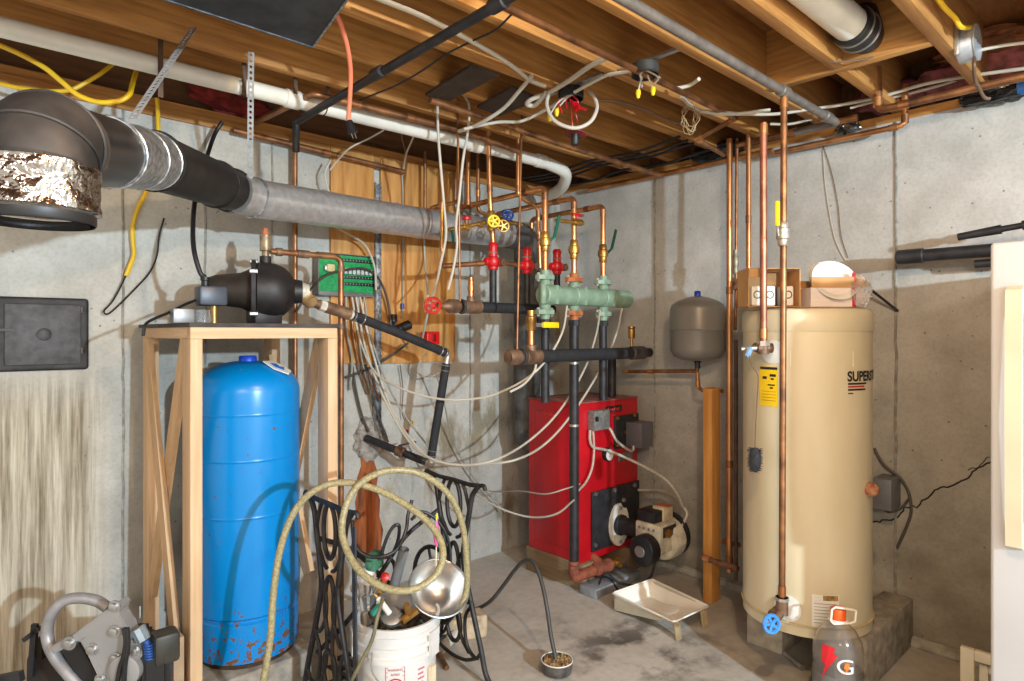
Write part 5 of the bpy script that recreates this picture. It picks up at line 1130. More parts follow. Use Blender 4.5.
bm = new(); cyl(bm, a, a+(a-b).normalized()*.02, .006); obj('tip', bm, brass, t)
bm = new(); c = B(391, 619, bd-.07); lathe(bm, [(.034, 0), (.036, .004), (.036, .022), (.030, .026), (.012, .026), (.010, .03)], c, (-.25, -.5, .8), 28); single('tin_canister', bm, mat('dull_tin', (140, 134, 126), .45, .5, .2, 18), 'round dull tin canister lid upward near the bucket rim', 'canister')
bm = new(); c = B(409, 616, bd-.08); cyl(bm, c+Vector((-.03, .0, -.01)), c+Vector((.03, .0, .01)), .014, seg=6); cyl(bm, c+Vector((.0, .0, -.0)), c+Vector((-.02, -.015, .05)), .011, seg=14); single('brass_fitting', bm, brass, 'brass tee fitting at the bucket rim under the silver bowl', 'fitting')
bm = new(); c = B(372, 614, bd-.10); cyl(bm, c, c+Vector((.03, -.015, .03)), .012, seg=12); single('teal_cap', bm, mat('teal_plastic', (36, 140, 126), .45, 0, .1), 'teal cap beside the clear cup in the bucket', 'cap')
bm = new(); wire(bm, [B(383, 598, bd-.10), B(378, 615, bd-.15), B(372, 640, bd-.18), B(363, 658, bd-.185), B(354, 676, bd-.18), B(347, 690, bd-.15)], .0065, 8); single('rubber_strip', bm, mat('olive_strap', (112, 104, 78), .6, 0, .15), 'olive strap hanging down over the bucket side', 'strap')
bm = new(); rr = random.Random(11)
for k in range(46):
    a = rr.uniform(0, 6.28); q = rr.uniform(0, .115); c = BK+Vector((math.cos(a)*q, math.sin(a)*q, .285+rr.uniform(0, .05))); dd = Vector((rr.uniform(-1, 1), rr.uniform(-1, 1), rr.uniform(-.3, .6))).normalized()
    cyl(bm, c-dd*.03, c+dd*.03, rr.uniform(.007, .014), seg=8)
o = tag(obj('scrap_fittings', bm, mat('scrap', (118, 100, 78), .6, .3, .5, 30, col2=(60, 54, 50))), 'jumble of small pipe scraps filling the bucket', 'scrap'); o['kind'] = 'stuff'
# silver bowl
t = thing('reflector_bowl', 'shiny spun aluminium bowl propped on the bucket rim', 'bowl', B(438, 588, bd-.02))
axb = (CAM-B(438, 585, bd)).normalized()*.70+Vector((0, 0, .52))+RT*.25; axb.normalize()
c = B(438, 590, bd+.03)-axb*.0
alu, nt, b_ = base_mat('spun_aluminium', .3, .95); b_.inputs['Base Color'].default_value = (*lin((196, 195, 192)), 1)
bm = new(); lathe(bm, [(r_*1.13, h_*1.1) for r_, h_ in [(.012, -.070), (.04, -.066), (.066, -.045), (.084, -.015), (.093, .012), (.097, .013), (.097, .017), (.091, .016), (.081, -.013), (.063, -.042), (.038, -.062), (.003, -.0635)]], c, axb, 48, (True, True)); obj('bowl', bm, alu, t)
bm = new(); ring(bm, c+axb*.0175, axb, .108, .0042, 48, 8); obj('rim', bm, steel, t)
bm = new(); q = c-axb*.066+RT*(-.012)+UP*-.012; cyl(bm, q, q+axb*.004, .006, seg=12); obj('centre_hole', bm, ink, t)
# fishing float
t = thing('fishing_float', 'slim pink and yellow fishing float standing up by the silver bowl', 'float', B(437, 566, bd-.05))
fd = bd-.05
bm = new(); cyl(bm, B(436, 566, fd), B(436.3, 545, fd), .0022, seg=8); obj('stem', bm, mat('cream_stem', (220, 214, 180), .5, 0, .05), t)
L_ = (B(436.5, 520, fd)-B(436.3, 547, fd)).length
bm = new(); lathe(bm, [(.002, 0), (.008, L_*.2), (.0105, L_*.5), (.007, L_*.85), (.003, L_)], B(436.3, 547, fd), UP, 14); obj('body', bm, mat('float_pink', (232, 90, 160), .4, 0, .06), t, 'pink body')
bm = new(); cyl(bm, B(436.5, 521, fd), B(437, 513, fd), .003, seg=8); obj('antenna', bm, mat('float_yellow', (214, 220, 40), .4, 0, .05), t, 'yellow tip')
# ---- olive hose
hose_m, nt, b_ = base_mat('braided_hose', .4, 0); wv = noise(nt, 130, 1, .5)
nt.links.new(ramp(nt, wv, [(.35, lin((132, 122, 88))), (.65, lin((164, 154, 116)))]), b_.inputs['Base Color'])
hp = [(262, 690, 2.02), (270, 640, 2.03), (273, 598, 2.04), (279, 555, 2.05), (290, 520, 2.06), (305, 498, 2.07), (326, 485, 2.08), (352, 483, 2.09), (383, 492, 2.09), (415, 511, 2.07), (436, 532, 2.04), (443, 555, 2.00), (434, 577, 1.96), (410, 590, 1.93), (383, 587, 1.93), (358, 569, 1.96), (345, 545, 2.00), (342, 525, 2.03), (349, 498, 2.06), (366, 479, 2.08), (393, 470, 2.11), (423, 475, 2.15), (449, 495, 2.20), (463, 528, 2.24), (467, 572, 2.27), (466, 592, 2.28), (460, 612, 2.26)]
bm = new(); wire(bm, [Dp(*q) for q in hp], .0112, 12, 8); single('garden_hose', bm, hose_m, 'olive braided hose coiled in loops over the bucket and treadle', 'hose')
# black tubing loops around the treadle
for lab, pts in (('thin black tube looping behind the bucket', [(352, 520, 2.2), (355, 545, 2.2), (368, 556, 2.2), (385, 556, 2.2), (398, 548, 2.22), (406, 530, 2.25), (408, 515, 2.28), (412, 500, 2.3)]),
                 ('thin black tube rising in a narrow loop behind the grey tube', [(380, 560, 2.24), (386, 540, 2.25), (393, 527, 2.26), (399, 526, 2.27), (398, 540, 2.28), (392, 556, 2.28)]),
                 ('black tube arching inside the right side of the treadle', [(411, 520, 2.45), (420, 512, 2.46), (432, 516, 2.47), (444, 530, 2.48), (450, 550, 2.48), (450, 575, 2.46)])):
    bm = new(); wire(bm, [Dp(*q) for q in pts], .0065, 8); single('rubber_tube', bm, black_plastic, lab, 'tube')
# ---- scrap below, block
p = Zp(466, 634, 0)
bm = new(); q = Zp(474, 637, 0); bar(bm, q+Vector((-.17, .09, .05)), q+Vector((.06, -.0, .05)), .10, .10, bev=.008); single('paving_block', bm, mat('block_tan', (186, 166, 138), .9, 0, .2, 20, bmp=.3), 'tan paving block on the floor behind the treadle', 'block')
bm = new(); cyl(bm, Zp(440, 650, .03), Zp(456, 634, .045), .022, bev=.003); single('pipe_scrap', bm, mat('offwhite_pipe', (206, 200, 186), .5, 0, .1), 'off-white pipe offcut on the floor beside the bucket', 'pipe')
bm = new(); cyl(bm, Zp(447, 668, .012), Zp(432, 640, .012), .010); single('pipe_scrap', bm, copper_old, 'brown pipe offcut on the floor beside the bucket', 'pipe')
bm = new(); box(bm, (TX+.20+.03, SY0-.25, 0), (TX+.20+.17, SY0-.05, .09), .005); single('concrete_block', bm, mat('block_grey', (168, 164, 158), .9, 0, .15, 20, bmp=.3), 'grey concrete block at the foot of the right stand post', 'block')
bm = new(); bar(bm, Zp(293, 668, .05), Zp(330, 650, .02), .05, .03); single('timber_scrap', bm, wood('scrap_wood', (150, 104, 60), (190, 140, 88), (8, 3, 8)), 'brown timber offcut inside the treadle', 'timber')
# ---- sump hose and gravel bowl
gbw = Zp(557, 672, 0); gbw = Vector((gbw.x, gbw.y, 0))
bw = thing('gravel_bowl', 'small round bowl of gravel on the concrete floor', 'bowl', gbw)
bm = new(); lathe(bm, [(.05, 0), (.058, .004), (.064, .05), (.061, .05), (.055, .008), (.002, .006)], gbw, (0, 0, 1), 32, (True, False)); obj('bowl', bm, mat('bowl_dark', (88, 84, 80), .5, .1, .3, 30), bw)
bm = new(); ring(bm, gbw+Vector((0, 0, .050)), (0, 0, 1), .0625, .0025, 32, 6); obj('rim', bm, white_plastic, bw)
bm = new(); rr = random.Random(4)
for k in range(170):
    a = rr.uniform(0, 6.28); q = math.sqrt(rr.random())*.056; t_ = bmesh.new(); bmesh.ops.create_icosphere(t_, subdivisions=1, radius=rr.uniform(.003, .0065)); bmesh.ops.scale(t_, vec=(1, rr.uniform(.6, 1), .7), verts=t_.verts); bmesh.ops.translate(t_, vec=gbw+Vector((math.cos(a)*q, math.sin(a)*q, .045+rr.uniform(-.004, .006))), verts=t_.verts); merge(bm, t_)
cyl(bm, gbw+Vector((0, 0, .01)), gbw+Vector((0, 0, .044)), .054)
o = obj('gravel', bm, mat('gravel', (190, 156, 104), .9, 0, .5, 60, col2=(92, 70, 50)), bw); o['kind'] = 'stuff'
bm = new(); wire(bm, [Zp(432, 627, .012), Zp(450, 620, .012), Zp(466, 613, .015), Dp(488, 603, 2.86), Dp(503, 586, 2.82), Dp(514, 571, 2.78), Dp(524, 561, 2.74), Dp(533, 562, 2.70), Dp(541, 580, 2.65), Dp(547, 608, 2.60), Dp(551, 636, 2.57), gbw+Vector((-.012, -.005, .058))], .0085, 10)
single('drain_hose', bm, mat('dark_hose', (62, 60, 58), .5, 0, .1), 'dark drain hose arching over the floor into the gravel bowl', 'hose')
# ---- paint tray
zr_ = .088
cA, cB, cC, cD = Zp(612, 593, zr_), Zp(652, 579, zr_), Zp(709, 606, zr_), Zp(674, 622, zr_)
tray = thing('paint_tray', 'white paint roller tray propped on its two legs on the floor', 'tray', ((cA+cB+cC+cD)/4)*1)
tray.location.z = 0
def q3(u, v): return cA.lerp(cD, u).lerp(cB.lerp(cC, u), v)
bm = new(); NU, NV = 44, 12; G = []
for i in range(NU+1):
    row = []
    for j in range(NV+1):
        u, v = i/NU, j/NV
        eu = min(u, 1-u); ev = min(v, 1-v); e = min(eu/.06, ev/.09)
        dep = .066 if u < .34 else .066-(u-.34)/.66*.050
        if u > .34: dep -= .003*(1 if (i % 2) else 0)*(1 if 1 < j < NV-1 else 0)
        k = 0 if e < .35 else min(1, (e-.35)/.9)
        p = q3(u, v); row.append(bm.verts.new((p.x, p.y, zr_-dep*k)))
    G.append(row)
for i in range(NU):
    for j in range(NV): bm.faces.new((G[i][j], G[i+1][j], G[i+1][j+1], G[i][j+1]))
bmesh.ops.recalc_face_normals(bm, faces=bm.faces); bmesh.ops.solidify(bm, geom=bm.faces, thickness=.003)
obj('pan', bm, mat('tray_white', (246, 243, 232), .42, 0, .05, 8), tray, smooth=30)
# outer skirt
bm = new()
ring_t = [q3(u, v) for u, v in [(0, .06), (.02, 0), (.5, 0), (.98, 0), (1, .06), (1, .94), (.98, 1), (.5, 1), (.02, 1), (0, .94)]]
sweep(bm, ring_t+[ring_t[0]], .004, 8, False); obj('rim', bm, MATS['tray_white'], tray)
bm = new(); cen = q3(.5, .5)
for (a, b) in (((.02, .03), (.80, .03)), ((.02, .97), (.80, .97)), ((.02, .03), (.02, .97))):
    A_, B_ = q3(*a), q3(*b)
    za, zb2 = .0, (.0 if a[0] == b[0] else .055)
    vs_ = [bm.verts.new(v) for v in ((A_.x, A_.y, zr_-.002), (B_.x, B_.y, zr_-.002), (B_.x, B_.y, zb2+.004), (A_.x, A_.y, za+.004))]; bm.faces.new(vs_)
bmesh.ops.solidify(bm, geom=bm.faces, thickness=.002); bmesh.ops.recalc_face_normals(bm, faces=bm.faces)
obj('skirt', bm, mat('tray_outside', (196, 188, 166), .5, 0, .08, 8), tray)
for v in (.12, .88):
    p = q3(.97, v); d_ = (q3(1, v)-q3(0, v)); d_.z = 0; d_.normalize()
    bm = new(); bar(bm, Vector((p.x, p.y, zr_-.012)), Vector((p.x, p.y, 0))+d_*.012, .035, .012, d_, .002); obj('leg', bm, mat('tray_leg', (170, 150, 116), .5, 0, .2, 12), tray)
# ---- bottle
bt_p = Dp(838, 640, 2.27); BT = Vector((bt_p.x, bt_p.y, 0)); bH = Dp(838, 619, 2.27).z
btl = thing('drink_bottle', 'big clear sports drink bottle with an orange cap in front of the heater', 'bottle', BT)
pet, nt, b_ = base_mat('clear_bottle', .10, 0); b_.inputs['Base Color'].default_value = (.93, .90, .86, 1); b_.inputs['Transmission Weight'].default_value = .93; b_.inputs['IOR'].default_value = 1.35
R_ = .083; sh = bH
bprof = [(R_*.9, 0), (R_, .012), (R_, sh-.175), (R_*.95, sh-.165), (R_*.95, sh-.155), (R_, sh-.145), (R_*1.0, sh-.105), (R_*.92, sh-.07), (R_*.70, sh-.035), (R_*.42, sh-.012), (.026, sh-.004), (.024, sh+.012)]
bm = new(); lathe(bm, bprof+[(max(r_-.0016, .001), max(h_, .002)) for r_, h_ in bprof[::-1]], BT, (0, 0, 1), 48, (True, False)); obj('body', bm, pet, btl)
lab_m = mat('label_silver', (120, 117, 113), .4, .2, .12, 8)
bm = new(); lathe(bm, [(R_+.0006, .07), (R_+.0010, .072), (R_+.0010, sh-.178), (R_+.0006, sh-.176)], BT, (0, 0, 1), 48, (False, False)); lb_ = obj('label', bm, lab_m, btl)
bz = Dp(838, 612, 2.14).z
bm = new(); lathe(bm, [(.024, -.004), (.0255, 0), (.0265, .028), (.024, .034)], (BT.x, BT.y, sh+.006), (0, 0, 1), 28); obj('cap', bm, mat('cap_orange', (240, 96, 28), .4, 0, .06), btl, 'orange screw cap')
bm = new(); u1, v1 = RT, UP
pts = [(-.040, -.006), (-.036, .035), (-.024, .042), (.036, .034), (.050, .030), (.046, -.008), (.03, -.014), (-.03, -.016)]
hc = Vector((BT.x, BT.y, sh+.012)); sweep(bm, [hc+RT*a-FW*.028+UP*b for a, b in pts]+[hc+RT*pts[0][0]-FW*.028+UP*pts[0][1]], .0042, 8, False); ring(bm, hc+Vector((0, 0, -.012)), (0, 0, 1), .029, .004, 24, 8); obj('carry_ring', bm, mat('ring_white', (232, 224, 208), .45, 0, .05), btl, 'white carry ring')
vb_ = math.atan2(CAM.y-BT.y, CAM.x-BT.x)
def bt_wrap(bm, az, z, lift):
    for v in bm.verts:
        a = az+v.co.x/R_; r = R_+lift+v.co.z; v.co = BT+Vector((r*math.cos(a), r*math.sin(a), z+v.co.y))
    return bm
zl = Dp(838, 664, 2.19).z
bm = new(); prism(bm, [(-.030, .052), (.012, .050), (.006, .030), (.020, .024), (-.012, -.030), (-.035, -.075), (-.020, -.018), (-.034, -.012)], (0, 0, 0), (1, 0, 0), (0, 1, 0), .0005)
bmesh.ops.subdivide_edges(bm, edges=bm.edges[:], cuts=1); obj('red_bolt', bt_wrap(bm, vb_-.25, zl, .0016), mat('bolt_red', (216, 34, 44), .45, 0, .06), lb_, smooth=0)
t_ = text_mesh('G', .072, (0, 0, 0), (1, 0, 0), (0, 1, 0), .0005)
cu_v = t_.verts
# heavier letter: thicken the outline sideways
bmesh.ops.scale(t_, vec=(1.15, 1, 1), verts=t_.verts)
bmesh.ops.subdivide_edges(t_, edges=[e for e in t_.edges if e.calc_length() > .01], cuts=2)
obj('lettering', bt_wrap(t_, vb_+.28, zl-.012, .0026), white_plastic, lb_, smooth=0)
bm = new(); prism(bm, [(-.004, .018), (.012, .016), (.006, .004), (.012, .002), (-.006, -.02), (-.001, -.003), (-.008, -.001)], (0, 0, 0), (1, 0, 0), (0, 1, 0), .0005); obj('small_bolt', bt_wrap(bm, vb_+.30, zl-.014, .0032), mat('bolt_orange', (226, 120, 40), .45, 0, .06), lb_, smooth=0)
# ---- cream slatted frame by the freezer
fx_ = -.55; y0_ = Xp(960, 660, fx_).y; y1_ = FY0+.012; zt_f = Xp(960, 646, fx_).z
fr_ = thing('slatted_frame', 'cream slatted frame leaning beside the white freezer', 'frame', (fx_, (y0_+y1_)/2, 0))
crm = mat('cream_frame', (226, 216, 190), .5, 0, .06, 8)
bm = new(); box(bm, (fx_, y0_-.040, 0), (fx_+.02, y0_, zt_f), .003); obj('stile', bm, crm, fr_)
bm = new(); box(bm, (fx_, y1_, zt_f-.036), (fx_+.02, y0_-.0405, zt_f), .003); obj('top_rail', bm, crm, fr_)
bm = new(); box(bm, (fx_+.021, y0_-.075, 0), (fx_+.034, y0_-.050, zt_f-.05), .002); obj('inner_stile', bm, crm, fr_)
for k in range(4):
    bm = new(); box(bm, (fx_+.021, y1_, zt_f-.075-k*.05), (fx_+.034, y0_-.0755, zt_f-.05-k*.05), .002); obj('slat', bm, crm, fr_)
# small stub pipe and frayed bits by the heater foot
bm = new(); a = Zp(803, 668, .012); cyl(bm, a, a+Vector((.06, .10, 0)), .012, seg=14); single('pipe_stub', bm, mat('zinc_stub', (150, 146, 138), .5, .4, .2), 'short grey pipe stub on the floor below the heater', 'pipe')
# ---- machine in the near left corner
MD = 1.92
mc_ = thing('engine_unit', 'grey aluminium machine head with a looped tube handle left of the pine stand', 'machine', (Dp(105, 650, MD).x, Dp(105, 650, MD).y, 0))
cal = mat('cast_aluminium', (152, 151, 150), .5, .3, .05, 6)
bm = new(); wire(bm, [Dp(92, 700, MD-.02), Dp(72, 678, MD-.02), Dp(54, 655, MD-.01), Dp(47, 634, MD), Dp(52, 613, MD), Dp(64, 601, MD+.01), Dp(80, 598, MD+.02), Dp(97, 601, MD+.03), Dp(108, 608, MD+.03)], .0165, 16); obj('tube_handle', bm, mat('grey_tube_paint', (150, 148, 150), .42, .3, .1, 20), mc_)
def plate(pts, d, th, name, m_, parent, bev=0):
    bm = new(); P = [Dp(a, b, d) for a, b in pts]; o0 = P[0]
    loc = [((p-o0).dot(RT), (p-o0).dot(UP)) for p in P]
    prism(bm, loc, o0+FW*th, RT, UP, th); bmesh.ops.recalc_face_normals(bm, faces=bm.faces)
    if bev: bmesh.ops.bevel(bm, geom=list(bm.edges), offset=bev, segments=2, affect='EDGES')
    return obj(name, bm, m_, parent)
pl_ = plate([(50, 647), (63, 640), (70, 637), (111, 606), (117, 602), (121, 606), (118, 614), (127, 627), (131, 640), (141, 648), (142, 658), (134, 664), (131, 690), (96, 690), (99, 676), (79, 641), (62, 650), (52, 655)], MD-.06, .05, 'face_plate', cal, mc_, .003)
plate([(62, 652), (79, 643), (97, 676), (92, 690), (84, 690)], MD-.02, .04, 'opening', black_plastic, mc_)
plate([(80, 640), (85, 638), (103, 674), (98, 678)], MD-.065, .03, 'inner_flange', cal, mc_, .002)
for px, py, r in ((70, 643, .016), (115, 606, .014), (115, 631, .015), (93, 649, .015), (116, 657, .012), (136, 650, .012), (101, 679, .014)):
    c = Dp(px, py, MD-.06); bm = new(); lathe(bm, [(r*1.25, 0), (r*1.25, .004), (r*.8, .0045), (r*.8, .014), (r*.6, .015)], c, -FW, 14); obj('bolt', bm, steel, pl_)
c = Dp(128, 668, MD-.062); bm = new(); lathe(bm, [(.045, 0), (.045, .02), (.036, .024)], c, -FW, 28); obj('hub', bm, cal, pl_)
pb_ = Dp(112, 650, MD)
bm = new(); bcen = Dp(108, 668, MD+.10); t_ = bmesh.new(); bmesh.ops.create_cube(t_, size=1); bmesh.ops.scale(t_, vec=(.22, .18, .40), verts=t_.verts); bmesh.ops.bevel(t_, geom=list(t_.edges), offset=.02, segments=2, affect='EDGES'); bmesh.ops.rotate(t_, cent=(0, 0, 0), matrix=rz(math.degrees(YAW)-90), verts=t_.verts); bmesh.ops.translate(t_, vec=(bcen.x, bcen.y, .205), verts=t_.verts); merge(bm, t_); obj('engine_block', bm, black_plastic, mc_)
en = thing('carburettor', 'black motor unit with a blue spring fitting beside the grey machine', 'motor', (Dp(155, 670, MD).x, Dp(155, 670, MD).y, 0))
bm = new(); c = Dp(158, 665, MD-.02); 
t_ = bmesh.new(); bmesh.ops.create_cube(t_, size=1); bmesh.ops.scale(t_, vec=(.075, .09, .42), verts=t_.verts); bmesh.ops.bevel(t_, geom=list(t_.edges), offset=.014, segments=2, affect='EDGES'); bmesh.ops.rotate(t_, cent=(0, 0, 0), matrix=rz(math.degrees(YAW)-70), verts=t_.verts); bmesh.ops.translate(t_, vec=(c.x, c.y, .215), verts=t_.verts); merge(bm, t_); obj('housing', bm, black_plastic, en)
bm = new(); box(bm, (c.x-.02, c.y-.05, .38), (c.x+.05, c.y+.02, .47), .012); obj('cover', bm, mat('dark_olive_cover', (54, 52, 46), .5, .1, .2), en)
bm = new(); cyl(bm, Dp(138, 628, MD-.06), Dp(144, 640, MD-.06), .020, seg=8); cyl(bm, Dp(140, 618, MD-.06), Dp(140, 606, MD-.06), .002, seg=6); cyl(bm, Dp(137, 632, MD-.06), Dp(128, 638, MD-.05), .012, seg=10); obj('plug', bm, mat('bluish_chrome', (170, 190, 206), .25, .8, .1), en)
bm = new()
for k in range(6): ring(bm, Dp(148+.3*k, 645+k*2.6, MD-.06), (.1, 0, 1), .011, .003, 14, 6)
cyl(bm, Dp(146, 640, MD-.06), Dp(150, 662, MD-.06), .008); obj('blue_spring', bm, mat('spring_blue', (30, 74, 140), .45, 0, .1), en, 'blue spring boot')
bm = new(); wire(bm, [Dp(124, 628, MD-.09), Dp(126, 640, MD-.09), Dp(124, 655, MD-.09), Dp(120, 668, MD-.09), Dp(117, 684, MD-.09)], .007, 8); wire(bm, [Dp(127, 628, MD-.09), Dp(128, 645, MD-.09), Dp(125, 665, MD-.09), Dp(124, 684, MD-.09)], .007, 8); single('control_cable', bm, black_plastic, 'pair of black control cables over the grey machine plate', 'cable')
# black gear left of it
bg_ = thing('black_bracket', 'black steel bracket and belt cover at the far left by the wall', 'bracket', (Dp(30, 660, MD+.12).x, Dp(30, 660, MD+.12).y, 0))
plate([(26, 700), (27, 660), (33, 640), (40, 638), (42, 660), (58, 648), (75, 640), (76, 700)], MD+.10, .05, 'belt_cover', mat('dark_brown_steel', (50, 42, 38), .55, .3, .25), bg_)
bm = new(); bar(bm, Dp(31, 676, MD+.08), Dp(35, 624, MD+.08), .018, .012, FW); bar(bm, Dp(24, 640, MD+.08), Dp(40, 628, MD+.08), .014, .012, FW); obj('arm', bm, black_pipe, bg_)
bm = new(); bar(bm, Dp(-8, 682, MD-.02), Dp(22, 676, MD-.02), .02, .03, UP); obj('foot', bm, black_pipe, bg_)
bm = new(); q = Zp(177, 690, 0); box(bm, (SX0-.10, SY0+.02, 0), (SX0-.012, SY0+.13, .36), .004); single('beige_block', bm, mat('beige_block', (170, 146, 116), .8, 0, .12), 'beige wooden block tucked left of the stand post', 'block')
# ================================================================== CEILING
# ---- white waste line
wy_ = -.54
pv = thing('drain_pipe', 'long white plastic drain pipe hanging below the joists along the left wall', 'pipe', Yp(250, 93, wy_))
pvc = mat('pvc_white', (224, 220, 208), .35, 0, .08, 5)
a = Yp(-60, 15, wy_); b = Yp(545, 163, wy_); a = Vector((a.x, wy_, Yp(0, 27, wy_).z)); b = Vector((b.x, wy_, Yp(540, 161, wy_).z))
bm = new(); cyl(bm, a, b, .031, seg=28); obj('pipe', bm, pvc, pv)
for t in (.42, .80, .985):
    c = a.lerp(b, t); d = (b-a).normalized(); bm = new(); cyl(bm, c-d*.03, c+d*.03, .036, seg=28, bev=.003); obj('coupling', bm, pvc, pv)
bm = new(); pipe(bm, [b, Yp(567, 172, wy_), Yp(564, 186, wy_+.10), Yp(546, 199, wy_+.36)], .033, .06, 20); obj('elbow', bm, pvc, pv)
# ---- perforated straps
def strap(p0, p1, w, lab, name='hanger_strap', grp=None, face=None):
    p0, p1 = Vector(p0), Vector(p1); L = (p1-p0).length; d = (p1-p0)/L; side = (face or RT)-d*(face or RT).dot(d); side.normalize(); n = d.cross(side)
    m_ = max(3, int(L/(w*.85))); c = L/m_; bm = new(); th = .0012
    for k in range(m_):
        o = p0+d*(c*(k+.5)); h = c/2; hw = w/2; r = w*.24
        outer = [(-h, -hw), (0, -hw), (h, -hw), (h, 0), (h, hw), (0, hw), (-h, hw), (-h, 0)]; inner = [(r*math.cos(t), r*math.sin(t)) for t in [math.radians(225+45*i) for i in range(8)]]
        O = [bm.verts.new(o+d*x+side*y) for x, y in outer]; I = [bm.verts.new(o+d*x+side*y) for x, y in inner]
        for i in range(8): bm.faces.new((O[i], O[(i+1) % 8], I[(i+1) % 8], I[i]))
    bmesh.ops.remove_doubles(bm, verts=bm.verts, dist=1e-5); bmesh.ops.recalc_face_normals(bm, faces=bm.faces); bmesh.ops.solidify(bm, geom=bm.faces, thickness=th)
    return bm
S0 = Zp(194, 27, 2.345); S1 = Dp(132, 119, 1.62)
single('hanger_strap', strap(S0, S1, .022, ''), strap_steel, 'slanting perforated strap from the joist to the galvanised flue section', 'strap')
S0 = Zp(251, 52, 2.345); S1 = Yp(247, 212, -.46)
d1 = (Pa-A0).normalized()
t = thing('hanger_strap', 'upright perforated strap looped under the long galvanised flue', 'strap', S1)
obj('strap', strap(S0, Yp(250, 178, -.50), .022, ''), strap_steel, t)
fc = Pa.lerp(A0, .10); bm = new(); ring(bm, fc, d1, FR+.003, .004, 32, 6); obj('loop', bm, galv, t)
for px, lab in ((158, 'perforated band around the white drain pipe above the galvanised flue section'), (241, 'perforated band around the white drain pipe beside the upright hanger strap'), (292, 'small dark strap holding the white drain pipe, nearer the flue bend'), (324, 'small dark strap holding the white drain pipe beside the orange cord')):
    e = Yp(px, 100, wy_); t = thing('pipe_strap', lab, 'strap', (e.x, wy_, b.z))
    bm = new(); bar(bm, (e.x, wy_-.033, JB+.03), (e.x, wy_-.033, e.z), .016, .002, (0, 1, 0)); obj('strip', bm, mat('rusty_strap', (96, 74, 58), .6, .5, .2), t)
    zz = a.z+(b.z-a.z)*(e.x-a.x)/(b.x-a.x); bm = new(); ring(bm, (e.x, wy_, zz), (1, 0, 0), .0325, .0025, 28, 6); obj('loop', bm, MATS['rusty_strap'], t)
wad_red = None
# ---- sheet metal duct
z_d = 2.20
dk = thing('air_duct', 'grey sheet metal duct end hanging under the joists', 'duct', Zp(250, 0, z_d))
c0 = Zp(312, 46, z_d); x1 = c0.x; y1 = c0.y; dm = mat('duct_steel', (124, 132, 142), .4, .7, .2, 30, col2=(70, 76, 84))
bm = new()
ce = Zp(345, 0, z_d); ce = c0+(ce-c0)*1.6
vsb = [(-4.6, y1), (x1, y1), (ce.x, ce.y), (-4.6, ce.y)]
prism(bm, [(x, y) for x, y in vsb], (0, 0, z_d), (1, 0, 0), (0, 1, 0), JB-.001-z_d); bmesh.ops.recalc_face_normals(bm, faces=bm.faces); body = obj('duct_body', bm, mat('duct_dark', (70, 72, 76), .5, .5, .25, 12), dk)
bm = new(); bar(bm, (-4.6, y1+.004, z_d+.012), (x1, y1+.004, z_d+.012), .006, .03); obj('drive_cleat', bm, dm, dk)
bm = new(); bar(bm, (x1+.003, y1, z_d), (x1+.003, y1, JB-.002), .012, .012); bar(bm, (x1+.004, y1, z_d+.01), (ce.x+.004, ce.y, z_d+.01), .006, .024); obj('end_flange', bm, galv, dk)
# ---- black iron gas pipe across the joists
ga = Zp(296, 122, 2.215); gb_ = Zp(505, 0, 2.215); dgp = (gb_-ga).normalized()
gp = thing('iron_pipe', 'black iron pipe crossing diagonally under the joists', 'pipe', ga)
bm = new(); cyl(bm, ga, gb_+dgp*1.2, .0145); obj('pipe', bm, black_pipe, gp)
for q in (Zp(378, 73, 2.215), Zp(498, 4, 2.215)):
    bm = new(); cyl(bm, q-dgp*.03, q+dgp*.03, .0195, bev=.004); obj('coupling', bm, black_pipe, gp)
bm = new(); pipe(bm, [ga+dgp*.01, ga, ga+Vector((0, 0, -.12))], .0145, .03); obj('drop', bm, black_pipe, gp)
# ---- grey iron pipe along the joists over the heater
gy, gz = -1.897, 2.262; gx1 = Zp(824, 122, gz).x
gp2 = thing('iron_pipe', 'grey iron pipe running below the joists to the tall pipe over the heater', 'pipe', (gx1, gy, gz))
gip = mat('grey_iron', (124, 116, 108), .5, .4, .15, 20)
bm = new(); cyl(bm, (-4.0, gy, gz), (gx1, gy, gz), .0165); obj('pipe', bm, gip, gp2)
xq = Dp(784, 96, dB).x
for xx_ in (xq, gx1-.06):
    bm = new(); cyl(bm, (xx_-.03, gy, gz), (xx_+.03, gy, gz), .022, bev=.004); obj('coupling', bm, gip, gp2)
bm = new(); pipe(bm, [Vector((gx1, gy, gz)), Vector((gx1+.05, gy, gz)), Vector((gx1+.05, gy+.18, gz))], .0165, .04); obj('elbow', bm, gip, gp2)
# ---- copper along a joist and its turns
k0 = Vector((-1.95, -1.58, 2.31)); k1 = Vector((-.54, -1.56, 2.31)); k2 = Vector((-.511, -1.352, 2.27)); k3_ = Vector((-.24, -1.34, 2.25))
copper_run('copper pipe strapped along the middle joists with a jog near the right wall', [k0, k1, k2, k3_], .0115, copper_old, ((1, .05), (1, .95), (2, .06)), rad=.02)
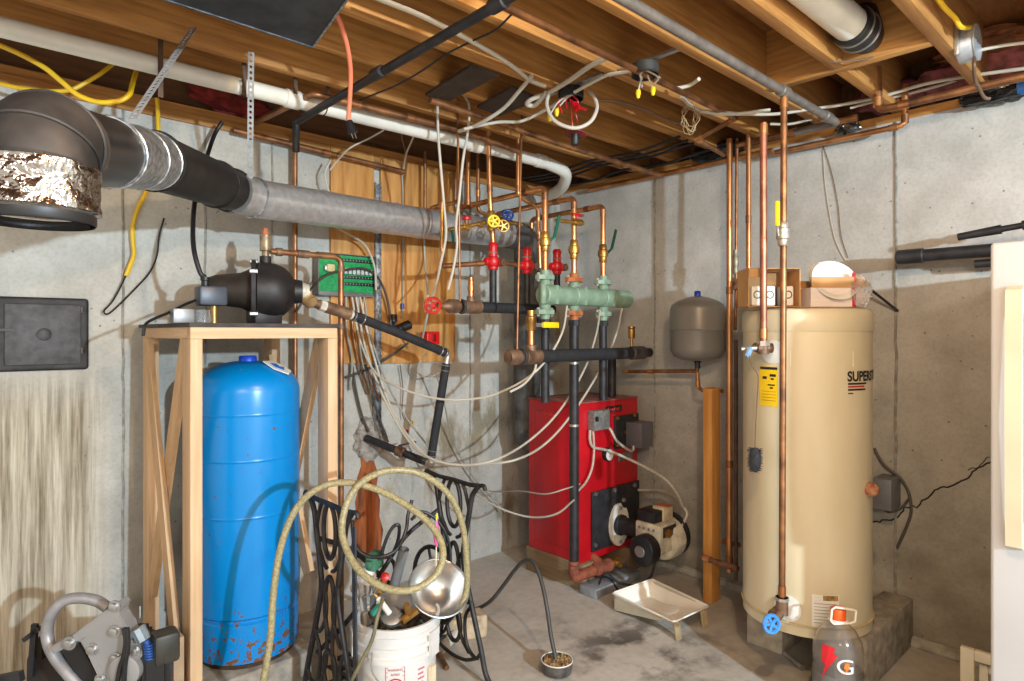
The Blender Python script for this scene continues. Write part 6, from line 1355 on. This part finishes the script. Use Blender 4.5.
# right wall head copper
copper_run('orange copper pipe low along the head of the right wall near the corner', [Vector((-.05, -.30, 2.275)), Vector((-.05, -1.50, 2.275))], .0135, copper, ((0, .45),))
xA = -.30; yA = Xp(878, 114, xA).y
copper_run('big copper pipe along the right wall sill with an upturned end', [Vector((xA, -3.4, 2.272)), Vector((xA, yA, 2.272)), Vector((xA, yA, 2.45))], .0155, copper_old, ((0, .93), (1, .2)))
xB = -.10; pB0 = Xp(806, 144, xB); pB1 = Xp(905, 125, xB)
copper_run('copper pipe close under the sill bending up by the upturned copper end', [Vector((xB, pB0.y+.15, 2.247)), Vector((xB, pB1.y, 2.247)), Vector((xB, pB1.y, 2.42))], .0125, copper, ((0, .92), (1, .15)))
copper_run('copper pipe lying beside the big copper pipe along the right wall', [Vector((-.22, -1.95, 2.29)), Vector((-.22, -1.40, 2.29))], .0135, copper_old, ((0, .5),))
# dark cables along the right wall head
for k, (x, z, lab) in enumerate(((-.44, 2.325, 'dark cable across the joists, farthest from the right wall'), (-.38, 2.322, 'dark cable across the joists, second from the right wall side'), (-.33, 2.318, 'dark cable across the joists, third in the bundle'), (-.16, 2.315, 'dark cable tight beside the right wall sill'))):
    bm = new(); wire(bm, [Vector((x+random.uniform(-.01, .01), -.1-i*.28, z-(.018 if i % 2 else 0))) for i in range(5+(k == 3)*2)], .007, 8); single('ceiling_cable', bm, black_plastic, lab, 'cable')
# insulation wisps on the right wall sill
pink = mat('pink_insulation', (160, 90, 96), .95, 0, .4, 20, col2=(96, 60, 52), bmp=.8)
def wad(name, lab, c, s, m_, seed):
    t_ = bmesh.new(); bmesh.ops.create_icosphere(t_, subdivisions=4, radius=1)
    for v in t_.verts:
        n_ = 1+.35*mn.noise(v.co*2.2+Vector((seed, 0, 0)))+.22*mn.noise(v.co*6+Vector((seed, 0, 0))); v.co = Vector((v.co.x*s[0]*n_, v.co.y*s[1]*n_, v.co.z*s[2]*n_))+Vector(c)
    return single(name, t_, m_, lab, 'insulation', smooth=60)
wad('insulation_batt', 'pink fibre insulation stuffed above the right wall by the metal box', (.03, Xp(985, 70, 0).y, 2.44), (.07, .26, .09), pink, 1)
wad('insulation_batt', 'brown paper-faced insulation bulging between joists beside the metal box', (-.02, Xp(1000, 30, 0).y, 2.52), (.10, .20, .05), mat('brown_facing', (150, 92, 52), .7, 0, .4, 9, col2=(96, 58, 34), bmp=.5), 5)
wad('insulation_batt', 'pink fibre insulation above the sill near the upturned copper', (.03, Xp(890, 100, 0).y, 2.42), (.07, .16, .06), pink, 9)
wad('insulation_batt', 'dark red insulation lump above the sill behind the white drain pipe', (Yp(232, 100, .06).x, .06, 2.44), (.16, .05, .08), mat('dark_red_batt', (130, 40, 34), .9, 0, .4, 16, bmp=.6), 12)
bagm = mat('black_film', (26, 26, 28), .2, 0, .2, 10)
for nm, lab, px, py, s, sd in (('plastic_scrap', 'crumpled black plastic by the tall copper pipe tops', 716, 152, (.05, .14, .05), 2), ('plastic_scrap', 'crumpled silver and black wrapper on the sill above the heater', 848, 128, (.03, .05, .035), 7), ('plastic_scrap', 'crumpled black bag on the sill at the far right above the freezer', 1002, 92, (.05, .13, .04), 4)):
    c = Xp(px, py, -.03 if px < 1000 else -.06); wad(nm, lab, c, s, bagm if px != 848 else mat('silver_film', (150, 146, 140), .2, .7, .4, 30, col2=(40, 40, 40)), sd)['category'] = 'plastic'
bm = new(); q = Xp(1018, 88, -.08); cyl(bm, q, q+Vector((-.0, -.12, .0)), .03, seg=16); single('blue_roll', bm, mat('roll_blue', (40, 92, 150), .4, 0, .1), 'blue roll end in the crumpled black bag above the freezer', 'roll')
# ---- white waste stack through the floor
sp0 = Vector((Zp(838, 34, 2.40).x, Zp(838, 34, 2.40).y, 0))
ws = thing('waste_pipe', 'wide white waste pipe slanting into a black rubber coupling by the cross beam', 'pipe', (sp0.x, sp0.y, 2.36))
dirw = Vector((.86, .16, .10)).normalized()
e0 = Dp(852, 26, 2.18); wdir = (e0-Dp(790, -26, 1.90)).normalized()
bm = new(); cyl(bm, e0-wdir*.75, e0, .056, seg=36); obj('pipe', bm, pvc, ws)
bm = new(); cyl(bm, e0-wdir*.02, e0+wdir*.075, .067, seg=36, bev=.006); obj('rubber_coupling', bm, black_plastic, ws, 'black rubber coupling')
bm = new(); ring(bm, e0+wdir*.01, wdir, .068, .004, 36, 6); ring(bm, e0+wdir*.06, wdir, .068, .004, 36, 6); obj('band_clamp', bm, steel, ws)
bm = new(); pipe(bm, [e0+wdir*.07, e0+wdir*.12, e0+wdir*.12+Vector((.03, .03, .10))], .058, .06, 24); obj('drop_elbow', bm, black_plastic, ws)
# ---- junction box with a yellow cable on the joist
jx_ = Zp(971, 47, 2.36)
jbx = thing('ceiling_box', 'grey metal box on the joist side with a yellow cable', 'box', jx_-Vector((0, 0, .03)))
gbm = mat('box_zinc', (186, 190, 194), .4, .5, .12, 30)
e6 = edges[7]-JW
jc = Vector((Yp(971, 44, e6-.035).x, e6-.035, Yp(971, 44, e6-.035).z))
bm = new(); lathe(bm, [(.062, 0), (.062, .045), (.058, .05), (.02, .05)], jc+Vector((0, .034, 0)), (0, -1, 0), 10); obj('body', bm, gbm, jbx)
bm = new(); lathe(bm, [(.064, .0501), (.064, .054)], jc+Vector((0, .034, 0)), (0, -1, 0), 10); cv = obj('cover', bm, gbm, jbx)
for s in (-.03, .03):
    bm = new(); cyl(bm, jc+Vector((s, -.0201, 0)), jc+Vector((s, -.023, 0)), .005, seg=10); obj('screw', bm, steel, cv)
bm = new(); box(bm, jc+Vector((-.075, .020, -.05)), jc+Vector((-.055, .034, .055)), .002); obj('bracket', bm, steel, jbx)
bm = new(); wire(bm, [Dp(936, -4, 1.98), Dp(945, 8, 2.02), Dp(955, 18, 2.06), Dp(961, 27, 2.08), jc+Vector((-.02, -.005, .05))], .008, 8); single('yellow_cable', bm, yellow_cable, 'thick yellow cable dropping into the grey metal box', 'cable')
bm = new(); wire(bm, [jc+Vector((.05, 0, -.01)), Dp(1000, 46, 2.22), Dp(1014, 44, 2.2), Dp(1032, 42, 2.18)], .006, 8); single('white_cable', bm, white_cable, 'white cable leaving the grey metal box to the right', 'cable')
bm = new(); wire(bm, [jc+Vector((.0, -.01, -.05)), Dp(974, 64, 2.15), Dp(975, 80, 2.2), Dp(978, 86, 2.24), Dp(984, 97, 2.28), Dp(990, 99, 2.28)], .006, 8); single('dark_cable', bm, brown_cable, 'short brown cable hanging below the grey metal box', 'cable')
# ---- white cables along the right wall head
for lab, pts, r in (('long white cable sagging along the right wall head to the far right', [(700, 111, 2.72), (742, 114, 2.75), (775, 114, 2.8), (805, 110, 2.8), (840, 105, 2.78), (880, 97, 2.7), (925, 84, 2.6), (970, 76, 2.5), (1035, 67, 2.35)], .007),
                    ('second white cable just below the long one, ending at a joist', [(850, 108, 2.8), (880, 100, 2.75), (915, 92, 2.7), (945, 84, 2.66), (962, 78, 2.62)], .006),
                    ('short white cable crossing behind the tall copper tops', [(770, 124, 2.95), (790, 124, 2.95), (812, 119, 2.92)], .006)):
    bm = new(); wire(bm, [Dp(*q) for q in pts], r, 8); single('white_cable', bm, white_cable, lab, 'cable')
bm = new(); wire(bm, [Dp(832, 62, 2.3), Dp(860, 60, 2.28), Dp(895, 52, 2.26), Dp(915, 42, 2.25), Dp(921, 34, 2.25)], .0035, 6); single('dark_cable', bm, brown_cable, 'thin brown wire stapled across the cross beam', 'cable')
# ---- dark plates under the joists with cables
for (pts, lab) in (([(425, 96), (470, 67), (499, 76), (450, 101)], 'dark steel nail plate under the joist, holding two white cables'), ([(477, 108), (512, 88), (540, 100), (500, 116)], 'dark steel plate under the next joist toward the ceiling boxes')):
    bm = new(); P = [Zp(a, b, JB-.012) for a, b in pts]
    prism(bm, [(p.x, p.y) for p in P], (0, 0, JB-.012), (1, 0, 0), (0, 1, 0), .0115); bmesh.ops.recalc_face_normals(bm, faces=bm.faces); single('dark_plate', bm, mat('plate_dark_brown', (66, 54, 46), .7, .1, .2, 12), lab, 'plate')
# ---- round ceiling boxes with wire ends
def rbox(px, py, lab, twist):
    c = Zp(px, py, JB-.012); t = thing('round_box', lab, 'box', c-Vector((0, 0, .03)))
    bm = new(); lathe(bm, [(.050, -.03), (.052, -.028), (.052, .0115), (.02, .0115)], c, (0, 0, 1), 10, (False, True)); bmesh.ops.solidify(bm, geom=bm.faces, thickness=.002); bb_ = new(); bar(bb_, (c.x, c.y-.17, JB+.012), (c.x, c.y+.17, JB+.012), .022, .010); obj('hanger_bar', bb_, steel, t); obj('body', bm, black_plastic if twist else mat('dark_box', (70, 68, 64), .5, .3, .2), t)
    return c, t
c1, b1_ = rbox(571, 92, 'black round ceiling box with red and yellow wire ends', True)
c2, b2_ = rbox(645, 68, 'grey round ceiling box with white wires and yellow wire nuts', False)
for lab_, c, m_, offs in (('wires', c1, red_paint, [(.0, .02, -.06), (.03, 0, -.07), (-.02, .03, -.08)]), ('wires', c2, white_cable, [(-.02, .0, -.05), (.01, .02, -.06), (.03, -.02, -.055)])):
    for o_ in offs:
        bm = new(); wire(bm, [c+Vector((0, 0, -.005)), c+Vector((o_[0]*1.4, o_[1]*1.4, -.03)), c+Vector(o_)], .004, 6); obj('wire_end', bm, m_, b1_ if c is c1 else b2_)
for c, par, offs in ((c1, b1_, [(-.03, .05, -.075), (-.06, .06, -.10)]), (c2, b2_, [(.0, .03, -.085), (.05, .0, -.07)])):
    for o_ in offs:
        bm = new(); wire(bm, [c+Vector((0, 0, -.005)), c+Vector((o_[0]*.6, o_[1]*.6, -.04)), c+Vector(o_)+Vector((0, 0, .01))], .003, 6); w_ = obj('wire_end', bm, white_cable, par)
        bm = new(); lathe(bm, [(.009, .012), (.010, .0), (.006, -.016), (.003, -.018)], c+Vector(o_), (0, 0, 1), 10); obj('wire_nut', bm, yellow_plastic, w_, 'yellow wire nut')
bm = new()
for k in range(3): bar(bm, c1+Vector((.01+.012*k, -.01, -.04-.01*k)), c1+Vector((.05, .02-.03*k, -.058-.006*k)), .018, .006)
obj('red_clip', bm, red_paint, b1_)
# lamp socket dangling below
lh = Zp(575, 136, JB-.18); lh = Dp(575, 138, (c1-CAM).dot(FW)+.06)
t = thing('lamp_socket', 'black lamp socket with a red collar dangling under the black ceiling box', 'socket', lh)
bm = new(); lathe(bm, [(.014, -.03), (.017, -.026), (.017, .02), (.010, .028)], lh, (0, 0, 1), 16); obj('body', bm, black_plastic, t)
bm = new(); lathe(bm, [(.018, .012), (.045, .014), (.047, .018), (.018, .022)], lh, (.15, 0, 1), 20); obj('collar', bm, mat('dull_red', (120, 40, 34), .5, 0, .15), t, 'dull red collar')
bm = new()
for s in (-1, 1): wire(bm, [lh+Vector((.004*s, 0, .025)), lh+Vector((.018*s, 0, .06)), lh+Vector((.01*s-.01, 0, .11)), c1+Vector((.005*s, .0, -.03))], .0025, 6)
obj('lead', bm, red_paint, t)
# ---- cables on the ceiling
def cab(lab, pts, r, m_=white_cable, name='white_cable', n=8):
    bm = new(); wire(bm, [Dp(*q) for q in pts], r, 8, n); return single(name, bm, m_, lab, 'cable')
def cabz(lab, pts, r, m_=white_cable, name='white_cable', n=8):
    bm = new(); wire(bm, [Zp(*q) for q in pts], r, 8, n); return single(name, bm, m_, lab, 'cable')
LZ2 = JB-.010
cab('white cable looping around below the black ceiling box', [(549, 92, 2.54), (547, 106, 2.53), (555, 121, 2.52), (574, 128, 2.52), (590, 122, 2.52), (597, 108, 2.53), (594, 97, 2.54), (589, 92, 2.56)], .0075)
cabz('flat white cable sweeping from the copper pipe back to a tight fold', [(608, 57, LZ2), (590, 66, LZ2), (570, 80, LZ2), (550, 92, LZ2), (532, 99, LZ2-.02), (527, 104, LZ2-.03), (535, 105, LZ2-.03), (546, 93, LZ2-.01)], .0095)
cabz('white cable running from the joist plates across to the grey ceiling box', [(464, 129, LZ2-.10), (482, 125, LZ2-.08), (500, 122, LZ2-.06), (522, 121, LZ2-.06), (545, 110, LZ2-.03), (575, 92, LZ2-.02), (605, 76, LZ2), (618, 73, LZ2), (636, 70, LZ2)], .0068)
cabz('pale cable on the joist side running down from the top of the room', [(372, -4, LZ2), (415, 13, LZ2), (440, 25, LZ2), (462, 36, LZ2), (480, 46, LZ2), (497, 56, LZ2), (515, 68, LZ2), (530, 80, LZ2), (545, 86, LZ2)], .008)
cabz('pale cable dropping beside the thin tube at the joist plate', [(532, 76, LZ2), (520, 90, LZ2-.02), (505, 107, LZ2-.05), (488, 119, LZ2-.08), (470, 128, LZ2-.09), (459, 131, LZ2-.09)], .0078)
cabz('short white cable beside the grey ceiling box toward the wire coil', [(655, 74, LZ2), (664, 84, LZ2-.01), (676, 88, LZ2-.01), (690, 85, LZ2), (699, 79, LZ2)], .0075)
cabz('white cable from the wire coil toward the tall copper pipes', [(682, 97, LZ2), (690, 105, LZ2), (705, 112, LZ2-.02), (735, 114, LZ2-.04), (770, 110, LZ2-.03)], .0075)
cabz('brown cable stapled between the two ceiling boxes', [(598, 100, LZ2), (620, 102, LZ2), (645, 110, LZ2), (668, 120, LZ2), (690, 126, LZ2)], .006, brown_cable, 'brown_cable')
cabz('thin black wire sagging across the joists under the iron pipe', [(512, 14, LZ2), (495, 30, LZ2), (470, 42, LZ2), (445, 55, LZ2), (420, 72, LZ2-.01), (395, 86, LZ2-.02), (370, 96, LZ2-.02), (355, 103, LZ2-.01)], .0035, black_plastic, 'black_wire')
# coil of thin wire
bm = new(); cc = Dp(690, 118, 2.72)
pts = []
for i in range(90):
    a = i*.38; pts.append(cc+RT*(.028+.012*math.sin(i*1.3))*math.cos(a)+UP*(.055+.016*math.sin(i*.7))*math.sin(a)+FW*(.02*math.sin(i*.23)))
sweep(bm, pts, .0016, 5); single('wire_coil', bm, mat('tan_wire', (186, 158, 116), .5, .2, .1), 'tangled coil of thin tan wire hanging near the right wall', 'wire')
# ---- orange cord with a black plug
t = thing('power_cord', 'orange power cord with a black plug hanging from the duct', 'cord', Dp(351, 130, 2.22))
bm = new(); wire(bm, [Dp(333, 6, 1.95), Dp(340, 22, 2.0), Dp(347, 45, 2.06), Dp(350.5, 70, 2.12), Dp(350, 95, 2.17), Dp(348.5, 118, 2.2), Dp(349, 122, 2.2)], .008, 10); obj('cord', bm, mat('cord_orange', (222, 124, 92), .5, 0, .08), t)
bm = new(); a = Dp(349, 121, 2.2); b4 = Dp(353, 133, 2.2); cyl(bm, a, b4, .011, .018, seg=12); pg = obj('plug', bm, black_plastic, t)
bm = new()
for s in (-.006, .006): bar(bm, b4+RT*s, b4+RT*s+(b4-a).normalized()*.02, .004, .0015)
obj('prong', bm, steel, pg)
# ---- yellow cables at the left
cab('upper yellow cable crossing above the flue elbow', [(-8, 42, 2.05), (20, 54, 2.08), (45, 68, 2.10), (62, 82, 2.12), (78, 95, 2.14), (98, 102, 2.16), (118, 101, 2.18), (129, 95, 2.2), (132, 86, 2.24), (136, 72, 2.3)], .0085, yellow_cable, 'yellow_cable')
cab('lower yellow cable along the wall head behind the flue elbow', [(-8, 82, 2.2), (20, 88, 2.22), (48, 91, 2.24), (70, 90, 2.26), (85, 83, 2.28), (100, 74, 2.3), (113, 64, 2.34)], .0075, yellow_cable, 'yellow_cable')
# hanging cable behind the flue with its stripped loop
t = thing('yellow_cable', 'yellow cable hanging down the wall behind the flue with bare wire ends', 'cable', Yp(128, 300, -.03))
bm = new(); wire(bm, [Yp(157, 98, -.06), Yp(158, 115, -.05), Yp(158, 140, -.05), Yp(152, 170, -.04), Yp(146, 192, -.03), Yp(138, 208, -.03), Yp(133, 225, -.03), Yp(133, 240, -.03), Yp(134, 254, -.03), Yp(130, 266, -.03), Yp(126, 276, -.03)], .0085, 8); obj('jacket', bm, yellow_cable, t)
bm = new(); wire(bm, [Yp(126, 275, -.03), Yp(120, 288, -.03), Yp(112, 302, -.03), Yp(104, 311, -.03), Yp(108, 314, -.03), Yp(118, 306, -.03), Yp(136, 288, -.03), Yp(150, 272, -.025), Yp(157, 255, -.02), Yp(159, 236, -.02), Yp(164, 218, -.02)], .0035, 6); obj('bare_wires', bm, black_plastic, t, 'dark bare conductors')
# ================================================================== WALL WIRING
def wcab(lab, pts, r, m_=white_cable, name='control_cable'):
    bm = new(); wire(bm, [Yp(*q) for q in pts], r, 8, 8); return single(name, bm, m_, lab, 'cable')
wcab('white cable dropping from the dark joist plate to the red switch box', [(443, 80, -.70), (438, 92, -.70), (438, 130, -.66), (441, 170, -.62), (444, 205, -.60), (446, 235, -.58), (441, 262, -.55), (436, 285, -.5), (431, 300, -.45), (425, 325, -.35), (421, 345, -.2)], .0062)
wcab('white cable dropping from the joist plate past the manifold', [(462, 92, -.72), (469, 105, -.72), (468, 130, -.70), (463, 160, -.68), (459, 200, -.66), (456, 225, -.65), (457, 245, -.65), (453, 270, -.64), (448, 290, -.64)], .0062)
wcab('grey cable stapled down the right plywood board with a blue end', [(402, 175, -.03), (403, 200, -.03), (403, 270, -.03), (403, 300, -.03), (402, 318, -.04)], .0055, grey_cable)
bm = new(); q = Yp(402.5, 309, -.035); cyl(bm, q, q+Vector((0, 0, .03)), .010); single('blue_connector', bm, mat('blue_conn', (40, 70, 140), .4, 0, .05), 'blue connector on the grey plywood cable', 'connector')
wcab('white cable on the plywood running down to the red wheel', [(424, 238, -.04), (425, 262, -.05), (427, 282, -.2), (428, 296, -.4)], .0055)
wcab('brown cable arcing from the wall over the green circuit board', [(296, 312, -.10), (310, 290, -.09), (325, 276, -.09), (345, 270, -.09), (365, 269, -.09), (378, 278, -.08), (386, 295, -.07), (390, 315, -.06), (391, 328, -.06)], .0062, mat('dark_brown_cable', (70, 56, 48), .5, 0, .1))
wcab('white cable looping from the flue over the green circuit board', [(337, 228, -.2), (352, 236, -.12), (364, 244, -.10), (371, 256, -.09), (375, 270, -.09), (376, 290, -.09)], .0055)
wcab('pale cable dropping at the plywood joint near the flue', [(331, 160, -.12), (325, 172, -.11), (326, 182, -.11), (330, 195, -.11)], .005)
wcab('thin cable strung from the joists across the left plywood board', [(384, 130, -.3), (370, 138, -.25), (350, 148, -.2), (338, 160, -.12), (330, 170, -.08)], .0045)
wcab('thin pale cable hanging from the joists onto the right plywood board', [(416, 122, -.4), (414, 135, -.35), (407, 152, -.2), (404, 165, -.06), (403, 175, -.035)], .005)
wcab('thin dark cable hanging from the joists beside the pale one', [(401, 120, -.4), (402, 138, -.3), (405, 150, -.15), (405, 165, -.05)], .004, brown_cable)
# long loops from the controller to the boiler and circulators
wcab('long white cable sagging from the circuit board to the middle circulator', [(352, 297, -.06), (360, 340, -.10), (375, 372, -.2), (400, 388, -.35), (440, 399, -.5), (480, 398, -.62), (510, 388, -.74), (535, 372, -.82), (552, 352, -.84), (563, 330, -.84), (567, 306, -.815)], .0055)
wcab('lower white cable sagging from the circuit board to the circulator in the middle distance', [(356, 297, -.06), (366, 350, -.10), (385, 400, -.2), (408, 440, -.35), (430, 458, -.5), (460, 465, -.62), (495, 460, -.74), (530, 440, -.68), (560, 410, -.715), (584, 370, -.715), (596, 335, -.74), (600, 310, -.81)], .0058)
wcab('lowest white cable sagging past the boiler to the farthest circulator', [(360, 297, -.06), (372, 350, -.10), (392, 410, -.2), (420, 450, -.38), (445, 465, -.5), (480, 464, -.62), (515, 460, -.74), (545, 444, -.68), (572, 414, -.755), (600, 370, -.73), (616, 335, -.76), (622, 308, -.80)], .006)
wcab('pale cable falling from the circuit board down to the boiler side', [(364, 297, -.06), (372, 340, -.08), (388, 385, -.10), (408, 420, -.15), (440, 460, -.3), (470, 490, -.45), (500, 508, -.58), (530, 517, -.68), (556, 514, -.80), (574, 500, -.80)], .0052, grey_cable)
wcab('thin grey cable passing low along the wall to the boiler side', [(430, 468, -.06), (450, 480, -.06), (490, 491, -.2), (520, 491, -.5), (545, 494, -.7), (565, 489, -.78), (580, 484, -.77)], .004, grey_cable)
wcab('brown cable sagging on the wall from the plywood foot', [(345, 378, -.05), (370, 368, -.06), (392, 355, -.08), (408, 343, -.1)], .0065, mat('dark_cable', (64, 58, 56), .5, 0, .1))
wcab('dark cable falling from the plywood behind the hose to the mortar patch', [(352, 364, -.03), (356, 390, -.03), (362, 415, -.03), (369, 432, -.04)], .006, MATS['dark_cable'])
wcab('second dark cable falling from the plywood beside the first', [(366, 364, -.03), (370, 390, -.03), (380, 420, -.04), (388, 442, -.05)], .006, MATS['dark_cable'])
wcab('grey wire trailing down the wall from the black drop hose', [(436, 372, -.2), (444, 402, -.15), (449, 425, -.1), (458, 452, -.06), (474, 478, -.06), (492, 498, -.06), (505, 512, -.1)], .0045, grey_cable)
wcab('thin wire with red and yellow ends hanging below the plywood', [(400, 365, -.03), (403, 390, -.03), (402, 410, -.03), (404, 420, -.04)], .003, brown_cable)
for px, py, m_, lab in ((406.5, 432, red_paint, 'tiny red wire nut against the wall beside the black drop hose'), (411.5, 423, yellow_plastic, 'tiny yellow wire nut against the wall beside the black drop hose')):
    q = Yp(px, py, -.035); bm = new(); lathe(bm, [(.008, .014), (.010, .0), (.006, -.018), (.003, -.02)], q, (.3, 0, 1), 10); single('wire_nut', bm, m_, lab, 'wire nut')
wcab('white cable from the red switch box up around the wheel valve', [(427, 353, -.16), (420, 362, -.14), (418, 372, -.12), (426, 378, -.10), (440, 372, -.10), (452, 362, -.12)], .0045)
wcab('white cable ending under the boiler header cap', [(510, 392, -.80), (524, 384, -.82), (534, 372, -.82), (536, 364, -.83)], .006)
